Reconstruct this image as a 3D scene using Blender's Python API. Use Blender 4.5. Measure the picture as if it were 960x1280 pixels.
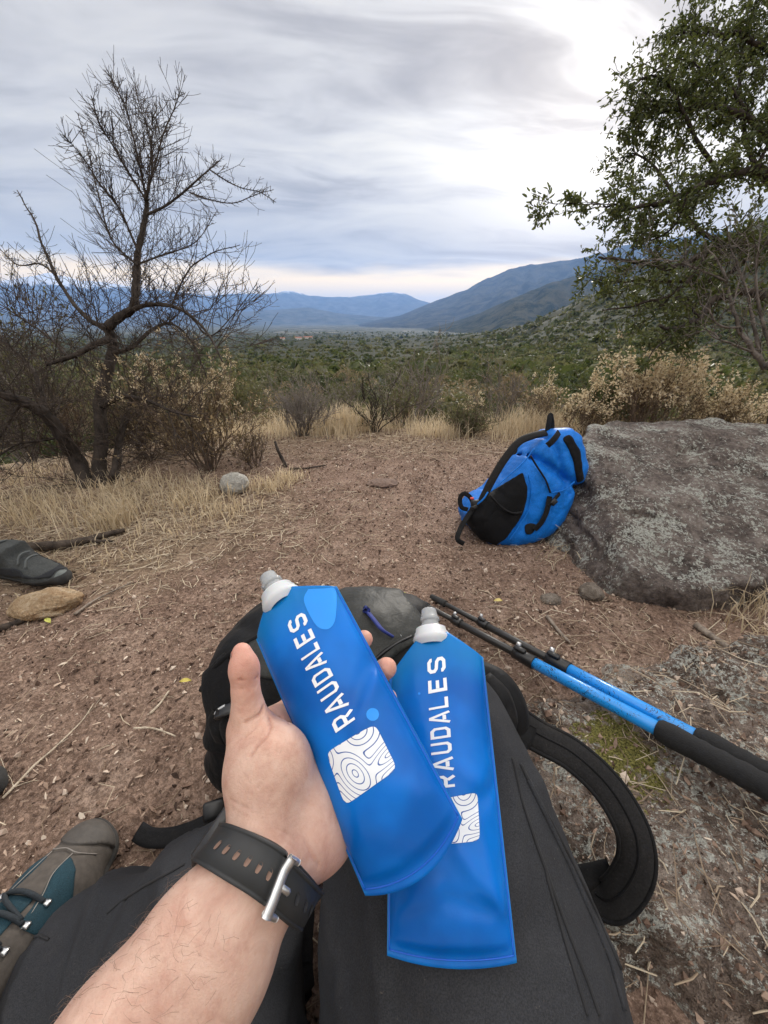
import bpy, math, random
import numpy as np

for _o in list(bpy.data.objects):
    bpy.data.objects.remove(_o)
SC = bpy.context.scene
COL = SC.collection

# ------------------------------------------------------------------ camera
H = 0.70                                   # phone height above the clearing
FPX, CX, CY = 480.0, 480.0, 640.0          # focal length / centre in photo pixels
PITCH = math.atan(0.5)
CP, SP = math.cos(PITCH), math.sin(PITCH)
cam_d = bpy.data.cameras.new('camera')
cam_d.sensor_fit = 'HORIZONTAL'
cam_d.sensor_width = 36.0
cam_d.lens = 18.0
cam_d.clip_start = 0.01
cam_d.clip_end = 120000.0
cam = bpy.data.objects.new('camera', cam_d)
COL.objects.link(cam)
cam.location = (0, 0, H)
cam.rotation_euler = (math.pi / 2 - PITCH, 0, 0)
SC.camera = cam

# ------------------------------------------------------------------ light
SUN_AZ, SUN_EL = math.radians(21.0), math.radians(19.0)     # azimuth measured from +Y towards +X
SUN_DIR = (math.sin(SUN_AZ) * math.cos(SUN_EL), math.cos(SUN_AZ) * math.cos(SUN_EL), math.sin(SUN_EL))
sun_d = bpy.data.lights.new('sun', 'SUN')
sun_d.energy = 2.2
sun_d.angle = math.radians(14.0)
sun_d.color = (1.0, 0.93, 0.84)
sun = bpy.data.objects.new('sun', sun_d)
COL.objects.link(sun)
from mathutils import Vector
sun.rotation_euler = Vector(SUN_DIR).to_track_quat('Z', 'Y').to_euler()

SC.view_settings.view_transform = 'Standard'
SC.view_settings.look = 'None'
SC.view_settings.exposure = 0.58
SC.view_settings.gamma = 1.0
SC.view_settings.use_curve_mapping = False
SC.render.engine = 'CYCLES'
SC.cycles.use_denoising = True
SC.cycles.max_bounces = 6
SC.cycles.diffuse_bounces = 3
SC.cycles.glossy_bounces = 3
SC.cycles.transmission_bounces = 5
SC.cycles.transparent_max_bounces = 6
SC.cycles.volume_bounces = 1
SC.cycles.sample_clamp_indirect = 6.0
SC.cycles.caustics_reflective = False
SC.cycles.caustics_refractive = False


# ------------------------------------------------------------------ node helper
class NT:
    """tiny helper that writes node trees"""
    def __init__(self, tree):
        self.t = tree
        self.n = tree.nodes
        self.l = tree.links

    def add(self, typ, **kw):
        nd = self.n.new(typ)
        for k, v in kw.items():
            if k.startswith('_'):
                setattr(nd, k[1:], v)
        return nd

    def put(self, sock, v):
        if v is None:
            return
        if hasattr(v, 'is_output') or isinstance(v, bpy.types.NodeSocket):
            self.l.new(v, sock)
        else:
            if isinstance(v, (tuple, list)) and sock.type == 'RGBA' and len(v) == 3:
                v = (*v, 1.0)
            sock.default_value = v

    def math(self, op, a, b=None, c=None, clamp=False):
        nd = self.n.new('ShaderNodeMath'); nd.operation = op; nd.use_clamp = clamp
        self.put(nd.inputs[0], a)
        if b is not None: self.put(nd.inputs[1], b)
        if c is not None: self.put(nd.inputs[2], c)
        return nd.outputs[0]

    def vmath(self, op, a, b=None):
        nd = self.n.new('ShaderNodeVectorMath'); nd.operation = op
        self.put(nd.inputs[0], a)
        if b is not None: self.put(nd.inputs[1], b)
        return nd.outputs['Value'] if op in ('DOT_PRODUCT', 'LENGTH', 'DISTANCE') else nd.outputs[0]

    def mix(self, f, a, b, blend='MIX'):
        nd = self.n.new('ShaderNodeMix'); nd.data_type = 'RGBA'; nd.blend_type = blend
        self.put(nd.inputs[0], f); self.put(nd.inputs[6], a); self.put(nd.inputs[7], b)
        return nd.outputs[2]

    def ramp(self, f, stops, interp='LINEAR'):
        nd = self.n.new('ShaderNodeValToRGB'); nd.color_ramp.interpolation = interp
        cr = nd.color_ramp
        while len(cr.elements) < len(stops): cr.elements.new(0.5)
        for e, (p, c) in zip(cr.elements, stops):
            e.position = p
            e.color = (c, c, c, 1) if isinstance(c, (int, float)) else (*c, 1)
        self.put(nd.inputs[0], f)
        return nd.outputs[0]

    def noise(self, vec, scale, detail=4, rough=0.55, dist=0.0, out=0):
        nd = self.n.new('ShaderNodeTexNoise')
        self.put(nd.inputs['Vector'], vec)
        nd.inputs['Scale'].default_value = scale; nd.inputs['Detail'].default_value = detail
        nd.inputs['Roughness'].default_value = rough; nd.inputs['Distortion'].default_value = dist
        return nd.outputs[out]

    def voro(self, vec, scale, feature='F1', out=0, rand=1.0):
        nd = self.n.new('ShaderNodeTexVoronoi'); nd.feature = feature
        self.put(nd.inputs['Vector'], vec)
        nd.inputs['Scale'].default_value = scale; nd.inputs['Randomness'].default_value = rand
        return nd.outputs[out]

    def smooth(self, x, a, b):
        nd = self.n.new('ShaderNodeMapRange'); nd.interpolation_type = 'SMOOTHSTEP'
        self.put(nd.inputs[0], x); nd.inputs[1].default_value = a; nd.inputs[2].default_value = b
        return nd.outputs[0]

    def mapping(self, vec, loc=(0, 0, 0), rot=(0, 0, 0), scale=(1, 1, 1)):
        nd = self.n.new('ShaderNodeMapping')
        self.put(nd.inputs[0], vec)
        nd.inputs['Location'].default_value = loc; nd.inputs['Rotation'].default_value = rot; nd.inputs['Scale'].default_value = scale
        return nd.outputs[0]

    def xyz(self, vec):
        nd = self.n.new('ShaderNodeSeparateXYZ'); self.put(nd.inputs[0], vec); return nd.outputs

    def comb(self, x, y, z):
        nd = self.n.new('ShaderNodeCombineXYZ')
        for i, v in enumerate((x, y, z)): self.put(nd.inputs[i], v)
        return nd.outputs[0]


# ------------------------------------------------------------------ sky: thin layered overcast, sun behind it
world = bpy.data.worlds.new('World')
SC.world = world
world.use_nodes = True
T = NT(world.node_tree)
T.n.clear()
geo = T.add('ShaderNodeTexCoord')
D = geo.outputs['Generated']
sky = T.n.new('ShaderNodeTexSky'); sky.sky_type = 'NISHITA'; sky.sun_disc = False
sky.sun_elevation = SUN_EL; sky.sun_rotation = SUN_AZ
sky.air_density = 1.0; sky.dust_density = 1.5
dx, dy, dz = T.xyz(D)
zc = T.math('MAXIMUM', dz, 0.0)
den = T.math('ADD', zc, 0.10)
P = T.comb(T.math('DIVIDE', dx, den), T.math('DIVIDE', dy, den), 0.0)
Pm = T.mapping(P, rot=(0, 0, math.radians(-24)), scale=(0.62, 1.0, 1.0))
warp = T.noise(Pm, 0.9, 2, 0.5, 0.0, 1)
Pw = T.vmath('ADD', Pm, T.vmath('SCALE', T.vmath('SUBTRACT', warp, (0.5, 0.5, 0.5)), None))
Pw.node.inputs[1].links[0].from_node.inputs['Scale'].default_value = 1.3
n1 = T.noise(Pw, 0.95, 6, 0.58, 0.25)
n2 = T.noise(T.mapping(Pw, loc=(7.3, 2.1, 0.4), scale=(0.55, 1.7, 1)), 1.7, 4, 0.55, 0.3)
n3 = T.noise(T.mapping(Pw, loc=(1.3, 9.1, 2.4)), 0.36, 2, 0.5, 0.0)
cl = T.math('ADD', T.math('ADD', T.math('MULTIPLY', n1, 0.50), T.math('MULTIPLY', n2, 0.34)), T.math('MULTIPLY', n3, 0.24))
cloud = T.ramp(cl, [(0.41, (2.75, 2.55, 2.5)), (0.47, (3.85, 3.6, 3.45)), (0.525, (5.2, 4.95, 4.7)), (0.60, (6.7, 6.3, 5.6))])
# brighter around the veiled sun, thinner cloud lets more through
cosS = T.vmath('DOT_PRODUCT', D, SUN_DIR)
ang = T.math('ARCCOSINE', T.math('MINIMUM', cosS, 1.0))
thin = T.smooth(cl, 0.42, 0.62)
g1 = T.math('POWER', T.math('MAXIMUM', cosS, 0.0), 13.0)
g2 = T.math('POWER', T.math('MAXIMUM', cosS, 0.0), 85.0)
glow = T.math('ADD', T.math('MULTIPLY', g1, 1.1), T.math('MULTIPLY', g2, 6.0))
glow = T.math('MULTIPLY', glow, T.math('ADD', T.math('MULTIPLY', thin, 1.05), 0.14))
cloud2 = T.mix(1.0, cloud, T.mix(1.0, (1.0, 0.985, 0.95), glow, 'MULTIPLY'), 'ADD')
# clear warm strip under the cloud edge, all round the horizon
nb = T.noise(T.mapping(D, scale=(3.0, 3.0, 22.0)), 1.3, 3, 0.5, 0.2)
hz = T.math('ADD', dz, T.math('MULTIPLY', T.math('SUBTRACT', nb, 0.5), 0.05))
band = T.math('SUBTRACT', 1.0, T.smooth(hz, 0.075, 0.112))
stripe = T.math('MULTIPLY', T.smooth(hz, 0.09, 0.12), T.math('SUBTRACT', 1.0, T.smooth(hz, 0.15, 0.27)))
cloud2 = T.mix(T.math('MULTIPLY', stripe, 0.45), cloud2, (3.2, 3.05, 3.2))
warm = T.mix(1.0, (19.0, 13.2, 5.2), T.mix(1.0, (1.0, 0.95, 0.85), T.math('MULTIPLY', glow, 0.4), 'MULTIPLY'), 'ADD')
cloud3 = T.mix(T.math('MULTIPLY', band, 0.92), cloud2, warm)
# an overcast sky grows brighter towards the zenith
zen = T.math('ADD', 1.0, T.math('MULTIPLY', T.smooth(dz, 0.40, 1.0), 2.0))
cloud4 = T.mix(1.0, cloud3, zen, 'MULTIPLY')
fin = T.mix(0.93, sky.outputs[0], cloud4)
bg = T.n.new('ShaderNodeBackground'); bg.inputs['Strength'].default_value = 0.10
T.l.new(fin, bg.inputs['Color'])
world.cycles.sampling_method = 'MANUAL'; world.cycles.sample_map_resolution = 256
wo = T.n.new('ShaderNodeOutputWorld'); T.l.new(bg.outputs[0], wo.inputs['Surface'])


# ------------------------------------------------------------------ geometry helpers
def W(px, py, d):
    """photo pixel + distance along the lens axis -> a point in the place"""
    x = (px - CX) / FPX * d; u = -(py - CY) / FPX * d
    return np.array((x, d * CP + u * SP, H - d * SP + u * CP))

def G(px, py, z=0.0):
    """point where the pixel's ray meets height z"""
    zc_ = SP + (py - CY) / FPX * CP
    return W(px, py, (H - z) / zc_)

def ray_plane(px, py, O, n):
    C0 = np.array((0, 0, H)); d = W(px, py, 1.0) - C0
    t = np.dot(np.asarray(O) - C0, n) / np.dot(d, n)
    return C0 + d * t

def unit(v):
    v = np.asarray(v, float)
    return v / (np.linalg.norm(v) + 1e-12)

_perm = np.random.RandomState(3).permutation(256)
_perm = np.concatenate([_perm, _perm]).astype(np.int32)
_g3 = np.random.RandomState(4).normal(size=(256, 3)).astype(np.float32)
_g3 /= np.linalg.norm(_g3, axis=1)[:, None]

def noise3(p, seed=0):
    """gradient noise, roughly -0.6..0.6"""
    p = np.asarray(p, dtype=np.float64) + seed * 17.31
    i = np.floor(p).astype(np.int64); f = (p - i).astype(np.float32)
    i &= 255
    u = f * f * f * (f * (f * 6 - 15) + 10)
    res = 0
    for a in (0, 1):
        wx = u[..., 0] if a else 1 - u[..., 0]
        for b in (0, 1):
            wy = u[..., 1] if b else 1 - u[..., 1]
            for c in (0, 1):
                wz = u[..., 2] if c else 1 - u[..., 2]
                h = _perm[(_perm[(_perm[(i[..., 0] + a) & 255] + i[..., 1] + b) & 255] + i[..., 2] + c) & 255]
                g = _g3[h]
                res = res + wx * wy * wz * (g[..., 0] * (f[..., 0] - a) + g[..., 1] * (f[..., 1] - b) + g[..., 2] * (f[..., 2] - c))
    return res

def fbm(p, octaves=4, seed=0, gain=0.5, lac=2.03):
    p = np.asarray(p, dtype=np.float64); a = 1.0; s = 0
    for o in range(octaves):
        s = s + a * noise3(p, seed + o * 3.7); p = p * lac; a *= gain
    return s

def ridged(p, octaves=4, seed=0):
    p = np.asarray(p, dtype=np.float64); a = 1.0; s = 0
    for o in range(octaves):
        s = s + a * (0.5 - np.abs(noise3(p, seed + o * 5.1))); p = p * 2.1; a *= 0.5
    return s

def mesh_data(name, verts, quads=None, tris=None, smooth=True):
    verts = np.asarray(verts, np.float32)
    me = bpy.data.meshes.new(name)
    q = np.zeros((0, 4), np.int32) if quads is None or len(quads) == 0 else np.asarray(quads, np.int32)
    t = np.zeros((0, 3), np.int32) if tris is None or len(tris) == 0 else np.asarray(tris, np.int32)
    me.vertices.add(len(verts)); me.vertices.foreach_set('co', verts.ravel())
    nl = q.size + t.size
    me.loops.add(nl)
    me.loops.foreach_set('vertex_index', np.concatenate([q.ravel(), t.ravel()]))
    me.polygons.add(len(q) + len(t))
    st = np.concatenate([np.arange(len(q)) * 4, q.size + np.arange(len(t)) * 3]).astype(np.int32)
    me.polygons.foreach_set('loop_start', st)
    me.polygons.foreach_set('use_smooth', np.full(len(q) + len(t), smooth, bool))
    me.update(calc_edges=True)
    return me

def link(name, me, mat=None, parent=None):
    o = bpy.data.objects.new(name, me)
    COL.objects.link(o)
    if mat is not None and me is not None and not me.materials:
        me.materials.append(mat)
    if parent is not None:
        o.parent = parent
        o.matrix_parent_inverse = parent.matrix_world.inverted() if False else parent_inv(parent)
    return o

from mathutils import Matrix
def parent_inv(p):
    return Matrix.LocRotScale(p.location, p.rotation_euler, p.scale).inverted()

def obj(name, verts, quads=None, tris=None, mat=None, parent=None, smooth=True):
    return link(name, mesh_data(name, verts, quads, tris, smooth), mat, parent)

def tag(o, label=None, cat=None, group=None, kind=None):
    if label: o['label'] = label
    if cat: o['category'] = cat
    if group: o['group'] = group
    if kind: o['kind'] = kind
    return o

def thing(name, label, cat, loc=(0, 0, 0), group=None):
    o = bpy.data.objects.new(name, None)
    o.empty_display_size = 0.05
    COL.objects.link(o)
    o.location = [float(c) for c in loc]
    return tag(o, label, cat, group)

class Bag:
    """collects shapes for ONE mesh"""
    def __init__(self):
        self.v = []; self.q = []; self.t = []; self.n = 0; self.attr = []
    def add(self, v, q=None, t=None, a=None):
        v = np.asarray(v, float)
        if q is not None and len(q): self.q.append(np.asarray(q, np.int64) + self.n)
        if t is not None and len(t): self.t.append(np.asarray(t, np.int64) + self.n)
        self.v.append(v); self.n += len(v)
        self.attr.append(np.full(len(v), 0.0 if a is None else a) if np.isscalar(a) or a is None else np.asarray(a, float))
    def data(self, name, smooth=True, attr=None):
        v = np.concatenate(self.v)
        me = mesh_data(name, v, np.concatenate(self.q) if self.q else None, np.concatenate(self.t) if self.t else None, smooth)
        if attr:
            at = me.attributes.new(attr, 'FLOAT', 'POINT')
            at.data.foreach_set('value', np.concatenate(self.attr).astype(np.float32))
        return me
    def build(self, name, mat, parent=None, smooth=True, attr=None):
        return link(name, self.data(name, smooth, attr), mat, parent)

def catmull(pts, n=8):
    pts = [np.asarray(p, float) for p in pts]
    if len(pts) < 3:
        return np.array([pts[0] + (pts[-1] - pts[0]) * t for t in np.linspace(0, 1, n + 1)])
    P_ = [2 * pts[0] - pts[1]] + pts + [2 * pts[-1] - pts[-2]]
    out = []
    for k in range(len(pts) - 1):
        a, b, c, d = P_[k:k + 4]
        for t in np.linspace(0, 1, n, endpoint=False):
            out.append(0.5 * (2 * b + (c - a) * t + (2 * a - 5 * b + 4 * c - d) * t * t + (3 * b - a - 3 * c + d) * t ** 3))
    out.append(pts[-1])
    return np.array(out)

def frames(path, up=(0, 0, 1)):
    path = np.asarray(path, float)
    tan = np.gradient(path, axis=0)
    tan /= np.linalg.norm(tan, axis=1)[:, None] + 1e-12
    n = np.asarray(up, float)
    N = []; B = []
    for t in tan:
        n = n - t * np.dot(n, t)
        if np.linalg.norm(n) < 1e-6:
            n = np.cross(t, (1, 0, 0.3))
        n = unit(n)
        N.append(n); B.append(np.cross(t, n))
    return tan, np.array(N), np.array(B)

def tube_geo(path, radii, ns=8, cap=True, up=(0.2, 0.1, 1)):
    path = np.asarray(path, float); m = len(path)
    radii = np.broadcast_to(np.asarray(radii, float), (m,))
    _, N, B = frames(path, up)
    a = np.arange(ns) / ns * 2 * math.pi
    v = path[:, None, :] + radii[:, None, None] * (np.cos(a)[None, :, None] * N[:, None, :] + np.sin(a)[None, :, None] * B[:, None, :])
    v = v.reshape(-1, 3)
    i, j = np.meshgrid(np.arange(m - 1), np.arange(ns), indexing='ij')
    q = np.stack([i * ns + j, i * ns + (j + 1) % ns, (i + 1) * ns + (j + 1) % ns, (i + 1) * ns + j], -1).reshape(-1, 4)
    t = None
    if cap:
        v = np.concatenate([v, path[[0, -1]]]); c0 = m * ns
        t = [(c0, (k + 1) % ns, k) for k in range(ns)] + [(c0 + 1, (m - 1) * ns + k, (m - 1) * ns + (k + 1) % ns) for k in range(ns)]
    return v, q, t

def strap_geo(path, width, thick, nrm, nw=5, crown=0.0):
    """flat webbing along a path; nrm = face normals (one or per point)"""
    path = np.asarray(path, float); m = len(path)
    tan = np.gradient(path, axis=0); tan /= np.linalg.norm(tan, axis=1)[:, None] + 1e-12
    nrm = np.broadcast_to(np.asarray(nrm, float), (m, 3)).copy()
    nrm -= tan * np.sum(nrm * tan, 1)[:, None]; nrm /= np.linalg.norm(nrm, axis=1)[:, None] + 1e-12
    side = np.cross(tan, nrm)
    width = np.broadcast_to(np.asarray(width, float), (m,)); thick = np.broadcast_to(np.asarray(thick, float), (m,))
    us = np.linspace(-1, 1, nw)
    prof = []
    for u in us: prof.append((u * 0.5, 0.5 * (1 - 0.35 * (abs(u) > 0.99)) , 1 - u * u))
    for u in us[::-1]: prof.append((u * 0.5, -0.5 * (1 - 0.35 * (abs(u) > 0.99)), -(1 - u * u)))
    pr = np.array(prof)
    v = path[:, None] + width[:, None, None] * pr[None, :, 0, None] * side[:, None] + (thick[:, None] * pr[None, :, 1] + crown * pr[None, :, 2])[..., None] * nrm[:, None]
    ns = len(pr); v = v.reshape(-1, 3)
    i, j = np.meshgrid(np.arange(m - 1), np.arange(ns), indexing='ij')
    q = np.stack([i * ns + j, i * ns + (j + 1) % ns, (i + 1) * ns + (j + 1) % ns, (i + 1) * ns + j], -1).reshape(-1, 4)
    half = ns // 2
    qc = []
    for base, flip in ((0, 0), ((m - 1) * ns, 1)):
        for k in range(half - 1):
            f = [base + k, base + k + 1, base + ns - 2 - k, base + ns - 1 - k]
            qc.append(f[::-1] if flip else f)
    return v, np.concatenate([q, np.array(qc)]), None

def box_geo(c, ax, ay, az, sx, sy, sz, bev=0.12):
    """bevelled box from centre, three axes, sizes"""
    c = np.asarray(c, float)
    ax, ay, az = unit(ax), unit(ay), unit(az)
    b = bev * min(sx, sy, sz)
    v = []
    for z, ins in ((-sz / 2, b), (-sz / 2 + b, 0), (sz / 2 - b, 0), (sz / 2, b)):
        hx, hy = sx / 2 - ins, sy / 2 - ins
        for (px, py) in ((-hx + b, -hy), (hx - b, -hy), (hx, -hy + b), (hx, hy - b), (hx - b, hy), (-hx + b, hy), (-hx, hy - b), (-hx, -hy + b)):
            v.append(c + ax * px + ay * py + az * z)
    q = []
    for r in range(3):
        for k in range(8):
            q.append((r * 8 + k, r * 8 + (k + 1) % 8, (r + 1) * 8 + (k + 1) % 8, (r + 1) * 8 + k))
    for base, fl in ((0, 1), (24, 0)):
        for f in ((0, 1, 2, 7), (7, 2, 3, 6), (6, 3, 4, 5)):
            f = [base + k for k in f]
            q.append(f[::-1] if fl else f)
    return np.array(v), np.array(q), None

def lathe_geo(c, axis, prof, ns=24):
    """prof = [(distance along axis, radius)]"""
    c = np.asarray(c, float); ax = unit(axis)
    n = unit(np.cross(ax, (0.31, 0.77, 0.11))); b = np.cross(ax, n)
    a = np.arange(ns) / ns * 2 * math.pi
    ring = np.cos(a)[:, None] * n + np.sin(a)[:, None] * b
    v = np.concatenate([c + ax * h + ring * r for h, r in prof])
    m = len(prof)
    i, j = np.meshgrid(np.arange(m - 1), np.arange(ns), indexing='ij')
    q = np.stack([i * ns + j, i * ns + (j + 1) % ns, (i + 1) * ns + (j + 1) % ns, (i + 1) * ns + j], -1).reshape(-1, 4)
    return v, q, None


# ---- signed distance fields meshed with surface nets (organic shapes)
class Field:
    def __init__(self, lo, hi, h):
        self.lo = np.asarray(lo, float); self.h = h
        self.n = np.ceil((np.asarray(hi, float) - self.lo) / h).astype(int) + 1
        self.v = np.full(self.n, 0.05, np.float32)
        self.ax = [self.lo[k] + np.arange(self.n[k]) * h for k in range(3)]
    def sub(self, lo, hi):
        s = []
        for k in range(3):
            a = int(max(0, math.floor((lo[k] - self.lo[k]) / self.h))); b = int(min(self.n[k], math.ceil((hi[k] - self.lo[k]) / self.h) + 1))
            if b <= a: return None, None
            s.append(slice(a, b))
        g = np.meshgrid(self.ax[0][s[0]], self.ax[1][s[1]], self.ax[2][s[2]], indexing='ij')
        return tuple(s), np.stack(g, -1).astype(np.float32)
    def op(self, fn, lo, hi, k, mode='u', m=0.04):
        lo = np.asarray(lo) - m; hi = np.asarray(hi) + m
        s, p = self.sub(lo, hi)
        if s is None: return
        d = fn(p); a = self.v[s]
        if mode == 'u':
            t = np.clip(0.5 + 0.5 * (a - d) / k, 0, 1)
            self.v[s] = a + (d - a) * t - k * t * (1 - t)
        else:
            t = np.clip(0.5 - 0.5 * (a + d) / k, 0, 1)
            self.v[s] = a + (-d - a) * t + k * t * (1 - t)
    def cone(self, a, b, ra, rb, k=0.008, mode='u'):
        a = np.asarray(a, float); b = np.asarray(b, float); L = np.linalg.norm(b - a) + 1e-9
        def fn(p):
            ab = (b - a).astype(np.float32)
            t = np.clip(((p - a.astype(np.float32)) @ ab) / (L * L), 0, 1)
            q = p - a.astype(np.float32) - t[..., None] * ab
            return np.sqrt((q * q).sum(-1)) - (ra + (rb - ra) * t)
        R_ = max(ra, rb)
        self.op(fn, np.minimum(a, b) - R_, np.maximum(a, b) + R_, k, mode, m=max(0.012, 1.5 * k))
    def chain(self, pts, rad, k=0.008, mode='u', n=0):
        pts = [np.asarray(p, float) for p in pts]
        if n:
            rr = np.interp(np.linspace(0, len(pts) - 1, (len(pts) - 1) * n + 1), np.arange(len(pts)), rad)
            pts = catmull(pts, n); rad = rr
        for i in range(len(pts) - 1):
            self.cone(pts[i], pts[i + 1], rad[i], rad[i + 1], k, mode)
    def ell(self, c, r, axes=None, k=0.008, mode='u'):
        c = np.asarray(c, np.float32); r = np.asarray(r, np.float32)
        A = np.eye(3, dtype=np.float32) if axes is None else np.asarray([unit(a) for a in axes], np.float32)
        def fn(p):
            q = (p - c) @ A.T
            k0 = np.sqrt(((q / r) ** 2).sum(-1)); k1 = np.sqrt(((q / (r * r)) ** 2).sum(-1))
            return k0 * (k0 - 1) / (k1 + 1e-9)
        R_ = float(r.max())
        self.op(fn, c - R_, c + R_, k, mode, m=max(0.012, 1.5 * k))
    def rbox(self, c, hs, axes, r, k=0.008, mode='u'):
        c = np.asarray(c, np.float32); hs = np.asarray(hs, np.float32)
        A = np.asarray([unit(a) for a in axes], np.float32)
        def fn(p):
            q = np.abs((p - c) @ A.T) - hs + r
            return np.sqrt((np.maximum(q, 0) ** 2).sum(-1)) + np.minimum(q.max(-1), 0) - r
        R_ = float(np.linalg.norm(hs))
        self.op(fn, c - R_, c + R_, k, mode, m=max(0.012, 1.5 * k))
    def mesh(self):
        v = self.v; h = self.h
        s = v < 0
        cs = np.zeros(tuple(k - 1 for k in v.shape), np.int8)
        offs = [(a, b, c) for a in (0, 1) for b in (0, 1) for c in (0, 1)]
        for o in offs: cs += s[o[0]:v.shape[0] - 1 + o[0], o[1]:v.shape[1] - 1 + o[1], o[2]:v.shape[2] - 1 + o[2]]
        cell = (cs > 0) & (cs < 8)
        ijk = np.argwhere(cell)
        cv = {o: v[ijk[:, 0] + o[0], ijk[:, 1] + o[1], ijk[:, 2] + o[2]] for o in offs}
        acc = np.zeros((len(ijk), 3)); cnt = np.zeros(len(ijk))
        for axis in range(3):
            o1, o2 = [k for k in range(3) if k != axis]
            for a in (0, 1):
                for b in (0, 1):
                    A_ = [0, 0, 0]; A_[o1] = a; A_[o2] = b
                    B_ = list(A_); B_[axis] = 1
                    va = cv[tuple(A_)]; vb = cv[tuple(B_)]
                    m = (va < 0) != (vb < 0)
                    t = np.where(m, va / np.where(m, va - vb, 1), 0)
                    acc[:, axis] += t * m; acc[:, o1] += a * m; acc[:, o2] += b * m; cnt += m
        idx = np.full(cell.shape, -1, np.int64); idx[cell] = np.arange(len(ijk))
        verts = self.lo + (ijk + acc / cnt[:, None]) * h
        quads = []
        for axis in range(3):
            o1, o2 = [(1, 2), (2, 0), (0, 1)][axis]
            a = [slice(None)] * 3; b = [slice(None)] * 3
            a[axis] = slice(0, -1); b[axis] = slice(1, None)
            sa = s[tuple(a)]; sb = s[tuple(b)]
            ch = np.argwhere(sa != sb)
            if not len(ch): continue
            ok = (ch[:, o1] > 0) & (ch[:, o2] > 0) & (ch[:, o1] < v.shape[o1] - 1) & (ch[:, o2] < v.shape[o2] - 1)
            ch = ch[ok]
            fl = sa[tuple(ch.T)]
            c = []
            for (d1, d2) in ((-1, -1), (0, -1), (0, 0), (-1, 0)):
                e = ch.copy(); e[:, o1] += d1; e[:, o2] += d2
                c.append(idx[tuple(e.T)])
            q = np.stack(c, 1)
            q[~fl] = q[~fl][:, ::-1]
            quads.append(q)
        quads = np.concatenate(quads)
        quads = quads[(quads >= 0).all(1)]
        return verts, quads
    def value(self, p):
        """trilinear sample"""
        q = (np.asarray(p, float) - self.lo) / self.h
        i = np.clip(np.floor(q).astype(int), 0, self.n - 2); f = q - i
        r = 0
        for a in (0, 1):
            for b in (0, 1):
                for c in (0, 1):
                    w = (f[..., 0] if a else 1 - f[..., 0]) * (f[..., 1] if b else 1 - f[..., 1]) * (f[..., 2] if c else 1 - f[..., 2])
                    r = r + w * self.v[i[..., 0] + a, i[..., 1] + b, i[..., 2] + c]
        return r

def vnormals(v, q):
    v = np.asarray(v, float)
    n = np.cross(v[q[:, 2]] - v[q[:, 0]], v[q[:, 3]] - v[q[:, 1]])
    ix = q.T.ravel(); out = np.stack([np.bincount(ix, np.tile(n[:, k], 4), len(v)) for k in range(3)], 1)
    return out / (np.linalg.norm(out, axis=1)[:, None] + 1e-12)

def relax(v, q, it=2, lam=0.5):
    v = np.asarray(v, float).copy()
    e = np.concatenate([q[:, [0, 1]], q[:, [1, 2]], q[:, [2, 3]], q[:, [3, 0]]])
    ia = np.concatenate([e[:, 0], e[:, 1]]); ib = np.concatenate([e[:, 1], e[:, 0]])
    c = np.bincount(ia, minlength=len(v)).astype(float)
    for _ in range(it):
        s = np.stack([np.bincount(ia, v[ib, k], len(v)) for k in range(3)], 1)
        v += lam * (s / np.maximum(c, 1)[:, None] - v)
    return v

def patch(v, q, mask, off, skirt=0.004):
    """a raised panel that follows a surface: faces whose centre passes mask, lifted by off, with a turned-down rim"""
    n = vnormals(v, q)
    c = v[q].mean(1)
    f = q[mask(c)]
    if not len(f): raise ValueError('empty patch')
    ids, inv = np.unique(f.ravel(), return_inverse=True)
    f2 = inv.reshape(-1, 4)
    vv = v[ids] + n[ids] * off
    e = np.concatenate([f2[:, [0, 1]], f2[:, [1, 2]], f2[:, [2, 3]], f2[:, [3, 0]]])
    key = np.sort(e, 1); _, first, cnt = np.unique(key[:, 0] * 10000000 + key[:, 1], return_index=True, return_counts=True)
    bd = e[first[cnt == 1]]
    # smooth the rim
    for _ in range(6):
        s = np.zeros_like(vv); c_ = np.zeros(len(vv))
        for a, b in ((0, 1), (1, 0)):
            np.add.at(s, bd[:, a], vv[bd[:, b]]); np.add.at(c_, bd[:, a], 1)
        m = c_ > 0
        vv[m] += 0.5 * (s[m] / c_[m][:, None] - vv[m])
    low = vv - n[ids] * (off + skirt)
    m0 = len(vv)
    qs = np.stack([bd[:, 1], bd[:, 0], bd[:, 0] + m0, bd[:, 1] + m0], 1)
    return np.concatenate([vv, low]), np.concatenate([f2, qs]), None

def in_poly(x, y, poly):
    poly = np.asarray(poly, float); r = np.zeros(np.shape(x), bool); j = len(poly) - 1
    for i in range(len(poly)):
        xi, yi = poly[i]; xj, yj = poly[j]
        c = ((yi > y) != (yj > y)) & (x < (xj - xi) * (y - yi) / (yj - yi + 1e-12) + xi)
        r ^= c; j = i
    return r

def poly_sdf(p, poly):
    poly = np.asarray(poly, float)
    d = np.full(p.shape[:-1], 1e9)
    for i in range(len(poly)):
        a = poly[i]; b = poly[(i + 1) % len(poly)]; e = b - a
        w = p - a; t = np.clip((w @ e) / (e @ e), 0, 1)
        r = w - t[..., None] * e
        d = np.minimum(d, (r * r).sum(-1))
    d = np.sqrt(d)
    return np.where(in_poly(p[..., 0], p[..., 1], poly), -d, d)

def pix(p):
    """world -> photo pixel (used to lay seams and panels out on surfaces)"""
    p = np.asarray(p, float); y = p[..., 1]; z = p[..., 2] - H
    f = y * CP - z * SP; u = y * SP + z * CP
    return CX + p[..., 0] / f * FPX, CY - u / f * FPX


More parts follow.
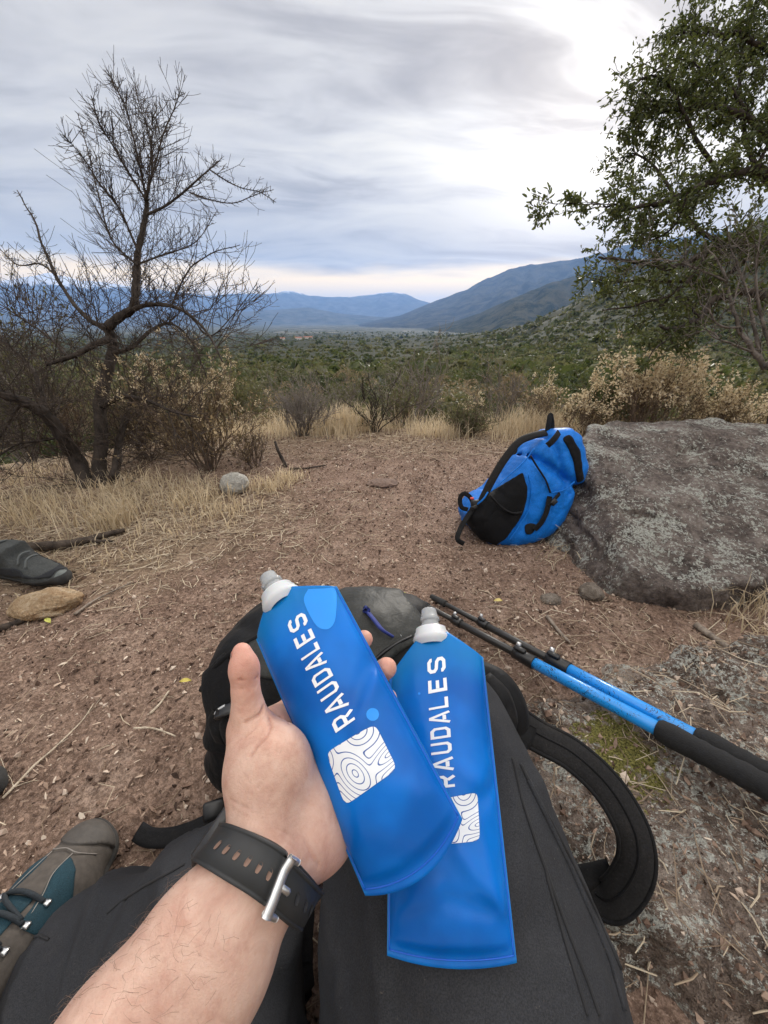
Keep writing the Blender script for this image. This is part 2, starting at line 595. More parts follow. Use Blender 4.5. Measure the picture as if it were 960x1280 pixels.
# ------------------------------------------------------------------ materials
MATS = {}
def material(name, build):
    if name in MATS: return MATS[name]
    m = bpy.data.materials.new(name); m.use_nodes = True
    t = NT(m.node_tree); t.n.clear()
    out = t.n.new('ShaderNodeOutputMaterial')
    b = t.n.new('ShaderNodeBsdfPrincipled')
    t.l.new(b.outputs[0], out.inputs[0])
    t.b = b; t.out = out
    build(t)
    MATS[name] = m
    return m

def bump(t, h, strength=0.5, dist=0.002, prev=None):
    nd = t.n.new('ShaderNodeBump'); nd.inputs['Strength'].default_value = strength; nd.inputs['Distance'].default_value = dist
    t.put(nd.inputs['Height'], h)
    if prev is not None: t.l.new(prev, nd.inputs['Normal'])
    return nd.outputs[0]

def pos(t):
    return t.add('ShaderNodeNewGeometry').outputs['Position']

def mat_simple(name, col, rough=0.6, var=0.15, vs=60.0, bs=0.3, bd=0.001, bscale=250.0, metal=0.0, spec=None, **kw):
    def f(t):
        p = pos(t)
        n = t.noise(p, vs, 4, 0.6)
        dark = tuple(c * (1 - var) for c in col); lite = tuple(min(1, c * (1 + var)) for c in col)
        t.put(t.b.inputs['Base Color'], t.ramp(n, [(0.3, dark), (0.7, lite)]))
        t.put(t.b.inputs['Roughness'], rough); t.put(t.b.inputs['Metallic'], metal)
        if spec is not None: t.put(t.b.inputs['Specular IOR Level'], spec)
        for k, v in kw.items(): t.put(t.b.inputs[k.replace('_', ' ')], v)
        if bs: t.put(t.b.inputs['Normal'], bump(t, t.noise(p, bscale, 3, 0.6), bs, bd))
    return material(name, f)

# =================================================================== THE SETTING
_pr = np.array([0, 2.3, 3.0, 4.0, 6, 9, 15, 40, 100, 300, 1000, 3000, 8000, 40000], float)
_pz = np.array([0, 0, -.05, -.28, -.85, -1.45, -2.5, -5.4, -10, -20, -46, -92, -125, -130], float)
_az = np.radians([-180, -60, 4, 9, 14, 18, 23, 29, 39, 60, 110, 180])
_el = np.radians([0, 0, 0, 0.25, 0.6, 0.9, 1.6, 3.9, 8.6, 10.5, 6, 0])

def terrain(x, y, detail=True):
    x = np.asarray(x, float); y = np.asarray(y, float)
    r = np.hypot(x, y); az = np.arctan2(x, y)
    front = np.clip((np.cos(az) + 0.35) / 0.6, 0, 1)
    z = np.interp(np.log(r + 1), np.log(_pr + 1), _pz)
    z = np.where(r < 2.2, 0, z * front - (1 - front) * np.minimum(r * 0.02, 20))
    # hillside on the right
    el = np.interp(az, _az, _el)
    crest = 850.0 + 150 * np.sin(az * 9.0)
    s = np.clip((r - 60) / (crest - 60), 0, 1); s = s * s * (3 - 2 * s)
    bl = np.clip(el / 0.035, 0, 1); bl = bl * bl * (3 - 2 * bl)
    back = np.clip((r - crest) / 2500, 0, 1); back = back * back * (3 - 2 * back)
    z = z + (np.tan(el) * np.minimum(r, crest) * s - z * s * bl) * (1 - back)
    P2 = np.stack([x, y, np.zeros_like(x)], -1)
    big = np.clip((r - 20) / 200, 0, 1)
    if np.any(big > 0):
        z = z + big * np.minimum(r * 0.016, 12) * fbm(P2 / np.maximum(80, 1)[..., None] if False else P2 / 110.0, 3, 5)
    mid = np.clip((r - 2.5) / 4, 0, 1) * np.clip(1 - (r - 60) / 200, 0, 1)
    z = z + mid * 0.22 * fbm(P2 / 3.1, 2, 8)
    if detail:
        near = np.clip(1 - (r - 4) / 14, 0, 1)
        z = z + near * (0.020 * fbm(P2 / 0.55, 2, 2) + 0.008 * fbm(P2 / 0.09, 3, 6))
    return z

def tz(p):
    return float(terrain(np.array([p[0]]), np.array([p[1]]))[0])

def gp(px, py):
    """ground point under a pixel (near clearing)"""
    p = G(px, py, 0.0)
    for _ in range(4):
        p = G(px, py, tz(p))
    return p

# ---- ground: one sheet, fine at the feet, out to the horizon
_a = np.concatenate([np.radians(np.arange(-104, 104, 0.6)), np.radians(np.arange(104, 256, 4.0))])
_r = 0.07 * 1.022 ** np.arange(0, 620)
_r = _r[_r < 42000]
AA, RR = np.meshgrid(_a, _r, indexing='xy')
gx, gy = RR * np.sin(AA), RR * np.cos(AA)
gz = terrain(gx, gy)
gv = np.stack([gx, gy, gz], -1).reshape(-1, 3)
na, nr = len(_a), len(_r)
i_, j_ = np.meshgrid(np.arange(nr - 1), np.arange(na), indexing='ij')
gq = np.stack([i_ * na + j_, i_ * na + (j_ + 1) % na, (i_ + 1) * na + (j_ + 1) % na, (i_ + 1) * na + j_], -1).reshape(-1, 4)[:, ::-1]
gv = np.concatenate([gv, [[0, 0, float(gz[0].mean())]]])
gt = [(len(gv) - 1, (k + 1) % na, k) for k in range(na)]

def m_ground(t):
    p = pos(t)
    r = t.vmath('LENGTH', t.vmath('MULTIPLY', p, (1, 1, 0)))
    big = t.noise(p, 1.3, 3, 0.5)
    mid = t.noise(p, 9.0, 4, 0.6)
    fine = t.noise(p, 120.0, 5, 0.7)
    grain = t.noise(p, 420.0, 3, 0.7)
    soil = t.ramp(mid, [(0.30, (0.20, 0.130, 0.098)), (0.52, (0.32, 0.220, 0.168)), (0.72, (0.44, 0.325, 0.255))])
    soil = t.mix(t.smooth(fine, 0.40, 0.62), t.mix(1.0, soil, (0.50, 0.48, 0.47), 'MULTIPLY'), soil)
    soil = t.mix(t.math('MULTIPLY', t.smooth(grain, 0.56, 0.70), 0.6), soil, (0.46, 0.35, 0.28))
    soil = t.mix(t.math('MULTIPLY', t.smooth(grain, 0.44, 0.32), 0.7), soil, (0.085, 0.056, 0.045))
    # straw-coloured dust under the tree and along the far edge
    px_, py_, _ = t.xyz(p)
    dl = t.vmath('LENGTH', t.vmath('SUBTRACT', t.vmath('MULTIPLY', p, (1, 1.25, 0)), (-1.35, 1.75, 0)))
    straw = t.math('SUBTRACT', 1.0, t.smooth(t.math('ADD', dl, t.math('MULTIPLY', t.math('SUBTRACT', big, 0.5), 0.9)), 0.45, 1.05))
    edge = t.smooth(t.math('ADD', r, t.math('MULTIPLY', t.math('SUBTRACT', big, 0.5), 0.8)), 2.0, 2.7)
    straw = t.math('MAXIMUM', straw, edge)
    scol = t.ramp(t.noise(t.mapping(p, scale=(1, 2.4, 1)), 40.0, 4, 0.65), [(0.32, (0.115, 0.078, 0.055)), (0.55, (0.30, 0.225, 0.150)), (0.75, (0.44, 0.35, 0.235))])
    near = t.mix(t.math('MULTIPLY', straw, 0.85), soil, scol)
    # open slopes and valley: dry earth, low scrub cover
    v1 = t.noise(p, 0.16, 5, 0.62)
    v2 = t.noise(p, 0.012, 4, 0.6)
    v3 = t.noise(p, 0.45, 5, 0.7)
    cov = t.math('ADD', t.math('MULTIPLY', v1, 0.5), t.math('ADD', t.math('MULTIPLY', v2, 0.22), t.math('MULTIPLY', v3, 0.33)))
    far = t.ramp(cov, [(0.44, (0.015, 0.020, 0.011)), (0.56, (0.028, 0.033, 0.018)), (0.64, (0.055, 0.050, 0.031)), (0.70, (0.16, 0.12, 0.085))])
    valley = t.ramp(t.noise(t.mapping(p, scale=(0.0016, 0.0035, 0.001)), 1.0, 6, 0.65), [(0.38, (0.028, 0.036, 0.022)), (0.5, (0.055, 0.062, 0.042)), (0.60, (0.12, 0.118, 0.095)), (0.68, (0.26, 0.25, 0.22))])
    far = t.mix(t.smooth(r, 1500.0, 4000.0), far, valley)
    t.put(t.b.inputs['Base Color'], t.mix(t.smooth(r, 4.0, 9.0), near, far))
    t.put(t.b.inputs['Roughness'], 0.95)
    t.put(t.b.inputs['Specular IOR Level'], 0.15)
    pebble = t.voro(p, 150.0, 'F1', 0)
    b1 = bump(t, t.math('SUBTRACT', 1.0, pebble), 0.5, 0.004)
    b2 = bump(t, fine, 0.9, 0.008, b1)
    b3 = bump(t, mid, 0.4, 0.02, b2)
    t.put(t.b.inputs['Normal'], b3)
ground = obj('ground', gv, gq, gt, material('soil', m_ground))
ground['kind'] = 'structure'

# ---- mountains: ridges with real depth
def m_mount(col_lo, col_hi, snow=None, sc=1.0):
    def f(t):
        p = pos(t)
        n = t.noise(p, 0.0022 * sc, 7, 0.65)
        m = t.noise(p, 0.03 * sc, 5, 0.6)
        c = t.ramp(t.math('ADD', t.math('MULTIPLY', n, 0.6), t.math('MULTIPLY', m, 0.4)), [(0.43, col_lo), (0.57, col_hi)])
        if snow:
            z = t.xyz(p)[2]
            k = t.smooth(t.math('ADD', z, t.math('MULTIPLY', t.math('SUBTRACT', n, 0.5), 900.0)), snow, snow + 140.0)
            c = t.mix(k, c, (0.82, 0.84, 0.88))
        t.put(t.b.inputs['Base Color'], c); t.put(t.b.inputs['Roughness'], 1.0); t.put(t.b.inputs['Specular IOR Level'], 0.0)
    return f

def ridge(name, crest_px, dist, run, mat, seed, rough=0.10, base=-140.0, ns=420, nt=70):
    """crest given by direction (pixel columns, heights); the slopes run down towards us over `run` metres"""
    c = np.array(crest_px, float)
    xs = np.linspace(c[0, 0], c[-1, 0], ns); ys = np.interp(xs, c[:, 0], c[:, 1])
    dirs = np.stack([W(a, b, 1.0) - (0, 0, H) for a, b in zip(xs, ys)])
    hl = np.hypot(dirs[:, 0], dirs[:, 1])
    hd = dirs[:, :2] / hl[:, None]; tel = dirs[:, 2] / hl
    wob = fbm(np.stack([xs / 70.0, xs * 0, xs * 0], -1), 3, seed) * run * 0.35
    t = np.linspace(-0.45, 1.0, nt)
    Dc = dist + wob
    rad = Dc[:, None] - run * t[None, :]
    X = hd[:, 0, None] * rad; Y = hd[:, 1, None] * rad
    top = H + tel * Dc
    prof = np.where(t >= 0, (1 - t) ** 1.15, 1 + t * 1.2)
    Z = base + (top - base)[:, None] * prof[None, :]
    Pn = np.stack([X, Y, Z * 0], -1) / (run * 0.30)
    er = ridged(Pn, 5, seed) - 0.62
    amp = (top - base)[:, None] * rough * 4.2 * np.clip(np.abs(t) * 3.0, 0, 1)[None] * (1 - np.clip(t, 0, 1))[None] ** 0.6
    Z = Z + er * amp + (top - base)[:, None] * rough * 0.42 * (fbm(Pn * 2.6, 5, seed + 9)) * (1 - np.clip(t, 0, 1))[None]
    v = np.stack([X, Y, Z], -1).reshape(-1, 3)
    i, j = np.meshgrid(np.arange(ns - 1), np.arange(nt - 1), indexing='ij')
    q = np.stack([i * nt + j, i * nt + j + 1, (i + 1) * nt + j + 1, (i + 1) * nt + j], -1).reshape(-1, 4)
    o = obj(name, v, q, None, mat); o['kind'] = 'structure'
    return o

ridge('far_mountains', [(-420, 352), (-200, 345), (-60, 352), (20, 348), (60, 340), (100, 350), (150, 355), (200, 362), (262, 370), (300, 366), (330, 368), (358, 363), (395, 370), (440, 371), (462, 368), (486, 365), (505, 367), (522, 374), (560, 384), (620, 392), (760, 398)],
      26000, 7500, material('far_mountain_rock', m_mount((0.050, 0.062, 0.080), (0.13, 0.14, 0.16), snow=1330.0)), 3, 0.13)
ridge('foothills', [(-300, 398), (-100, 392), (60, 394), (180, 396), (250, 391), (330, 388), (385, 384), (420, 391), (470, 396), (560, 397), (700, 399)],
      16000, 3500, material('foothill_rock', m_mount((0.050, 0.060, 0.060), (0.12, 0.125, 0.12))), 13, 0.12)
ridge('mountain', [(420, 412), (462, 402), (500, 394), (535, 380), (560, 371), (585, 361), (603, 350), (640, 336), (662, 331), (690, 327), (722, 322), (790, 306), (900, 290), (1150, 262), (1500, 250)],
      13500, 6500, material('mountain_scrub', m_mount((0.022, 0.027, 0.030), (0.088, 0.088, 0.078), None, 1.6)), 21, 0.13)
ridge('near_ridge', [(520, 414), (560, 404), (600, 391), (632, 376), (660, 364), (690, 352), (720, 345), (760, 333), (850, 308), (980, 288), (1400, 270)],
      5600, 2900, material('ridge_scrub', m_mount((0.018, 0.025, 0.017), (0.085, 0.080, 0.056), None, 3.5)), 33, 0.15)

# ---- haze over the whole valley
def haze_box():
    lo = np.array((-52000., -8000., -160.)); hi = np.array((52000., 52000., 2350.))
    c = (lo + hi) / 2; s = hi - lo
    v = np.array([[(lo, hi)[a][0], (lo, hi)[b][1], (lo, hi)[d][2]] for a in (0, 1) for b in (0, 1) for d in (0, 1)])
    q = [(0, 1, 3, 2), (4, 6, 7, 5), (0, 4, 5, 1), (2, 3, 7, 6), (0, 2, 6, 4), (1, 5, 7, 3)]
    m = bpy.data.materials.new('haze'); m.use_nodes = True
    t = NT(m.node_tree); t.n.clear()
    out = t.n.new('ShaderNodeOutputMaterial'); pv = t.n.new('ShaderNodeVolumePrincipled')
    pv.inputs['Color'].default_value = (0.31, 0.54, 1.0, 1)
    pv.inputs['Density'].default_value = HAZE_DENSITY
    pv.inputs['Anisotropy'].default_value = 0.2
    t.l.new(pv.outputs[0], out.inputs['Volume'])
    o = obj('haze', v, q, None, m, smooth=False); o['kind'] = 'stuff'
    o['label'] = 'pale blue haze lying over the valley'
HAZE_DENSITY = 4.0e-5
haze_box()

# =================================================================== VEGETATION
def leaf_mat(name, c0, c1, trans=0.3, rough=0.55, tint=(1.2, 1.25, 0.7)):
    def f(t):
        at = t.n.new('ShaderNodeAttribute'); at.attribute_name = 'shade'
        c = t.mix(at.outputs['Fac'], c0, c1)
        t.put(t.b.inputs['Base Color'], c); t.put(t.b.inputs['Roughness'], rough); t.put(t.b.inputs['Specular IOR Level'], 0.3)
        tr = t.n.new('ShaderNodeBsdfTranslucent'); t.put(tr.inputs[0], t.mix(1.0, c, tint, 'MULTIPLY'))
        mx = t.n.new('ShaderNodeMixShader'); mx.inputs[0].default_value = trans
        t.l.new(t.b.outputs[0], mx.inputs[1]); t.l.new(tr.outputs[0], mx.inputs[2]); t.l.new(mx.outputs[0], t.out.inputs[0])
    return material(name, f)

def bark_mat(name, lo, hi, sc=30.0):
    def f(t):
        p = pos(t)
        n = t.noise(t.mapping(p, scale=(1, 1, 0.35)), sc, 5, 0.65)
        t.put(t.b.inputs['Base Color'], t.ramp(n, [(0.32, lo), (0.68, hi)]))
        t.put(t.b.inputs['Roughness'], 0.9); t.put(t.b.inputs['Specular IOR Level'], 0.2)
        t.put(t.b.inputs['Normal'], bump(t, n, 0.8, 0.01))
    return material(name, f)

M_BARK_DARK = bark_mat('dark_bark', (0.020, 0.016, 0.014), (0.080, 0.064, 0.054))
M_TWIG = bark_mat('dark_twigs', (0.030, 0.023, 0.019), (0.095, 0.074, 0.062), 60)
M_BARK_GREY = bark_mat('grey_bark', (0.10, 0.085, 0.075), (0.30, 0.265, 0.235))
M_BARK_WEATHER = bark_mat('weathered_bark', (0.060, 0.050, 0.044), (0.20, 0.17, 0.15))
M_BARK_BROWN = bark_mat('brown_stems', (0.085, 0.060, 0.046), (0.22, 0.165, 0.125), 50)
M_LEAF_TREE = leaf_mat('glossy_leaves', (0.052, 0.066, 0.028), (0.155, 0.172, 0.072), 0.40, 0.42)
M_LEAF_OLIVE = leaf_mat('olive_leaves', (0.085, 0.086, 0.050), (0.195, 0.188, 0.110), 0.34)
M_LEAF_GREEN = leaf_mat('green_leaves', (0.052, 0.066, 0.030), (0.135, 0.150, 0.068), 0.34)
M_LEAF_DRY = leaf_mat('dry_leaves', (0.16, 0.122, 0.078), (0.40, 0.315, 0.205), 0.35, 0.7, (1.1, 1.05, 0.8))
M_TUFT = leaf_mat('cream_seed_heads', (0.52, 0.41, 0.26), (0.86, 0.75, 0.56), 0.42, 0.9, (1, 1, 0.95))
M_STRAW = leaf_mat('dry_straw', (0.44, 0.345, 0.23), (0.84, 0.73, 0.55), 0.45, 0.8, (1, 0.97, 0.88))

def leaves_geo(P_, Dr, L, Wd, rng, fold=0.25):
    """pointed oval leaves (two folded quads each) at P_ pointing along Dr"""
    n = len(P_); P_ = np.asarray(P_, float); Dr = np.asarray(Dr, float)
    Dr = Dr / (np.linalg.norm(Dr, axis=1)[:, None] + 1e-9)
    rnd = rng.normal(size=(n, 3)); S = np.cross(Dr, rnd); S /= np.linalg.norm(S, axis=1)[:, None] + 1e-9
    N = np.cross(S, Dr)
    L = np.broadcast_to(L, (n,))[:, None]; Wd = np.broadcast_to(Wd, (n,))[:, None]
    b = P_; tip = P_ + Dr * L - N * L * 0.12
    r1 = P_ + Dr * L * 0.30 + S * Wd * 0.46 + N * Wd * fold; r2 = P_ + Dr * L * 0.72 + S * Wd * 0.38 + N * Wd * fold * 0.6
    l1 = P_ + Dr * L * 0.30 - S * Wd * 0.46 + N * Wd * fold; l2 = P_ + Dr * L * 0.72 - S * Wd * 0.38 + N * Wd * fold * 0.6
    v = np.stack([b, r1, r2, tip, l2, l1], 1).reshape(-1, 3)
    k = np.arange(n)[:, None] * 6
    q = np.concatenate([k + np.array([[0, 1, 2, 3]]), k + np.array([[0, 3, 4, 5]])])
    sh = np.repeat(np.clip(rng.normal(0.45, 0.28, n), 0, 1), 6)
    return v, q, sh

def quads_geo(P_, size, rng, flat=0.0):
    """ragged little leaf clusters, one bent quad each"""
    n = len(P_)
    a = rng.normal(size=(n, 3)); a /= np.linalg.norm(a, axis=1)[:, None]
    c = rng.normal(size=(n, 3)); b = np.cross(a, c); b /= np.linalg.norm(b, axis=1)[:, None]
    m = np.cross(a, b)
    s = (size * rng.uniform(0.6, 1.4, n))[:, None]
    v = np.stack([P_ - a * s, P_ + b * s * 0.55 + m * s * .2, P_ + a * s, P_ - b * s * 0.55 + m * s * .2], 1).reshape(-1, 3)
    q = np.arange(n * 4).reshape(-1, 4)
    return v, q

class Plant:
    def __init__(self, seed):
        self.slim = 1.0; self.rng = np.random.RandomState(seed); self.wood = Bag(); self.twig = Bag(); self.pts = []; self.dirs = []
    def limb(self, pts, r0, r1, n=6, ns=8, wob=0.0, bag=None):
        path = catmull(pts, n)
        m = len(path)
        if wob:
            path = path + fbm(path * 9.0 + self.rng.uniform(0, 50), 2)[:, None] * self.rng.normal(size=(1, 3)) * wob
        rad = np.linspace(r0, r1, m) * self.slim
        rad = rad * (1 + 0.10 * np.sin(np.arange(m) * 1.7 + self.rng.uniform(0, 6)))
        v, q, t = tube_geo(path, rad, ns)
        (bag or self.wood).add(v, q, t)
        return path
    def sprout(self, base, d, length, r, level, up=0.25, wander=0.28, kids=4, klen=0.45, seg=6, min_r=0.0008, bag=None, leaf_lv=0, spread=0.9):
        """a wandering shoot that forks; level 0 = finest"""
        rng = self.rng
        d = unit(d); p = np.asarray(base, float); path = [p]
        for k in range(seg):
            d = unit(d + rng.normal(size=3) * wander + np.array((0, 0, up)) * (1.0 / seg) * 2)
            p = p + d * length / seg; path.append(p)
        path = np.array(path)
        v, q, t = tube_geo(path, np.linspace(r, max(min_r, r * 0.4), len(path)), 5 if r > 0.004 else 3, cap=False)
        (bag or self.twig).add(v, q, t)
        if level <= leaf_lv:
            for k in range(1, len(path)):
                self.pts.append(path[k]); self.dirs.append(path[k] - path[k - 1])
        if level > 0:
            for k in range(kids):
                s = rng.uniform(0.2, 1.0); i = min(int(s * seg), seg - 1)
                b = path[i] + (path[i + 1] - path[i]) * (s * seg - i)
                td = unit(path[i + 1] - path[i])
                nd = unit(td + unit(rng.normal(size=3)) * spread)
                self.sprout(b, nd, length * klen * rng.uniform(0.6, 1.3), max(min_r, r * 0.6), level - 1, up, wander, kids, klen, max(3, seg - 1), min_r, bag, leaf_lv, spread)
        return path

# ---- the bare thorny tree on the left
TD = 1.83
def tl(pts, dz):
    n = len(pts)
    return [W(x, y, TD + dz * (k / max(1, n - 1))) for k, (x, y) in enumerate(pts)]
def bare_tree():
    P_ = Plant(11); rng = P_.rng; P_.slim = 0.80
    base = gp(118, 610)
    root = thing('bare_tree', 'leafless thorny tree with a forked dark trunk on the left of the clearing', 'tree', base)
    trunk = Bag(); br = Bag()
    B0 = [base + (0, 0, -0.05)]
    def L(pts, dz, r0, r1, bag, ns=8, first=None):
        pp = tl(pts, dz)
        if first is not None: pp = [first] + pp
        return P_.limb(pp, r0, r1, 6, ns, 0.004, bag)
    limbs = []
    limbs.append((L([(124, 585), (127, 545), (125, 505), (133, 470), (141, 440), (139, 420), (134, 408)], 0.05, 0.038, 0.027, trunk, 12, base + (0.02, 0, -0.04)), 1.0))
    limbs.append((L([(96, 575), (78, 546), (58, 520), (28, 502), (-5, 490), (-60, 462)], -0.35, 0.046, 0.016, trunk, 12, base + (-0.03, 0.0, -0.04)), 1.1))
    limbs.append((L([(145, 585), (150, 548), (163, 505), (172, 470)], 0.25, 0.030, 0.011, trunk, 8, base + (0.05, 0.02, -0.03)), 1.0))
    main = [
        ([(134, 410), (150, 396), (167, 384), (170, 350), (172, 320), (178, 290), (183, 262), (183, 248)], 0.05, 0.028, 0.011),
        ([(158, 390), (185, 381), (215, 383), (240, 396), (262, 420), (278, 452)], -0.25, 0.014, 0.004),
        ([(134, 410), (115, 402), (92, 380), (70, 345), (58, 318), (42, 275), (22, 238)], 0.2, 0.016, 0.003),
        ([(137, 424), (112, 434), (85, 447), (58, 456)], -0.15, 0.020, 0.010),
        ([(128, 508), (152, 496), (182, 500), (215, 514), (248, 522)], -0.3, 0.016, 0.004),
        ([(140, 442), (165, 434), (190, 412), (215, 405), (240, 428), (258, 470)], 0.3, 0.014, 0.004),
        ([(184, 268), (206, 258), (230, 240), (250, 222), (264, 210), (273, 201)], 0.12, 0.0085, 0.003),
        ([(262, 212), (280, 224), (300, 234), (324, 240), (345, 253)], 0.1, 0.004, 0.0018),
        ([(236, 240), (260, 249), (290, 254), (316, 245), (342, 237)], 0.1, 0.004, 0.0018),
        ([(183, 250), (176, 215), (168, 178), (155, 130), (143, 108), (137, 94)], 0.1, 0.007, 0.0018),
        ([(183, 250), (160, 215), (140, 180), (124, 155), (113, 118)], -0.15, 0.007, 0.0018),
        ([(183, 250), (190, 210), (187, 170), (174, 130), (169, 108)], 0.2, 0.006, 0.0018),
        ([(183, 250), (195, 200), (207, 160), (220, 130), (226, 112)], 0.0, 0.006, 0.0018),
        ([(183, 250), (189, 190), (190, 140)], -0.1, 0.005, 0.0018),
        ([(175, 320), (150, 262), (125, 230), (100, 192), (78, 168)], -0.2, 0.007, 0.0018),
        ([(172, 332), (140, 300), (122, 240), (110, 190), (97, 142)], 0.2, 0.007, 0.0018),
        ([(173, 330), (205, 318), (245, 302), (272, 262)], 0.2, 0.006, 0.0018),
        ([(215, 383), (235, 340), (262, 318), (300, 306)], -0.1, 0.006, 0.0018),
        ([(240, 396), (262, 420), (290, 395), (322, 354)], 0.1, 0.005, 0.0018),
        ([(60, 520), (45, 470), (20, 440), (0, 425), (-30, 410)], 0.15, 0.014, 0.004),
        ([(28, 502), (10, 530), (-10, 560), (-30, 575)], 0.1, 0.010, 0.005),
        ([(75, 546), (45, 552), (20, 556), (-10, 575)], -0.25, 0.009, 0.004),
        ([(70, 345), (50, 330), (20, 330), (-10, 300)], 0.1, 0.006, 0.002),
        ([(85, 447), (60, 420), (30, 400), (0, 380)], 0.2, 0.010, 0.003),
    ]
    for pts, dz, r0, r1 in main:
        limbs.append((L(pts, dz, r0, r1, br, 7 if r0 > 0.01 else 5), 1.0 if r0 > 0.0062 else 0.5))
    # straight stiff twigs all over the limbs, thickest round the upper stem and in the tangle below
    hub = W(180, 300, TD)
    for li, (path, dens) in enumerate(limbs[1:]):
        seglen = np.linalg.norm(np.diff(path, axis=0), axis=1); tot = seglen.sum()
        nt = int(tot * 120 * dens) + 4
        for _ in range(nt):
            i = rng.randint(2 if len(path) > 6 else 0, len(path) - 1)
            td = unit(path[i + 1] - path[i]); z = path[i][2]
            core = math.exp(-((path[i][0] - hub[0]) / 0.30) ** 2)
            if z > 0.75 and rng.rand() > 0.30 + 0.70 * core: continue
            if z <= 0.75 and rng.rand() < 0.52: continue
            if z > 0.75:
                nd = unit(td * 0.5 + unit(rng.normal(size=3)) * 0.85 + np.array((0, 0, 0.35)))
                P_.sprout(path[i], nd, rng.uniform(0.06, 0.27) * (0.45 + 0.70 * core) * (1 - 0.72 * i / len(path) * (z > 1.0)), 0.0015, 1, up=0.10, wander=0.06, kids=4, klen=0.42, seg=4, min_r=0.0009, spread=0.75)
            else:
                nd = unit(td * 0.4 + unit(rng.normal(size=3)) * 0.95 + np.array((0, 0, 0.20)))
                P_.sprout(path[i], nd, rng.uniform(0.12, 0.36), 0.0023, 2, up=0.15, wander=0.15, kids=3, klen=0.5, seg=4, min_r=0.0009, spread=0.9)
        # short opposite spurs
        if tot > 0.25:
            for k in range(1, len(path) - 1):
                if path[k][2] < 0.8: continue
                td = unit(path[k + 1] - path[k]); a_ = unit(np.cross(td, rng.normal(size=3)))
                for sg in (-1, 1):
                    P_.sprout(path[k], unit(a_ * sg + td * 0.5), rng.uniform(0.010, 0.026), 0.0017, 0, up=0.0, wander=0.05, seg=2, min_r=0.0009)
    trunk.build('trunk', M_BARK_DARK, root)
    br.build('branches', M_BARK_DARK, root)
    P_.twig.build('twigs', M_TWIG, root)
bare_tree()

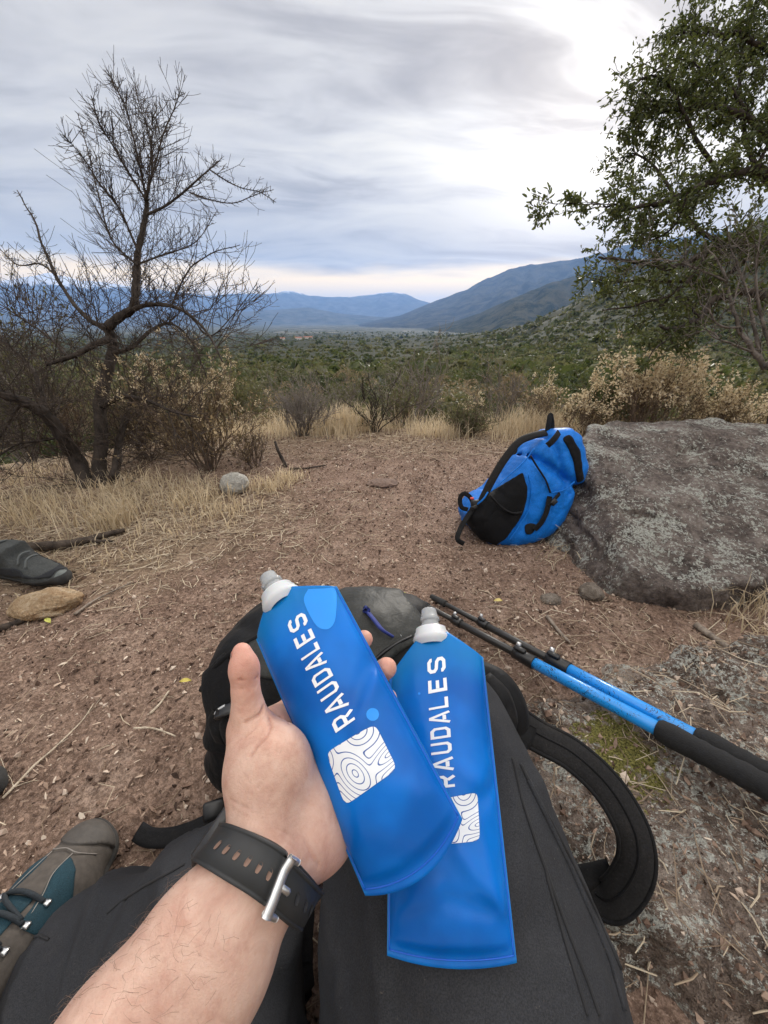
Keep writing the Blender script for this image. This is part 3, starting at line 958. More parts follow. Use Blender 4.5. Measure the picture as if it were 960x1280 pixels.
# ---- the leafy tree reaching in from the right
def leafy_tree():
    P_ = Plant(23); rng = P_.rng
    bx, by = 3.0, 2.35
    base = np.array((bx, by, tz((bx, by))))
    root = thing('evergreen_tree', 'dark green leafy tree whose branches reach in from the right', 'tree', base)
    trunk = Bag(); br = Bag()
    T0 = [base + (0, 0, -0.1), base + (-0.1, 0.0, 0.7), base + (-0.25, 0.1, 1.5), base + (-0.2, 0.2, 2.4), base + (-0.4, 0.2, 3.4)]
    P_.limb(T0, 0.14, 0.06, 6, 14, 0.03, trunk)
    fork = [base + (-0.1, 0.0, 0.75), base + (-0.22, 0.08, 1.3), base + (-0.22, 0.15, 2.0), base + (-0.25, 0.2, 2.7)]
    D_ = 2.35
    def L(pts, dz, r0, r1, f, dens):
        n = len(pts)
        pp = [fork[f]] + [W(x, y, D_ + dz[0] + (dz[1] - dz[0]) * k / max(1, n - 1)) for k, (x, y) in enumerate(pts)] if f is not None else [W(x, y, D_ + dz[0] + (dz[1] - dz[0]) * k / max(1, n - 1)) for k, (x, y) in enumerate(pts)]
        path = P_.limb(pp, r0, r1, 6, 7, 0.03, br)
        limbs.append((path, dens))
    limbs = []
    L([(1000, 385), (908, 368), (873, 398), (849, 408), (825, 408)], (-.1, -.35), 0.030, 0.008, 0, 0.5)
    L([(1010, 310), (960, 302), (935, 303), (905, 305), (880, 318), (850, 332), (815, 332), (780, 326), (748, 322)], (0, -.2), 0.034, 0.005, 0, 0.75)
    L([(1000, 250), (944, 215), (900, 222), (860, 240), (820, 254), (785, 258), (755, 256)], (.1, -.3), 0.034, 0.004, 1, 1.0)
    L([(755, 256), (730, 255), (700, 254), (668, 250)], (-.3, -.35), 0.0035, 0.0012, None, 0.35)
    L([(1000, 190), (940, 150), (890, 132), (850, 137), (815, 142), (790, 150)], (.2, 0), 0.030, 0.004, 2, 1.0)
    L([(1010, 120), (960, 62), (910, 42), (875, 42), (848, 35)], (.2, .1), 0.026, 0.004, 2, 1.0)
    L([(1000, 30), (950, -40), (905, -50), (865, -40)], (.2, .2), 0.024, 0.004, 3, 0.8)
    L([(905, 305), (865, 280), (825, 215), (800, 195), (782, 190)], (-.1, .2), 0.014, 0.003, None, 1.1)
    L([(900, 222), (870, 172), (842, 115), (820, 95), (800, 100)], (.1, -.2), 0.014, 0.003, None, 1.1)
    L([(960, 302), (905, 345), (860, 352), (805, 350), (765, 352), (738, 345)], (.0, .3), 0.016, 0.003, None, 0.75)
    L([(880, 318), (852, 362), (808, 378), (778, 385), (752, 388)], (-.2, .1), 0.012, 0.003, None, 0.5)
    L([(944, 215), (930, 170), (925, 110), (930, 60), (935, 10)], (.1, .5), 0.016, 0.003, None, 1.2)
    L([(860, 240), (845, 280), (815, 300), (790, 300)], (-.2, .1), 0.008, 0.002, None, 1.1)
    L([(940, 150), (905, 95), (880, 85), (855, 80)], (.2, -.1), 0.010, 0.002, None, 1.1)
    L([(944, 215), (960, 180), (985, 140), (1010, 90)], (.0, -.2), 0.012, 0.003, None, 1.1)
    L([(873, 398), (865, 375), (840, 372), (828, 380)], (-.3, -.3), 0.006, 0.002, None, 0.9)
    L([(849, 408), (835, 425), (815, 440), (806, 470)], (-.35, -.35), 0.006, 0.002, None, 0.25)
    for path, dens in limbs:
        seglen = np.linalg.norm(np.diff(path, axis=0), axis=1); tot = seglen.sum()
        px_, _ = pix(path)
        for _ in range(int(tot * 33 * dens) + 4):
            i = rng.randint(len(path) // 6, len(path) - 1)
            if px_[i] > 1030 and rng.rand() < 0.5: continue
            td = unit(path[i + 1] - path[i])
            nd = unit(td * 0.5 + unit(rng.normal(size=3)) * 0.9)
            P_.sprout(path[i], nd, rng.uniform(0.10, 0.24) * (0.45 if dens < 0.4 else 1), 0.0028, 1, up=-0.05, wander=0.25, kids=3, klen=0.55, seg=5, min_r=0.0012, leaf_lv=1, spread=0.9)
    trunk.build('trunk', M_BARK_DARK, root)
    br.build('branches', M_BARK_DARK, root)
    P_.twig.build('twigs', M_BARK_DARK, root)
    pts = np.array(P_.pts); dirs = np.array(P_.dirs)
    dirs /= np.linalg.norm(dirs, axis=1)[:, None]
    rep = 2
    pts = np.repeat(pts, rep, 0) + rng.normal(size=(len(pts) * rep, 3)) * 0.007; dirs = np.repeat(dirs, rep, 0)
    dirs = dirs * 0.5 + rng.normal(size=dirs.shape) * 0.55
    v, q, sh = leaves_geo(pts, dirs, rng.uniform(0.018, 0.038, len(pts)), rng.uniform(0.009, 0.017, len(pts)), rng)
    b = Bag(); b.add(v, q, None, sh); b.build('crown', M_LEAF_TREE, root, attr='shade')
leafy_tree()

# ---- shrubs at the edge of the clearing
def shrub(name, label, base, height, spread, seed, stems, level, wood, leaf=None, leaf_size=0.02, leaf_n=1, tuft=0, tuft_size=0.02, cat='shrub', r=0.006, up=0.35, wander=0.2, kids=4, group=None, lean=(0, 0, 0), leaf_w=0.4, klen=0.5):
    P_ = Plant(seed); rng = P_.rng
    base = np.asarray(base, float); base = np.array((base[0], base[1], tz(base)))
    root = thing(name, label, cat, base, group)
    for k in range(stems):
        a = rng.uniform(0, 2 * math.pi); s = rng.uniform(0.15, 1.0)
        d = np.array((math.cos(a) * s * spread, math.sin(a) * s * spread, height * rng.uniform(0.75, 1.05))) + np.asarray(lean) * height
        b = base + np.array((math.cos(a), math.sin(a), 0)) * rng.uniform(0, 0.12) * spread + (0, 0, -0.02)
        P_.sprout(b, unit(d), np.linalg.norm(d) * rng.uniform(0.50, 0.72), r * rng.uniform(0.5, 0.9), level, up=up, wander=wander, kids=kids, klen=klen, seg=5, min_r=0.0011, leaf_lv=0)
    P_.twig.build('stems', wood, root)
    pts = np.array(P_.pts); dirs = np.array(P_.dirs)
    if leaf is not None:
        k = np.repeat(np.arange(len(pts)), leaf_n)
        pp = pts[k] + rng.normal(size=(len(k), 3)) * leaf_size * 0.4
        v, q, sh = leaves_geo(pp, dirs[k] / (np.linalg.norm(dirs[k], axis=1)[:, None] + 1e-9) + rng.normal(size=(len(k), 3)) * 0.7, leaf_size * rng.uniform(0.6, 1.3, len(k)), leaf_size * leaf_w, rng)
        b = Bag(); b.add(v, q, None, sh); b.build('foliage', leaf, root, attr='shade')
    if tuft:
        hi = np.argsort(-pts[:, 2] + rng.uniform(0, height * 0.7, len(pts)))[:tuft]
        c = pts[hi]
        n = 16
        pp = np.repeat(c, n, 0) + rng.normal(size=(len(c) * n, 3)) * tuft_size * np.array((0.55, 0.55, 0.7))
        v, q = quads_geo(pp, tuft_size * 0.38, rng)
        b = Bag(); b.add(v, q, None, np.repeat(np.clip(rng.normal(0.5, 0.3, len(pp)), 0, 1), 4)); b.build('seed_heads', M_TUFT, root, attr='shade')['kind'] = 'stuff'
    return root

def at(px, d, off=0.0):
    """spot on the ground below a pixel column at distance d"""
    p = W(px, 500, d); return np.array((p[0], p[1], 0))

shrub('flowering_shrub', 'tan dry shrub with cream seed heads between the bare tree and the white stone', gp(262, 588), 0.58, 0.34, 31, 26, 2, M_BARK_BROWN, M_LEAF_DRY, 0.018, 2, 150, 0.012)
shrub('flowering_shrub', 'low dry shrub with a few pale seed heads just right of the white stone', gp(318, 585), 0.27, 0.22, 36, 12, 2, M_BARK_BROWN, M_LEAF_DRY, 0.010, 1, 26, 0.013)
shrub('dead_shrub', 'dense dark grey leafless bush at the far edge above the upright stub', at(372, 2.65), 0.46, 0.36, 32, 30, 2, M_BARK_GREY, None, kids=5, r=0.005)
shrub('dead_shrub', 'leafless bush with a dark upright stem standing in golden grass', at(468, 2.75), 0.50, 0.22, 33, 9, 2, M_BARK_DARK, M_LEAF_OLIVE, 0.014, 1, r=0.008)
shrub('dead_shrub', 'wide spreading grey thorn bush in the middle of the far edge', at(520, 3.9), 0.95, 0.75, 34, 20, 3, M_BARK_GREY, None, kids=3, r=0.010, wander=0.26)
shrub('green_shrub', 'low olive green bush with a pale flower head left of the blue backpack', at(588, 2.65), 0.24, 0.30, 35, 30, 2, M_BARK_BROWN, M_LEAF_OLIVE, 0.016, 2, 14, 0.016, up=0.4)
shrub('dead_shrub', 'thin grey twiggy bush rising behind the low olive bush', at(622, 3.2), 0.62, 0.42, 37, 18, 2, M_BARK_GREY, M_LEAF_DRY, 0.014, 1, r=0.007)
shrub('dead_shrub', 'straw coloured bush with drooping seed stalks beyond the top of the blue backpack', at(676, 2.9), 0.42, 0.26, 38, 18, 2, M_BARK_BROWN, M_LEAF_DRY, 0.018, 1, 34, 0.018)
shrub('flowering_shrub', 'large cream flowering dry shrub behind the lichen covered boulder', at(818, 2.35), 0.72, 0.46, 39, 30, 2, M_BARK_BROWN, M_LEAF_DRY, 0.018, 1, 330, 0.024, r=0.006)
shrub('flowering_shrub', 'yellowish dry shrub with dense seed heads behind the right end of the boulder', at(905, 2.25), 0.46, 0.36, 40, 28, 2, M_BARK_BROWN, M_LEAF_DRY, 0.018, 2, 170, 0.019)
shrub('flowering_shrub', 'small cream tufted shrub between the blue backpack and the boulder top', at(745, 2.55), 0.36, 0.28, 41, 20, 2, M_BARK_BROWN, M_LEAF_DRY, 0.014, 1, 90, 0.020)
shrub('flowering_shrub', 'straw coloured shrub at the right picture edge above the boulder', at(985, 2.3), 0.42, 0.34, 47, 22, 2, M_BARK_BROWN, M_LEAF_DRY, 0.018, 2, 120, 0.018)
shrub('green_shrub', 'bright green leafy bush in front of the slope right of the backpack', at(768, 3.6), 0.72, 0.50, 42, 26, 2, M_BARK_BROWN, M_LEAF_GREEN, 0.040, 3, up=0.3)
shrub('green_shrub', 'yellow green bush under the leafy tree near the right edge', at(905, 3.8), 0.85, 0.62, 43, 26, 2, M_BARK_BROWN, M_LEAF_OLIVE, 0.040, 3)
shrub('green_shrub', 'grey green leafy bush at the left picture edge behind the bare tree', at(2, 2.25), 1.15, 0.45, 44, 26, 2, M_BARK_GREY, M_LEAF_OLIVE, 0.024, 2, r=0.008)
shrub('dead_shrub', 'tangled dark leafless thicket behind the bare tree trunk', at(60, 2.45), 0.75, 0.60, 45, 24, 2, M_BARK_BROWN, M_LEAF_DRY, 0.012, 1, kids=5, r=0.007, wander=0.3)
shrub('dead_shrub', 'dense bare thicket directly right of the bare tree trunk', at(165, 2.05), 0.50, 0.40, 53, 22, 2, M_BARK_BROWN, M_LEAF_DRY, 0.010, 1, kids=5, r=0.005, wander=0.3)
shrub('dead_shrub', 'dark leafless thicket between the bare tree and the flowering shrub', at(205, 2.3), 0.52, 0.45, 46, 24, 2, M_BARK_BROWN, M_LEAF_DRY, 0.012, 1, kids=5, r=0.006, wander=0.3)
shrub('green_shrub', 'dark green bush seen through the twigs of the bare tree', at(150, 4.2), 1.0, 0.8, 48, 26, 2, M_BARK_BROWN, M_LEAF_OLIVE, 0.045, 3)
shrub('green_shrub', 'olive bush behind the tan flowering shrub left of centre', at(285, 3.9), 0.8, 0.6, 49, 24, 2, M_BARK_BROWN, M_LEAF_OLIVE, 0.040, 2)
shrub('green_shrub', 'small green bush beside the leafless bush with the dark stem', at(498, 3.0), 0.40, 0.22, 50, 12, 2, M_BARK_BROWN, M_LEAF_OLIVE, 0.022, 1)
shrub('dead_shrub', 'brown twiggy bush between the dark grey bush and the golden grass', at(420, 3.6), 0.70, 0.5, 51, 20, 2, M_BARK_GREY, M_LEAF_OLIVE, 0.022, 1, r=0.007)

def grey_shrub():
    P_ = Plant(61); rng = P_.rng; P_.slim = 0.62
    b0 = W(985, 505, 2.0); base = np.array((b0[0], b0[1], tz(b0)))
    root = thing('dead_shrub', 'pale grey dead bush with bare forking branches at the right edge', 'shrub', base)
    st = Bag()
    D_ = 1.95
    def L(pts, dz, r0, r1, dens=1.0, n=14):
        path = P_.limb([W(x, y, D_ + dz * k / len(pts)) for k, (x, y) in enumerate(pts)], r0, r1, 5, 7, 0.02, st)
        for _ in range(n):
            i = rng.randint(2, len(path) - 1)
            P_.sprout(path[i], unit(path[i + 1] - path[i]) * 0.7 + unit(rng.normal(size=3)) * 0.7, rng.uniform(0.10, 0.26), 0.0026, 1, up=0.25, wander=0.25, kids=3, klen=0.5, seg=5, min_r=0.0011)
        return path
    P_.limb([base + (0.03, 0, -0.05), W(972, 480, D_), W(955, 455, D_)], 0.036, 0.030, 6, 10, 0.01, st)
    L([(958, 460), (940, 440), (925, 415), (915, 385), (905, 350), (893, 322), (880, 300)], 0.1, 0.024, 0.004)
    L([(955, 458), (945, 420), (938, 380), (928, 345), (915, 310), (905, 275)], 0.2, 0.018, 0.003)
    L([(965, 465), (962, 430), (950, 390), (945, 350), (948, 310), (955, 275)], -0.1, 0.018, 0.003)
    L([(925, 415), (900, 405), (880, 385), (868, 362), (850, 340)], 0.0, 0.010, 0.002)
    L([(905, 350), (880, 340), (855, 330), (825, 325), (800, 318)], -0.1, 0.008, 0.002)
    L([(940, 440), (915, 430), (890, 420), (872, 400)], -0.1, 0.010, 0.002)
    L([(915, 385), (925, 350), (935, 320), (930, 290)], 0.1, 0.008, 0.002)
    st.build('branches', M_BARK_WEATHER, root)
    P_.twig.build('twigs', M_BARK_WEATHER, root)
grey_shrub()

# ---- scrub on the slope below: every bush near enough to tell apart is its own thing
def bush_mesh(name, seed, nleaf, size, leafmat):
    rng = np.random.RandomState(seed)
    lob = rng.normal(size=(11, 3)) * np.array((0.42, 0.42, 0.20)) + np.array((0, 0, 0.48)); lr = rng.uniform(0.18, 0.34, 11)
    k = rng.randint(0, 11, nleaf)
    d = rng.normal(size=(nleaf, 3)); d /= np.linalg.norm(d, axis=1)[:, None]
    p = lob[k] + d * (lr[k] * rng.uniform(0.55, 1.08, nleaf) ** 0.5)[:, None]
    p[:, 2] = np.maximum(p[:, 2], 0.02)
    v, q = quads_geo(p, size, rng)
    sh = np.clip(0.35 + 0.35 * rng.normal(size=nleaf) * 0.6 + 0.25 * (k % 3 - 1), 0, 1)
    b = Bag(); b.add(v, q, None, np.repeat(sh, 4))
    me = b.data(name, False, 'shade'); me.materials.append(leafmat)
    st = Plant(seed + 5)
    for j in range(7):
        a = rng.uniform(0, 6.28)
        st.sprout((0, 0, -0.05), (math.cos(a) * 0.7, math.sin(a) * 0.7, 1), 0.7, 0.025, 1, seg=4, kids=2)
    ms = st.twig.data(name + '_stems'); ms.materials.append(M_BARK_GREY)
    return me, ms

def slope_bushes():
    kinds = [('dark green rounded scrub bush on the slope below the clearing', [bush_mesh('foliage', 100 + k, 1700, 0.050, M_LEAF_GREEN) for k in range(4)]),
             ('olive scrub bush on the slope below the clearing', [bush_mesh('foliage', 110 + k, 1300, 0.048, M_LEAF_OLIVE) for k in range(4)]),
             ('dry brown scrub bush on the slope below the clearing', [bush_mesh('foliage', 120 + k, 900, 0.040, M_LEAF_DRY) for k in range(3)])]
    rng = np.random.RandomState(77)
    n = 0; placed = []
    tries = 0
    while n < 270 and tries < 6000:
        tries += 1
        r = 5.2 * (62 / 5.2) ** rng.rand() ** 0.8; az = math.radians(rng.uniform(-48, 47))
        x, y = r * math.sin(az), r * math.cos(az)
        s = rng.uniform(0.7, 1.5) * (0.75 + min(r, 40) / 40 * 0.9) * (0.62 if r < 10 else 1)
        if any((x - a) ** 2 + (y - b) ** 2 < (0.42 * (s + c)) ** 2 for a, b, c in placed): continue
        z = tz((x, y))
        # keep the view over the valley open: nothing may stand above the horizon haze
        lim = (H - z - r * (0.045 + 0.45 / r)) / 0.75
        if r < 40: s = min(s, max(lim, 0.35))
        placed.append((x, y, s))
        ki = rng.choice(3, p=(0.36, 0.40, 0.24))
        label, ms = kinds[ki]
        me, st = ms[rng.randint(len(ms))]
        o = thing('scrub_bush', label, 'bush', (x, y, z), 'scrub bushes on the slope, ' + ('dark green', 'olive', 'dry brown')[ki])
        o.rotation_euler = (0, 0, rng.uniform(0, 6.28)); o.scale = (s, s, s * rng.uniform(0.7, 1.05))
        for nm, m in (('foliage', me), ('stems', st)):
            c = bpy.data.objects.new(nm, m); COL.objects.link(c); c.parent = o
        n += 1
    return placed
slope_bushes()

def far_scrub():
    rng = np.random.RandomState(91)
    n = 9500
    r = 55 * (2300 / 55) ** (rng.rand(n) ** 0.9); az = np.radians(rng.uniform(-50, 50, n))
    x, y = r * np.sin(az), r * np.cos(az)
    # the hillside on the right is closely covered, the valley floor carries taller trees
    m = 7000; rh = 90 * (880 / 90) ** rng.rand(m); ah = np.radians(rng.uniform(9, 52, m))
    m2 = 2600; rv = rng.uniform(900, 4200, m2); av = np.radians(rng.uniform(-48, 14, m2))
    x = np.concatenate([x, rh * np.sin(ah), rv * np.sin(av)]); y = np.concatenate([y, rh * np.cos(ah), rv * np.cos(av)]); r = np.hypot(x, y); n = len(r)
    dens = fbm(np.stack([x, y, x * 0], -1) / 60.0, 3, 15)
    keep = dens > rng.uniform(-1.0, 0.05, n)
    r, x, y = r[keep], x[keep], y[keep]; n = len(r)
    z = terrain(x, y, False)
    s = np.exp(rng.normal(-0.05, 0.42, n)) * np.where(r > 1400, 1.5, 1.0) * (1.1 + np.clip(r / 550, 0, 2.6))
    nl = np.where(r < 160, 36, np.where(r < 500, 17, 8))
    for nm, mat, lab, sel in (('far_scrub', M_LEAF_GREEN, 'mass of green scrub covering the lower slopes', rng.rand(n) < 0.5),
                              ('far_dry_scrub', M_LEAF_OLIVE, 'mass of olive dry scrub covering the lower slopes', None)):
        if sel is None: sel = ~last
        last = sel
        idx = np.repeat(np.where(sel)[0], nl[sel])
        d = rng.normal(size=(len(idx), 3)); d /= np.linalg.norm(d, axis=1)[:, None]; d[:, 2] = np.abs(d[:, 2])
        rad = rng.uniform(0.5, 1.0, len(idx))[:, None]
        p = np.stack([x[idx], y[idx], z[idx]], -1) + d * rad * s[idx][:, None] * np.array((0.75, 0.75, 0.62))
        v, q = quads_geo(p, 1.0, rng)
        c = np.repeat(p, 4, 0); sz = np.repeat(s[idx] * np.where(nl[idx] > 30, 0.31, np.where(nl[idx] > 10, 0.47, 0.72)), 4)[:, None]
        v = c + (v - c) * sz
        sh = np.repeat(np.clip(rng.normal(0.4, 0.25, n)[idx] + rng.normal(0, 0.15, len(idx)), 0, 1), 4)
        b = Bag(); b.add(v, q, None, sh)
        o = b.build(nm, mat, None, False, 'shade'); o['kind'] = 'stuff'; o['label'] = lab
far_scrub()

# ---- a few pale houses far out on the valley floor
def far_house(px, py, wd, label):
    d = W(px, py, 1.0) - np.array((0, 0, H)); d = d / np.hypot(d[0], d[1]); R_ = 1500.0
    x, y = d[0] * R_, d[1] * R_; z = float(terrain(np.array([x]), np.array([y]), False)[0])
    root = thing('house', label, 'house', (x, y, z), 'far houses')
    sd = np.array((y, -x, 0)) / R_; fw = np.array((x, y, 0)) / R_; up = np.array((0, 0, 1.0)); c = np.array((x, y, z))
    b = Bag(); b.add(*box_geo(c + up * 4.0, sd, fw, up, wd, 12, 9, .02)); b.build('wall', mat_simple('white_plaster', (0.75, 0.73, 0.70), .8, .05, 1, 0), root)
    P_ = [c + sd * a * (wd / 2 + .8) + fw * b_ * 6.8 + up * h for a in (-1, 1) for b_, h in ((-1, 8.45), (0, 12.0), (1, 8.45))]
    obj('roof', P_, [(0, 1, 4, 3), (1, 2, 5, 4)], [(0, 2, 1), (3, 4, 5)], mat_simple('tile_roof', (0.30, 0.14, 0.09), .8, .1, 1, 0), root, False)
far_house(372, 410, 22, 'pale house far out in the valley right of the bare tree')
far_house(384, 410, 30, 'long white house beside another in the far valley')
far_house(352, 411, 16, 'small white house furthest left on the valley floor')

# ---- dry grass
def blades(bag, base, h, lean, rng, w=0.0016):
    n = len(base); h = np.asarray(h)[:, None]
    a = rng.uniform(0, 2 * math.pi, n); d = np.stack([np.cos(a), np.sin(a), 0 * a], -1)
    side = np.stack([-np.sin(a), np.cos(a), 0 * a], -1)
    a2 = rng.uniform(0, 6.28, n); side = np.stack([np.cos(a2), np.sin(a2), 0 * a2], -1)
    l = (lean * rng.uniform(0.2, 1.6, n))[:, None]
    up = np.array((0, 0, 1.0))
    m1 = base + h * (0.45 * up + 0.16 * l * d); m2 = base + h * (0.80 * up * (1 - 0.12 * l) + 0.50 * l * d); tip = base + h * (up * (1 - 0.35 * l) + 1.0 * l * d)
    ww = w * rng.uniform(0.6, 1.4, n)[:, None]
    v = np.stack([base - side * ww, base + side * ww, m1 - side * ww * .9, m1 + side * ww * .9, m2 - side * ww * .6, m2 + side * ww * .6, tip], 1).reshape(-1, 3)
    k = np.arange(n)[:, None] * 7
    q = np.concatenate([k + [[0, 1, 3, 2]], k + [[2, 3, 5, 4]]]); t = k + [[4, 5, 6]]
    bag.add(v, q, t, np.repeat(np.clip(rng.normal(0.5, 0.28, n), 0, 1), 7))

def grass():
    rng = np.random.RandomState(5)
    b = Bag()
    def patch_(cx, cy, sx, sy, n, h, lean):
        """n blades around a ground point"""
        x = cx + rng.normal(size=n) * sx; y = cy + rng.normal(size=n) * sy
        p = np.stack([x, y, terrain(x, y) - 0.004], -1)
        blades(b, p, h * rng.uniform(0.35, 1.15, n), lean, rng)
    def tuft(px, py, n, h, lean=0.5, s=0.05):
        c = gp(px, py); patch_(c[0], c[1], s, s, n, h, lean)
    # under the bare tree
    for px, py, n, h, s in ((60, 625, 260, .10, .16), (130, 640, 240, .12, .10), (30, 650, 200, .12, .10), (200, 620, 240, .09, .12), (250, 625, 260, .10, .08), (335, 612, 240, .08, .05), (360, 600, 160, .08, .04), (240, 650, 160, .07, .1), (145, 660, 150, .14, .04), (20, 600, 160, .1, .12), (160, 610, 200, .09, .1), (100, 690, 160, .06, .1), (285, 640, 160, .06, .06)):
        tuft(px, py, n, h, 0.6, s)
    for px, py, n, h, s in ((945, 770, 90, .13, .05), (930, 745, 50, .10, .04), (690, 665, 60, .11, .04), (705, 645, 60, .13, .04), (700, 700, 40, .07, .05), (960, 800, 40, .09, .04)):
        tuft(px, py, n, h, 1.0, s)
    # golden fringe along the far edge of the clearing
    for k in range(120):
        px = rng.uniform(200, 980); d = rng.uniform(2.45, 3.3)
        p = at(px, d); patch_(p[0], p[1], .07, .07, 42, rng.uniform(.09, .20), .55)
    for px, d, n, h in ((430, 2.75, 420, .24), (410, 2.7, 300, .2), (450, 2.8, 300, .22), (690, 2.75, 420, .24), (670, 2.65, 300, .2), (715, 2.6, 260, .18), (540, 2.6, 220, .14), (640, 2.7, 240, .16), (340, 2.6, 160, .12), (655, 2.9, 300, .26), (860, 2.2, 300, .22), (930, 2.15, 260, .2), (790, 2.15, 240, .18)):
        p = at(px, d); patch_(p[0], p[1], .09, .07, n, h, .5)
    for k in range(60):                                        # thin dry grass further down
        px = rng.uniform(150, 960); d = rng.uniform(3.3, 6.0)
        p = at(px, d); patch_(p[0], p[1], .15, .15, 40, rng.uniform(.15, .34), .5)
    o = b.build('dry_grass', M_STRAW, None, False, 'shade'); o['kind'] = 'stuff'; o['label'] = 'dry straw coloured grass around the clearing'
grass()

# =================================================================== STONES, STICKS, LITTER
def rock_mat(name, lo, mid, hi, lichen=0.0, lich_col=(0.37, 0.385, 0.34), sc=1.0, moss=None):
    def f(t):
        p = pos(t)
        n = t.noise(p, 5.0 * sc, 6, 0.65, 0.4); m = t.noise(p, 38.0 * sc, 5, 0.65); g = t.noise(p, 160.0 * sc, 3, 0.6)
        c = t.ramp(t.math('ADD', t.math('MULTIPLY', n, 0.55), t.math('MULTIPLY', m, 0.45)), [(0.38, lo), (0.50, mid), (0.62, hi)])
        c = t.mix(t.math('MULTIPLY', t.smooth(g, 0.40, 0.30), 0.5), c, tuple(k * 0.5 for k in lo))
        if lichen:
            a = t.noise(p, 6.5 * sc, 3, 0.55, 0.3); b = t.noise(p, 52.0 * sc, 5, 0.75, 0.6); d = t.noise(p, 110.0 * sc, 3, 0.7)
            k = t.math('ADD', t.math('MULTIPLY', a, 0.28), t.math('ADD', t.math('MULTIPLY', b, 0.54), t.math('MULTIPLY', d, 0.20)))
            k = t.smooth(k, 0.570 - lichen, 0.588 - lichen)
            nz = t.xyz(t.add('ShaderNodeNewGeometry').outputs['Normal'])[2]
            k = t.math('MULTIPLY', k, t.smooth(nz, 0.05, 0.5))
            lc = t.mix(t.smooth(d, 0.35, 0.65), tuple(x * 0.72 for x in lich_col), tuple(x * 1.18 for x in lich_col))
            c = t.mix(t.math('MULTIPLY', k, 0.92), c, lc)
        if moss:
            (mx, my, mz), mr = moss
            dd = t.vmath('DISTANCE', p, (mx, my, mz))
            k = t.math('ADD', t.math('DIVIDE', dd, mr), t.math('MULTIPLY', t.math('SUBTRACT', t.noise(p, 38.0, 5, 0.75), 0.5), 3.6))
            k = t.math('SUBTRACT', 1.0, t.smooth(k, 0.62, 0.95))
            c = t.mix(k, c, t.ramp(g, [(0.38, (0.085, 0.080, 0.022)), (0.62, (0.30, 0.275, 0.085))]))
        t.put(t.b.inputs['Base Color'], c); t.put(t.b.inputs['Roughness'], 0.92); t.put(t.b.inputs['Specular IOR Level'], 0.2)
        b1 = bump(t, n, 0.6, 0.03); b2 = bump(t, m, 1.0, 0.018, b1); b3 = bump(t, g, 0.9, 0.006, b2)
        t.put(t.b.inputs['Normal'], b3)
    return material(name, f)

def convex_rock(name, label, planes, lo, hi, h, mat, seed, rnd=0.03, amp=0.02, freq=6.0, crack=0.0, cat='rock'):
    """a rock hewn from half spaces [(point, normal)], edges rounded, surface broken up"""
    F = Field(lo, hi, h)
    s, p = F.sub(F.lo, F.lo + (F.n - 1) * h)
    d = np.full(p.shape[:-1], -9.0, np.float32)
    def cut(wp):
        d = np.full(wp.shape[:-1], -9.0, np.float32)
        for c, n in planes:
            n = unit(n).astype(np.float32)
            e = (wp - np.asarray(c, np.float32)) @ n
            t = np.clip(0.5 + 0.5 * (d - e) / rnd, 0, 1)
            d = e + (d - e) * t + rnd * t * (1 - t)
        return d
    d = cut(p)
    near = np.abs(d) < amp * 2.2 + 0.02                                  # only the skin of the rock needs detail
    pp = p[near]
    dd = cut(pp + (fbm(pp * freq * 0.5, 2, seed)[..., None] * amp * 1.5).astype(np.float32)) + amp * fbm(pp * freq, 4, seed + 2, 0.55)
    dd = dd - amp * 0.42 * (ridged(pp * freq * 3.3, 3, seed + 7) - 0.6) * (0.5 + noise3(pp * freq * 0.8, seed + 9))
    if crack: dd = dd + crack * np.maximum(0, ridged(pp * np.array((2.2, 2.2, 6.0), np.float32), 3, seed + 4) - 0.62)
    d[near] = dd
    F.v = d.astype(np.float32)
    v, q = F.mesh()
    o = obj(name, v, q, None, mat)
    return tag(o, label, cat)

def pebble_rock(name, label, c, size, mat, seed, amp=0.22, flat=0.7, rot=0.0, nu=72, nv=44, facet=0.5, cat='stone', sink=0.25):
    """one loose stone; size = (x, y, z) half axes"""
    rng = np.random.RandomState(seed)
    u = np.arange(nu) / nu * 2 * math.pi; w = np.linspace(0.02, math.pi - 0.02, nv)
    U, V = np.meshgrid(u, w, indexing='xy')
    d = np.stack([np.sin(V) * np.cos(U), np.sin(V) * np.sin(U), np.cos(V)], -1)
    r = 1 + amp * fbm(d * 1.6 + seed * 3.1, 4, seed)
    for k in range(9):                                  # flattened faces
        n = unit(rng.normal(size=3)); h = rng.uniform(0.66, 0.92)
        e = d @ n
        r = np.where(e > 0.05, np.minimum(r, np.where(e > 0.05, h / np.maximum(e, 0.05), 9) * facet + r * (1 - facet)), r)
    r = r + 0.05 * (ridged(d * 4.5 + seed, 3, seed + 3) - 0.6) + 0.03 * fbm(d * 9.0 + seed, 2, seed)
    P_ = d * r[..., None] * np.asarray(size)
    cr, sr = math.cos(rot), math.sin(rot)
    P_ = np.stack([P_[..., 0] * cr - P_[..., 1] * sr, P_[..., 0] * sr + P_[..., 1] * cr, P_[..., 2]], -1)
    c = np.asarray(c, float); z0 = tz(c) + size[2] * (1 - 2 * sink) if len(c) < 3 or c[2] == 0 else c[2]
    v = P_.reshape(-1, 3) + np.array((c[0], c[1], z0))
    i, j = np.meshgrid(np.arange(nv - 1), np.arange(nu), indexing='ij')
    q = np.stack([i * nu + j, (i + 1) * nu + j, (i + 1) * nu + (j + 1) % nu, i * nu + (j + 1) % nu], -1).reshape(-1, 4)
    return tag(obj(name, v, q, None, mat), label, cat)

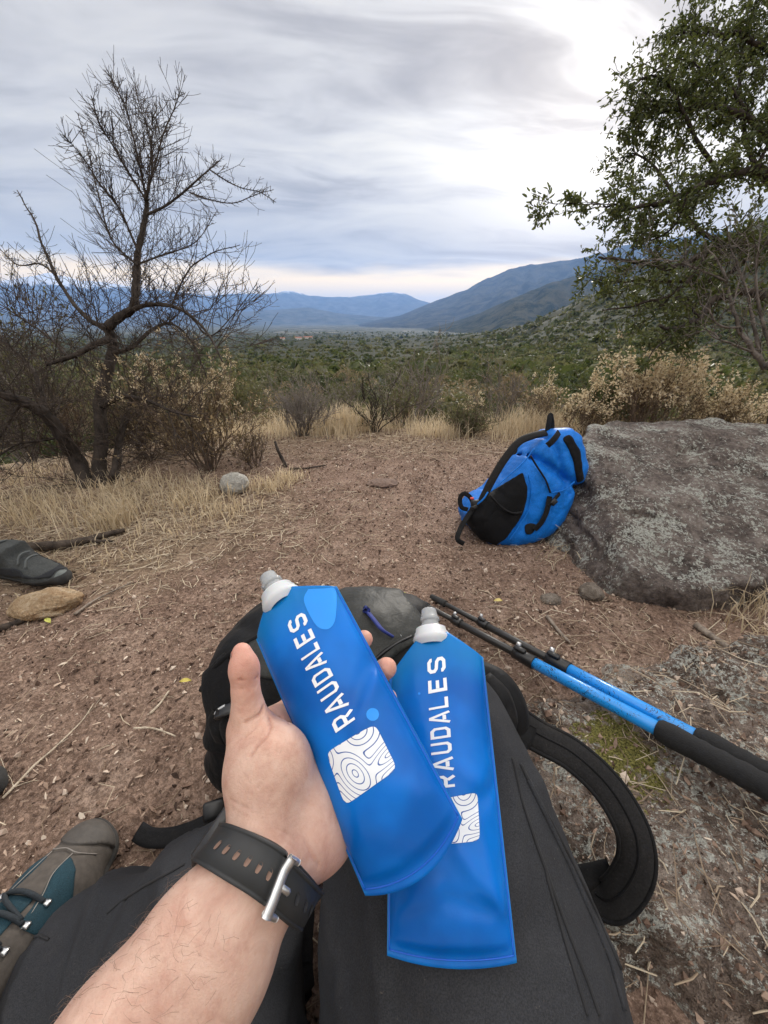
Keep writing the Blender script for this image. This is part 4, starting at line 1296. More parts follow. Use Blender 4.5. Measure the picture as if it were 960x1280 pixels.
M_BOULDER = rock_mat('boulder_rock', (0.050, 0.041, 0.037), (0.145, 0.118, 0.105), (0.27, 0.23, 0.205), 0.036, (0.42, 0.43, 0.385), sc=1.7)
M_LEDGE = rock_mat('ledge_rock', (0.075, 0.056, 0.045), (0.215, 0.165, 0.135), (0.42, 0.35, 0.295), 0.042, (0.50, 0.50, 0.45), 2.0, ((G(775, 935, 0.075)), 0.075))
M_STONE = rock_mat('grey_stone', (0.13, 0.105, 0.085), (0.24, 0.20, 0.165), (0.38, 0.33, 0.28), 0.0, sc=3.0)
M_STONE_L = rock_mat('lichen_stone', (0.12, 0.095, 0.075), (0.23, 0.19, 0.155), (0.36, 0.31, 0.26), 0.02, sc=2.5)
M_WHITE_STONE = rock_mat('white_stone', (0.42, 0.40, 0.36), (0.56, 0.54, 0.49), (0.70, 0.68, 0.63), 0.0, sc=2.0)
M_TAN_STONE = rock_mat('tan_stone', (0.33, 0.20, 0.11), (0.55, 0.39, 0.24), (0.74, 0.60, 0.43), 0.0, sc=3.0)
M_BROWN_STONE = rock_mat('brown_stone', (0.12, 0.075, 0.05), (0.24, 0.16, 0.11), (0.38, 0.27, 0.19), 0.0, sc=3.0)

convex_rock('boulder', 'large dark slab of boulder covered in pale lichen that the blue backpack leans on',
            [((1.0, .86, .10), (-0.02, -0.36, 0.93)), ((.60, 1.05, 0.0), (-0.86, -0.12, 0.50)), ((.63, .86, 0), (-0.45, -0.86, 0.22)), ((1.0, .82, 0), (0.02, -0.98, 0.05)),
             ((1.2, 1.66, .2), (0.05, 0.95, 0.3)), ((.80, 1.55, .2), (-0.6, 0.75, 0.3)), ((1.95, 1.1, .2), (0.9, 0, 0.4)), ((1.1, 1.5, .325), (0.0, 0.05, 1)), ((1, 1, -.12), (0, 0, -1))],
            (0.42, 0.62, -0.15), (2.1, 1.85, 0.48), 0.0098, M_BOULDER, 5, 0.010, 0.024, 5.5, 0.10, 'boulder')
_c = G(880, 1010, 0.05)
convex_rock('rock_ledge', 'flat rough rock ledge with lichen and yellow moss beside the walking poles',
            [((_c[0], _c[1], .074), (-0.08, -0.02, 1)), ((.20, .30, 0), (-0.85, 0.05, 0.55)), ((.3, .52, 0), (-0.25, 0.8, 0.45)), ((.4, .10, 0), (-0.35, -0.85, 0.45)), ((.9, .3, 0), (0.9, 0, 0.4)), ((.4, .3, -.06), (0, 0, -1))],
            (0.10, -0.02, -0.08), (1.0, 0.68, 0.17), 0.0060, M_LEDGE, 8, 0.025, 0.034, 8.5, 0.09, 'rock')

from mathutils.bvhtree import BVHTree
_lm = bpy.data.objects['rock_ledge'].data
LEDGE = BVHTree.FromPolygons([v.co for v in _lm.vertices], [tuple(f.vertices) for f in _lm.polygons])
def surf(x, y):
    """height of the ground or of the ledge where that stands higher"""
    z = terrain(x, y)
    for k in np.where((x > .1) & (x < 1) & (y > -.02) & (y < .68))[0]:
        h = LEDGE.ray_cast(Vector((float(x[k]), float(y[k]), .5)), Vector((0, 0, -1)))
        if h[0] is not None and h[0].z > z[k]: z[k] = h[0].z
    return z

pebble_rock('stone', 'grey lichen spotted stone by the thin twig right of the walking poles', G(905, 872)[:2], (.078, .060, .045), M_STONE_L, 3, rot=.3)
pebble_rock('stone', 'small grey brown stone under the front corner of the boulder', G(737, 747)[:2], (.036, .030, .024), M_STONE, 4)
pebble_rock('stone', 'small half buried stone left of the boulder corner', G(687, 752)[:2], (.030, .022, .012), M_STONE, 6)
pebble_rock('stone', 'rounded white stone at the foot of the tan shrub', gp(295, 614)[:2], (.070, .055, .050), M_WHITE_STONE, 7, amp=.15, sink=.15)
pebble_rock('stone', 'tan broken stone with a flat top beside the dark boot', gp(62, 762)[:2], (.085, .052, .035), M_TAN_STONE, 9, rot=.25, facet=.85, sink=.2)
pebble_rock('stone', 'flat brown rock lying below the end of the shoulder strap', G(865, 1150, .02)[:2], (.040, .022, .018), M_BROWN_STONE, 12, rot=-.5, facet=.8)
pebble_rock('stone', 'pale brown stone near the lower right edge of the picture', G(935, 1170, .02)[:2], (.034, .026, .02), M_STONE_L, 14, rot=.2)
pebble_rock('stone', 'small brown stone beside the flat brown rock at lower right', G(905, 1200, .0)[:2], (.026, .018, .012), M_BROWN_STONE, 15)
pebble_rock('dirt_mound', 'low dark mound of earth in the middle of the clearing', gp(478, 606)[:2], (.075, .05, .016), mat_simple('dark_earth', (0.17, 0.115, 0.090), 0.95, 0.35, 90, 0.8, 0.006, 160), 17, amp=.3, facet=0.1, cat='mound')

def stick(name, label, pts, r0, r1, mat, seed=0, forks=0, ns=7, cat='stick'):
    P_ = Plant(200 + seed); b = Bag()
    path = P_.limb(pts, r0, r1, 6, ns, 0.006, b)
    for k in range(forks):
        i = P_.rng.randint(2, len(path) - 2)
        dd = unit(path[i + 1] - path[i]) + P_.rng.normal(size=3) * np.array((.6, .6, .25))
        P_.sprout(path[i], dd, np.linalg.norm(path[-1] - path[0]) * P_.rng.uniform(.15, .35), r0 * 0.45, 0, up=0.0, wander=.15, seg=4, bag=b, min_r=0.0007)
    return tag(b.build(name, mat), label, cat)
def gpts(l, z=0.008):
    return [gp(x, y) + (0, 0, z if np.isscalar(z) else 0) for x, y in l]
M_LOG = bark_mat('charred_log', (0.028, 0.022, 0.019), (0.115, 0.090, 0.072), 45)
M_STICK = bark_mat('weathered_stick', (0.13, 0.105, 0.085), (0.34, 0.285, 0.235), 70)
M_PALE_STICK = bark_mat('pale_stalk', (0.38, 0.31, 0.23), (0.66, 0.57, 0.45), 80)
stick('fallen_branch', 'thick dark broken branch lying in dry grass left of the clearing', gpts([(26, 692), (50, 690), (85, 686), (120, 677), (158, 668)], .018), .022, .008, M_LOG, 1, 2, 9, 'branch')
stick('dead_stick', 'split grey stick in front of the dark boot', gpts([(-20, 796), (20, 782), (60, 766), (90, 752)], .008), .010, .004, M_LOG, 2, 1)
stick('dead_stick', 'thin grey stick pointing right from the tan stone', gpts([(95, 770), (120, 752), (165, 730)], .006), .004, .002, M_STICK, 3, 1)
stick('branch_stub', 'dark stub standing upright at the end of the grass', [gp(357, 584), W(352, 572, 2.05), W(346, 558, 2.05), W(344, 552, 2.06)], .010, .006, M_BARK_DARK, 4, 0, 8, 'branch')
stick('dead_stick', 'dark stick lying on the ground right of the upright stub', gpts([(362, 588), (385, 586), (408, 584)], .006), .006, .003, M_BARK_DARK, 5, 0)
stick('dead_stick', 'thin dark branch lying across the ground at the right edge', gpts([(868, 784), (900, 808), (935, 832), (990, 862)], .010), .009, .006, M_STICK, 6, 2)
stick('dead_stick', 'short stick under the middle of the right hand walking pole', gpts([(683, 772), (697, 790), (712, 806)], .006), .005, .003, M_STICK, 7, 0)
stick('dead_stick', 'pale thin twig lying right of the walking pole shafts', gpts([(830, 893), (880, 893), (960, 897)], .012), .003, .002, M_STICK, 8, 0)
stick('dry_stalk', 'forked pale stalk on the ground left of the hand', gpts([(5, 1000), (45, 960), (85, 925), (118, 882)], .006), .0022, .0010, M_PALE_STICK, 9, 4, cat='stalk')
stick('dry_stalk', 'pale flat sliver of wood left of the black backpack', gpts([(188, 893), (200, 880), (212, 866)], .004), .0030, .0014, M_PALE_STICK, 10, 0, cat='stalk')
stick('dry_stalk', 'long thin stalk bending beside the black backpack', gpts([(168, 914), (190, 914), (220, 924)], .006), .0020, .0012, M_PALE_STICK, 11, 0, cat='stalk')
stick('dry_stalk', 'long pale twig running down the lower right corner', gpts([(810, 1190), (850, 1212), (900, 1235), (960, 1250)], .010), .0024, .0016, M_STICK, 12, 2, cat='stalk')
stick('dry_stalk', 'short white bleached twig below the shoulder strap end', gpts([(822, 1140), (827, 1155), (835, 1165)], .012), .0024, .0012, M_PALE_STICK, 13, 0, cat='stalk')

OCT_V = np.array([(1, 0, 0), (-1, 0, 0), (0, 1, 0), (0, -1, 0), (0, 0, 1), (0, 0, -1)], float)
OCT_F = np.array([(0, 2, 4), (2, 1, 4), (1, 3, 4), (3, 0, 4), (2, 0, 5), (1, 2, 5), (3, 1, 5), (0, 3, 5)])

def rand_rot(n, rng, tilt=1.0):
    q = rng.normal(size=(n, 4)); q[:, 1:3] *= tilt
    q /= np.linalg.norm(q, axis=1)[:, None]
    w, x, y, z = q.T
    return np.stack([1 - 2 * (y * y + z * z), 2 * (x * y - z * w), 2 * (x * z + y * w), 2 * (x * y + z * w), 1 - 2 * (x * x + z * z), 2 * (y * z - x * w), 2 * (x * z - y * w), 2 * (y * z + x * w), 1 - 2 * (x * x + y * y)], -1).reshape(-1, 3, 3)

def scatter_pos(n, rng, rmax=3.2, power=1.0, rmin=0.15):
    """denser towards the camera so that the ground stays gritty close up"""
    r = rmin + (rmax - rmin) * rng.rand(n) ** power; a = np.radians(rng.uniform(-75, 75, n))
    x, y = r * np.sin(a), r * np.cos(a) - 0.05
    return x, y

def attr_mat(name, stops, rough=0.9):
    def f(t):
        at = t.n.new('ShaderNodeAttribute'); at.attribute_name = 'shade'
        t.put(t.b.inputs['Base Color'], t.ramp(at.outputs['Fac'], stops)); t.put(t.b.inputs['Roughness'], rough); t.put(t.b.inputs['Specular IOR Level'], 0.2)
    return material(name, f)

def gravel():
    rng = np.random.RandomState(41); n = 27000
    x, y = scatter_pos(n, rng, 3.0, 0.85)
    s = 0.0015 + 0.0062 * rng.rand(n) ** 5.0 + 0.0008 * np.hypot(x, y)
    R_ = rand_rot(n, rng)
    T_ = OCT_V[None] * (1 + 0.22 * rng.normal(size=(n, 6, 1))) * (rng.uniform(0.6, 1.3, (n, 1, 3)) * np.array((1, 1, .75)))
    v = np.einsum('nij,nkj->nki', R_, T_) * s[:, None, None] + np.stack([x, y, surf(x, y) + s * 0.3], -1)[:, None]
    t = (np.arange(n)[:, None, None] * 6 + OCT_F[None]).reshape(-1, 3)
    b = Bag(); b.add(v.reshape(-1, 3), None, t, np.repeat(rng.rand(n), 6))
    o = b.build('gravel', attr_mat('gravel', [(0, (0.055, 0.035, 0.027)), (0.3, (0.16, 0.104, 0.078)), (0.75, (0.36, 0.26, 0.20)), (1, (0.62, 0.52, 0.43))]), None, False, 'shade')
    o['kind'] = 'stuff'; o['label'] = 'loose reddish brown gravel over the clearing'
gravel()

def litter():
    rng = np.random.RandomState(42)
    # chips and leaf fragments
    n = 60000
    x, y = scatter_pos(n, rng, 2.9, 0.80)
    dn = fbm(np.stack([x, y, x * 0], -1) / 0.30, 3, 51) + 0.35 * (np.hypot(x - .55, y - .45) < .5)
    k = dn > rng.uniform(-.65, .30, n)                       # trodden bare patches between drifts
    k &= ~((x > .2) & (x < .95) & (y > .05) & (y < .6) & (rng.rand(n) < .72))
    x, y = x[k], y[k]; n = len(x)
    L = 0.0014 + 0.0050 * rng.rand(n) ** 3.6 + 0.0013 * np.hypot(x, y); wd = L * rng.uniform(0.16, 0.55, n)
    R_ = rand_rot(n, rng, 0.32)
    T_ = np.array([(-1, -.6, 0), (-.2, -1, .25), (1, -.25, 0), (.9, .5, .1), (-.1, 1, .3), (-1, .5, .05)])[None] * (1 + .25 * rng.normal(size=(n, 6, 1)))
    T_ = T_ * np.stack([L, wd, L * .5], -1)[:, None]
    v = np.einsum('nij,nkj->nki', R_, T_) + np.stack([x, y, surf(x, y) + 0.0022 + 0.003 * rng.rand(n)], -1)[:, None]
    k = np.arange(n)[:, None] * 6
    q = np.concatenate([k + [[0, 1, 4, 5]], k + [[1, 2, 3, 4]]])
    b = Bag(); b.add(v.reshape(-1, 3), q, None, np.repeat(rng.rand(n), 6))
    o = b.build('leaf_litter', attr_mat('leaf_litter', [(0, (0.040, 0.026, 0.020)), (0.35, (0.14, 0.090, 0.068)), (0.7, (0.32, 0.225, 0.17)), (0.90, (0.45, 0.345, 0.265)), (1, (0.64, 0.55, 0.45))]), None, False, 'shade')
    o['kind'] = 'stuff'; o['label'] = 'bits of bark and dead leaf strewn over the ground'
    # straw and needle-thin twigs
    b = Bag()
    def straw(n, x, y, lmin, lmax, rad):
        a = rng.uniform(0, 6.28, n); L = lmin + (lmax - lmin) * rng.rand(n) ** 2
        d = np.stack([np.cos(a), np.sin(a), rng.normal(0, .10, n)], -1); sd = np.stack([-np.sin(a), np.cos(a), 0 * a], -1); up = np.array((0, 0, 1.0))
        c = np.stack([x, y, surf(x, y) + 0.004 + 0.004 * rng.rand(n)], -1)
        bend = rng.normal(0, .16, n)[:, None] * L[:, None] * sd
        r = (rad * rng.uniform(.6, 1.3, n))[:, None]
        ring = []
        for s, off in ((-.5, 0), (0, 1), (.5, 0)):
            o_ = c + d * L[:, None] * s + bend * off
            rr = r * (1.0 if off else .7)
            ring += [o_ + sd * rr, o_ - sd * rr, o_ + up * rr * 1.2]
        v = np.stack(ring, 1).reshape(-1, 3); k = np.arange(n)[:, None] * 9
        q = np.concatenate([k + [[i * 3 + j, i * 3 + (j + 1) % 3, (i + 1) * 3 + (j + 1) % 3, (i + 1) * 3 + j]] for i in range(2) for j in range(3)])
        b.add(v, q, None, np.repeat(rng.rand(n), 9))
    x, y = scatter_pos(3800, rng, 2.8, .8); straw(3800, x, y, .006, .05, .0007)
    n = 5200; c = gp(150, 650); x = c[0] + rng.normal(0, .42, n); y = c[1] + rng.normal(0, .22, n); straw(n, x, y, .02, .10, .0011)
    n = 900; x = rng.uniform(.25, 1.1, n); y = rng.uniform(.02, .9, n); straw(n, x, y, .015, .10, .0009)
    n = 2600; x = rng.uniform(-2.2, 2.4, n); y = rng.uniform(2.05, 2.75, n); straw(n, x, y, .02, .10, .0013)
    o = b.build('straw', attr_mat('straw_bits', [(0, (0.15, 0.105, 0.075)), (0.5, (0.36, 0.275, 0.195)), (1, (0.66, 0.57, 0.43))]), None, False, 'shade')
    o['kind'] = 'stuff'; o['label'] = 'scattered straw and thin twigs on the ground'
litter()

def dead_leaf(px, py, col, seed, label):
    rng = np.random.RandomState(seed)
    c = gp(px, py) + (0, 0, .008)
    a = rng.uniform(0, 6.28); d = np.array((math.cos(a), math.sin(a), .15)); s = np.array((-math.sin(a), math.cos(a), .1))
    L, wd = .022, .012
    v = []
    for k in range(7):
        t = k / 6; w_ = wd * math.sin(math.pi * min(1, t * .95 + .04)) ** .8
        for u in (-1, 0, 1): v.append(c + d * L * (t - .5) + s * w_ * u * .5 + np.array((0, 0, .004 * abs(u) + .003 * math.sin(3 * t))))
    q = [(k * 3 + j, k * 3 + j + 1, k * 3 + j + 4, k * 3 + j + 3) for k in range(6) for j in range(2)]
    tag(obj('fallen_leaf', v, q, None, mat_simple('leaf_' + str(seed), col, .7, .2, 200, 0)), label, 'leaf')
dead_leaf(62, 780, (.46, .46, .10), 1, 'yellow green fallen leaf below the tan stone')
dead_leaf(86, 752, (.60, .38, .06), 2, 'orange fallen leaf beside the tan stone')
dead_leaf(233, 856, (.52, .44, .10), 3, 'small yellow leaf on the ground left of the thumb')
dead_leaf(622, 755, (.55, .45, .16), 4, 'yellowish leaf on the ground past the pole tips')
dead_leaf(505, 748, (.42, .44, .14), 5, 'pale green leaf on the ground by the black pack lid')

# =================================================================== PACKS, POLES, NEIGHBOUR
def fabric_mat(name, col, rough=0.75, weave=900.0, sheen=0.15, var=0.18, bs=0.25, wr=14.0, wrs=0.25):
    def f(t):
        p = pos(t)
        n = t.noise(p, 22.0, 4, 0.6)
        base = t.ramp(n, [(0.3, tuple(c * (1 - var) for c in col)), (0.7, tuple(c * (1 + var) for c in col))])
        g = t.noise(p, weave * 0.7, 2, 0.7)                                  # yarn grain
        base = t.mix(1.0, base, t.ramp(g, [(0.35, 0.72), (0.65, 1.30)]), 'MULTIPLY')
        d1 = t.noise(p, 30.0, 5, 0.75); d2 = t.noise(p, 420.0, 2, 0.6)         # dust and lint
        k = t.math('ADD', t.math('MULTIPLY', t.smooth(d1, 0.55, 0.80), 0.07), t.math('MULTIPLY', t.smooth(d2, 0.70, 0.75), 0.22))
        t.put(t.b.inputs['Base Color'], t.mix(k, base, (0.20, 0.165, 0.135)))
        t.put(t.b.inputs['Roughness'], rough); t.put(t.b.inputs['Specular IOR Level'], 0.18)
        t.put(t.b.inputs['Sheen Weight'], sheen * 0.15)
        b0 = bump(t, t.noise(p, wr, 3, 0.6, 0.6), wrs, 0.02)
        b1 = bump(t, t.noise(p, wr * 6, 3, 0.6, 1.0), wrs * 0.8, 0.004, b0)
        b2 = bump(t, t.noise(p, weave, 2, 0.7), bs, 0.0006, b1)
        t.put(t.b.inputs['Normal'], b2)
    return material(name, f)

M_BLACK = fabric_mat('black_nylon', (0.008, 0.008, 0.009), 0.6)
M_BLACK2 = fabric_mat('black_mesh', (0.006, 0.006, 0.007), 0.85, 500)
M_WEB = fabric_mat('black_webbing', (0.009, 0.009, 0.010), 0.7, 700, 0.2, 0.15, 0.4)
M_LID = fabric_mat('charcoal_nylon', (0.034, 0.035, 0.033), 0.5)
M_STRAP = fabric_mat('strap_padding', (0.015, 0.0145, 0.015), 0.85, 600, 0.3, 0.12, 0.4, 20, 0.15)
M_BLUE = fabric_mat('blue_nylon', (0.006, 0.155, 0.58), 0.5, 900, 0.1, 0.12, 0.2, 16, 0.3)
M_PLASTIC = mat_simple('black_plastic', (0.014, 0.014, 0.015), 0.35, 0.1, 60, 0)
M_CORD = mat_simple('blue_cord', (0.02, 0.035, 0.20), 0.7, 0.2, 300, 0.3, 0.0006, 900)
M_RED = mat_simple('red_tab', (0.62, 0.07, 0.05), 0.5, 0.1, 60, 0)
M_REFL = mat_simple('reflective_tape', (0.55, 0.56, 0.57), 0.4, 0.1, 60, 0)
M_METAL = mat_simple('metal', (0.62, 0.62, 0.62), 0.3, 0.08, 120, 0.1, 0.0003, 900, 1.0)

def sweep(name, pts, width, thick, nrm, mat, parent, n=8, crown=0.0, nw=5):
    b = Bag(); b.add(*strap_geo(catmull(pts, n), width, thick, nrm, nw, crown))
    return b.build(name, mat, parent)
def rod(name, pts, r, mat, parent, n=6, ns=8):
    b = Bag(); path = catmull(pts, n) if len(pts) > 2 else np.array(pts, float)
    rr = r if np.isscalar(r) else np.interp(np.linspace(0, 1, len(path)), np.linspace(0, 1, len(r)), r)
    b.add(*tube_geo(path, rr, ns)); return b.build(name, mat, parent)
def block(name, c, ax, ay, sx, sy, sz, mat, parent, bev=0.25):
    b = Bag(); az = np.cross(unit(ax), unit(ay)); b.add(*box_geo(c, ax, np.cross(az, unit(ax)), az, sx, sy, sz, bev)); return b.build(name, mat, parent)

# ---- blue backpack leaning on the boulder, seen from its side
def blue_backpack():
    O = W(650, 610, 1.40); n = unit((0.10, -1.0, 0.28))                 # side panel faces us
    e1 = unit(np.cross((0, 0, 1), n)); e1 = -e1 if e1[0] < 0 else e1
    e2 = unit(np.cross(n, e1)); e2 = -e2 if e2[2] < 0 else e2
    def loc(px, py):
        p = ray_plane(px, py, O, n) - O; return np.array((p @ e1, p @ e2))
    base = G(625, 676)
    root = thing('backpack', 'bright blue and black hiking backpack leaning against the boulder', 'backpack', base)
    out = np.array([loc(*p) for p in [(584, 656), (579, 640), (590, 622), (612, 610), (634, 585), (655, 560), (672, 543), (684, 536), (702, 535), (713, 544), (717, 562), (720, 582), (714, 600), (704, 614), (698, 628), (690, 645), (676, 661), (655, 671), (630, 677), (603, 674)]])
    Tn, r = 0.120, 0.052
    F = Field((-.36, -.36, -.17), (.36, .36, .17), 0.0055)
    s, p = F.sub(F.lo, F.lo + (F.n - 1) * F.h)
    d2 = poly_sdf(p[:, :, 0, :2], out)[:, :, None]
    # narrower roll-top above the shoulder line
    wz = np.abs(p[..., 2])
    top = np.clip((p[..., 1] - 0.02) / 0.2, 0, 1)
    q1 = d2 + r; q2 = wz - (Tn - 0.02 * top) + r
    d = np.sqrt(np.maximum(q1, 0) ** 2 + np.maximum(q2, 0) ** 2) + np.minimum(np.maximum(q1, q2), 0) - r
    # cinched fold below the roll-top
    a = loc(655, 572); b = loc(712, 612)
    ab = b - a; t = np.clip(((p[..., :2] - a) @ ab) / (ab @ ab), 0, 1)
    dl = np.linalg.norm(p[..., :2] - a - t[..., None] * ab, axis=-1)
    d = d + 0.026 * np.exp(-(dl / 0.015) ** 2)
    a = loc(672, 545); b = loc(690, 612); ab = b - a; t = np.clip(((p[..., :2] - a) @ ab) / (ab @ ab), 0, 1)
    dl = np.linalg.norm(p[..., :2] - a - t[..., None] * ab, axis=-1)
    d = d + 0.014 * np.exp(-(dl / 0.010) ** 2)
    near = np.abs(d) < 0.03; pp = p[near]
    along = pp[:, 0] * 0.55 + pp[:, 1] * 0.83; crossd = pp[:, 0] * 0.83 - pp[:, 1] * 0.55
    fc = np.stack([crossd * 22, along * 6, pp[:, 2] * 5], -1); fd = np.stack([crossd * 7, along * 20, pp[:, 2] * 6], -1)
    d[near] += 0.003 * fbm(pp * 8, 2, 3) + 0.013 * np.maximum(0, 0.30 - np.abs(noise3(fc, 8)) * 3) - 0.007 * np.maximum(0, 0.28 - np.abs(noise3(fd, 28)) * 3)
    F.v = d.astype(np.float32)
    v, q = F.mesh(); v = relax(v, q, 2, 0.4)
    wv = O + v[:, 0, None] * e1 + v[:, 1, None] * e2 + v[:, 2, None] * n
    if np.dot(np.cross(e1, e2), n) < 0: q = q[:, ::-1]
    body = obj('pack_body', wv, q, None, M_BLUE, root)
    nn = vnormals(wv, q)
    def zone(poly, front=.02):
        def m(c):
            x, y = pix(c)
            k = in_poly(x, y, poly)
            k &= ((c - O) @ n) > front
            return k
        return m
    def pan(name, poly, off, mat, parent=root, fr_=.02):
        b = Bag(); b.add(*patch(wv, q, zone(poly, fr_), off)); return b.build(name, mat, parent)
    pan('side_pocket', [(583, 651), (588, 637), (596, 628), (612, 618), (654, 591), (658, 610), (656, 634), (648, 650), (632, 672), (620, 680), (600, 672)], 0.006, M_BLACK2)
    pan('base_panel', [(655, 656), (666, 653), (672, 657), (664, 668), (656, 668)], 0.004, M_BLACK)
    pan('lid_panel', [(702, 548), (712, 543), (724, 562), (729, 600), (721, 603), (717, 578), (711, 562)], 0.004, M_BLACK2, root, -.06)
    def S(px, py, lift=0.0, w=None):
        """point on the near side panel under a pixel"""
        pl = O + n * (0.125 if w is None else w)
        return ray_plane(px, py, pl, n) + n * lift
    fr = n
    rod('pocket_hem', [S(612, 619, .004), S(626, 634, .006), (S(640, 641, .006)), S(652, 640, .004)], .004, M_BLACK, root)
    rod('zip', [S(665, 570, -.01), S(672, 583, -.005), S(682, 600, 0), S(688, 616, 0)], .003, M_BLACK, root)
    sweep('compression_strap', [S(686, 620, .006), S(682, 638, .008), S(676, 652, .006), S(668, 662, .002)], .018, .003, fr, M_WEB, root)
    sweep('roll_strap', [S(703, 540, -.02), S(695, 546, .0), S(688, 553, .004), S(684, 557, .0)], .020, .003, fr, M_WEB, root)
    sweep('cross_strap', [S(684, 632, .01), S(694, 622, .004), S(703, 616, -.01)], .012, .003, fr, M_WEB, root)
    block('strap_buckle', S(690, 627, .012), e1 + e2, e1 - e2, .022, .018, .008, M_PLASTIC, root)
    # shoulder strap standing off the back panel
    st = [S(682, 541, 0, .05), S(665, 545, .0, .07), S(648, 553, .0, .08), S(630, 575, .0, .09), S(615, 600, .0, .09), S(606, 618, .0, .09), S(598, 634, .0, .08)]
    sweep('shoulder_strap', st, [.026] * 1, .006, -e1 * 0.55 + e2 * 0.4 + n * 0.75, M_STRAP, root, 8, .003)
    st2 = [S(678, 546, 0, -.03), S(662, 552, .0, -.05), S(645, 566, 0, -.05), S(634, 586, 0, -.04)]
    sweep('shoulder_strap', st2, .022, .006, -e1 * 0.55 + e2 * 0.4 + n * 0.75, M_STRAP, root, 8, .003)
    sweep('haul_loop', [S(684, 540, 0, .02), S(686, 528, 0, .02), S(688, 519, 0, .015), S(690, 528, 0, .0), S(690, 540, 0, .0)], .018, .003, n, M_WEB, root)
    sweep('strap_tail', [S(592, 634, 0, .09), S(583, 648, .0, .10), S(575, 662, .0, .11), S(572, 674, 0, .12), S(580, 680, 0, .13)], .017, .003, n * .8 - e1 * .5, M_WEB, root)
    sweep('belt_loop', [S(592, 632, 0, .09), S(588, 622, 0, .09), S(580, 617, 0, .09), S(575, 623, 0, .09), S(577, 634, 0, .09), S(585, 637, 0, .09)], .015, .003, n, M_WEB, root, 6)
    bk = block('ladder_buckle', S(594, 629, 0, .105), e1, e2, .030, .022, .010, M_PLASTIC, root)
    block('buckle_tab', S(590, 623, 0, .115), e1, e2, .012, .008, .006, M_RED, bk)
    block('buckle', S(593, 634, 0, .108), e1 + e2 * .4, e2, .020, .014, .008, M_PLASTIC, root)
    for nm, pl in (('panel_seam', [(613, 615), (634, 596), (655, 577), (668, 560)]), ('panel_seam', [(660, 592), (664, 612), (661, 636), (650, 656), (636, 676)]), ('panel_seam', [(690, 616), (706, 612), (718, 602)])):
        rod(nm, [S(x, y, .0005) for x, y in pl], .0022, MATS['blue_nylon'], body)
    rod('hem_piping', [S(612, 616, -.015), S(605, 625, -.01), S(597, 633, -.02)], .003, M_BLUE, root)
blue_backpack()

# ---- walking poles
def pole(label, pts, px_blue, px_grip, lever):
    """pts: tip .. handle end as (px, py, z above the ground)"""
    P_ = [gp(x, y) * 0 + G(x, y, z) for x, y, z in pts]
    a, b = P_[0], P_[-1]
    ax = unit(b - a)
    def on(px):
        # point on the straight axis at that pixel column
        lo, hi = -0.3, 1.5
        for _ in range(50):
            m = (lo + hi) / 2
            if pix(a + (b - a) * m)[0] < px: lo = m
            else: hi = m
        return a + (b - a) * lo
    root = thing('walking_pole', label, 'pole', a, 'pair of blue walking poles')
    dark = mat_simple('pole_black', (0.022, 0.021, 0.020), 0.38, 0.2, 90, 0.05, 0.0003, 800)
    foam = mat_simple('foam_grip', (0.011, 0.011, 0.012), 0.9, 0.25, 160, 0.8, 0.0012, 500)
    def blue(t):
        p = pos(t)
        k = t.noise(t.mapping(p, scale=(1, 1, 1)), 55.0, 2, 0.5, 2.2); m = t.noise(p, 16.0, 2, 0.5)
        ink = t.math('MULTIPLY', t.math('SUBTRACT', 1.0, t.smooth(t.math('ABSOLUTE', t.math('SUBTRACT', k, 0.5)), 0.010, 0.018)), t.smooth(m, 0.52, 0.56))
        t.put(t.b.inputs['Base Color'], t.mix(ink, (0.012, 0.27, 0.75), (0.01, 0.012, 0.02)))
        t.put(t.b.inputs['Roughness'], 0.32); t.put(t.b.inputs['Coat Weight'], 0.3)
    mb = material('pole_blue', blue)
    pb, pg = on(px_blue), on(px_grip)
    end = b + ax * 0.16
    c1 = on(lever[0]); c2 = on(lever[1])
    def cyl(name, p, q_, r0, r1, mat, parent=root, ns=20):
        bg_ = Bag(); L = np.linalg.norm(q_ - p)
        bg_.add(*lathe_geo(p, q_ - p, [(0, 0), (0.0, r0 * .9), (0.001, r0), (L - .001, r1), (L, r1 * .9), (L, 0)], ns)); return bg_.build(name, mat, parent)
    cyl('tip_section', a - ax * .02, c1, .0062, .0066, dark)
    cyl('tip_cover', a - ax * .045, a + ax * .012, .0075, .0095, mat_simple('rubber', (0.02, 0.02, 0.02), .8))
    cyl('middle_section', c1 - ax * .002, c2, .0084, .0084, dark)
    cyl('upper_section', pb - ax * .004, pg + ax * .02, .0114, .0114, mb)
    bg_ = Bag()
    L = np.linalg.norm(end - pg)
    prof = [(0, 0), (0, .0130), (.004, .0162), (.018, .0180), (.034, .0174), (.05, .0162)] + [(.05 + (L - .06) * k / 14, .0164 + .0009 * math.sin(k * 1.9)) for k in range(1, 15)] + [(L, .014), (L, 0)]
    bg_.add(*lathe_geo(pg, ax, prof, 22)); bg_.build('grip', foam, root)
    for c in (c1, c2):
        s_ = 1.2 if c is c2 else .95
        j = cyl('joint_collar', c - ax * .016 * s_, c + ax * (.030 if c is c2 else .014), .0100 * s_, .0118 * s_, M_PLASTIC)
        sd = unit(np.cross(ax, (0, 0, 1))); up = np.cross(sd, ax)
        bl = Bag(); bl.add(*box_geo(c + up * .013 * s_ - ax * .004, ax, sd, up, .022 * s_, .010 * s_, .007 * s_, .3)); bl.build('lever', M_PLASTIC, j)
        bl = Bag(); bl.add(*lathe_geo(c + up * .012 * s_ - sd * .006 - ax * .012, up + sd * -.4, [(0, .0045 * s_), (.007 * s_, .0045 * s_), (.008 * s_, .0036 * s_), (.008 * s_, 0)], 12)); bl.build('bolt', M_METAL, j)
    return root
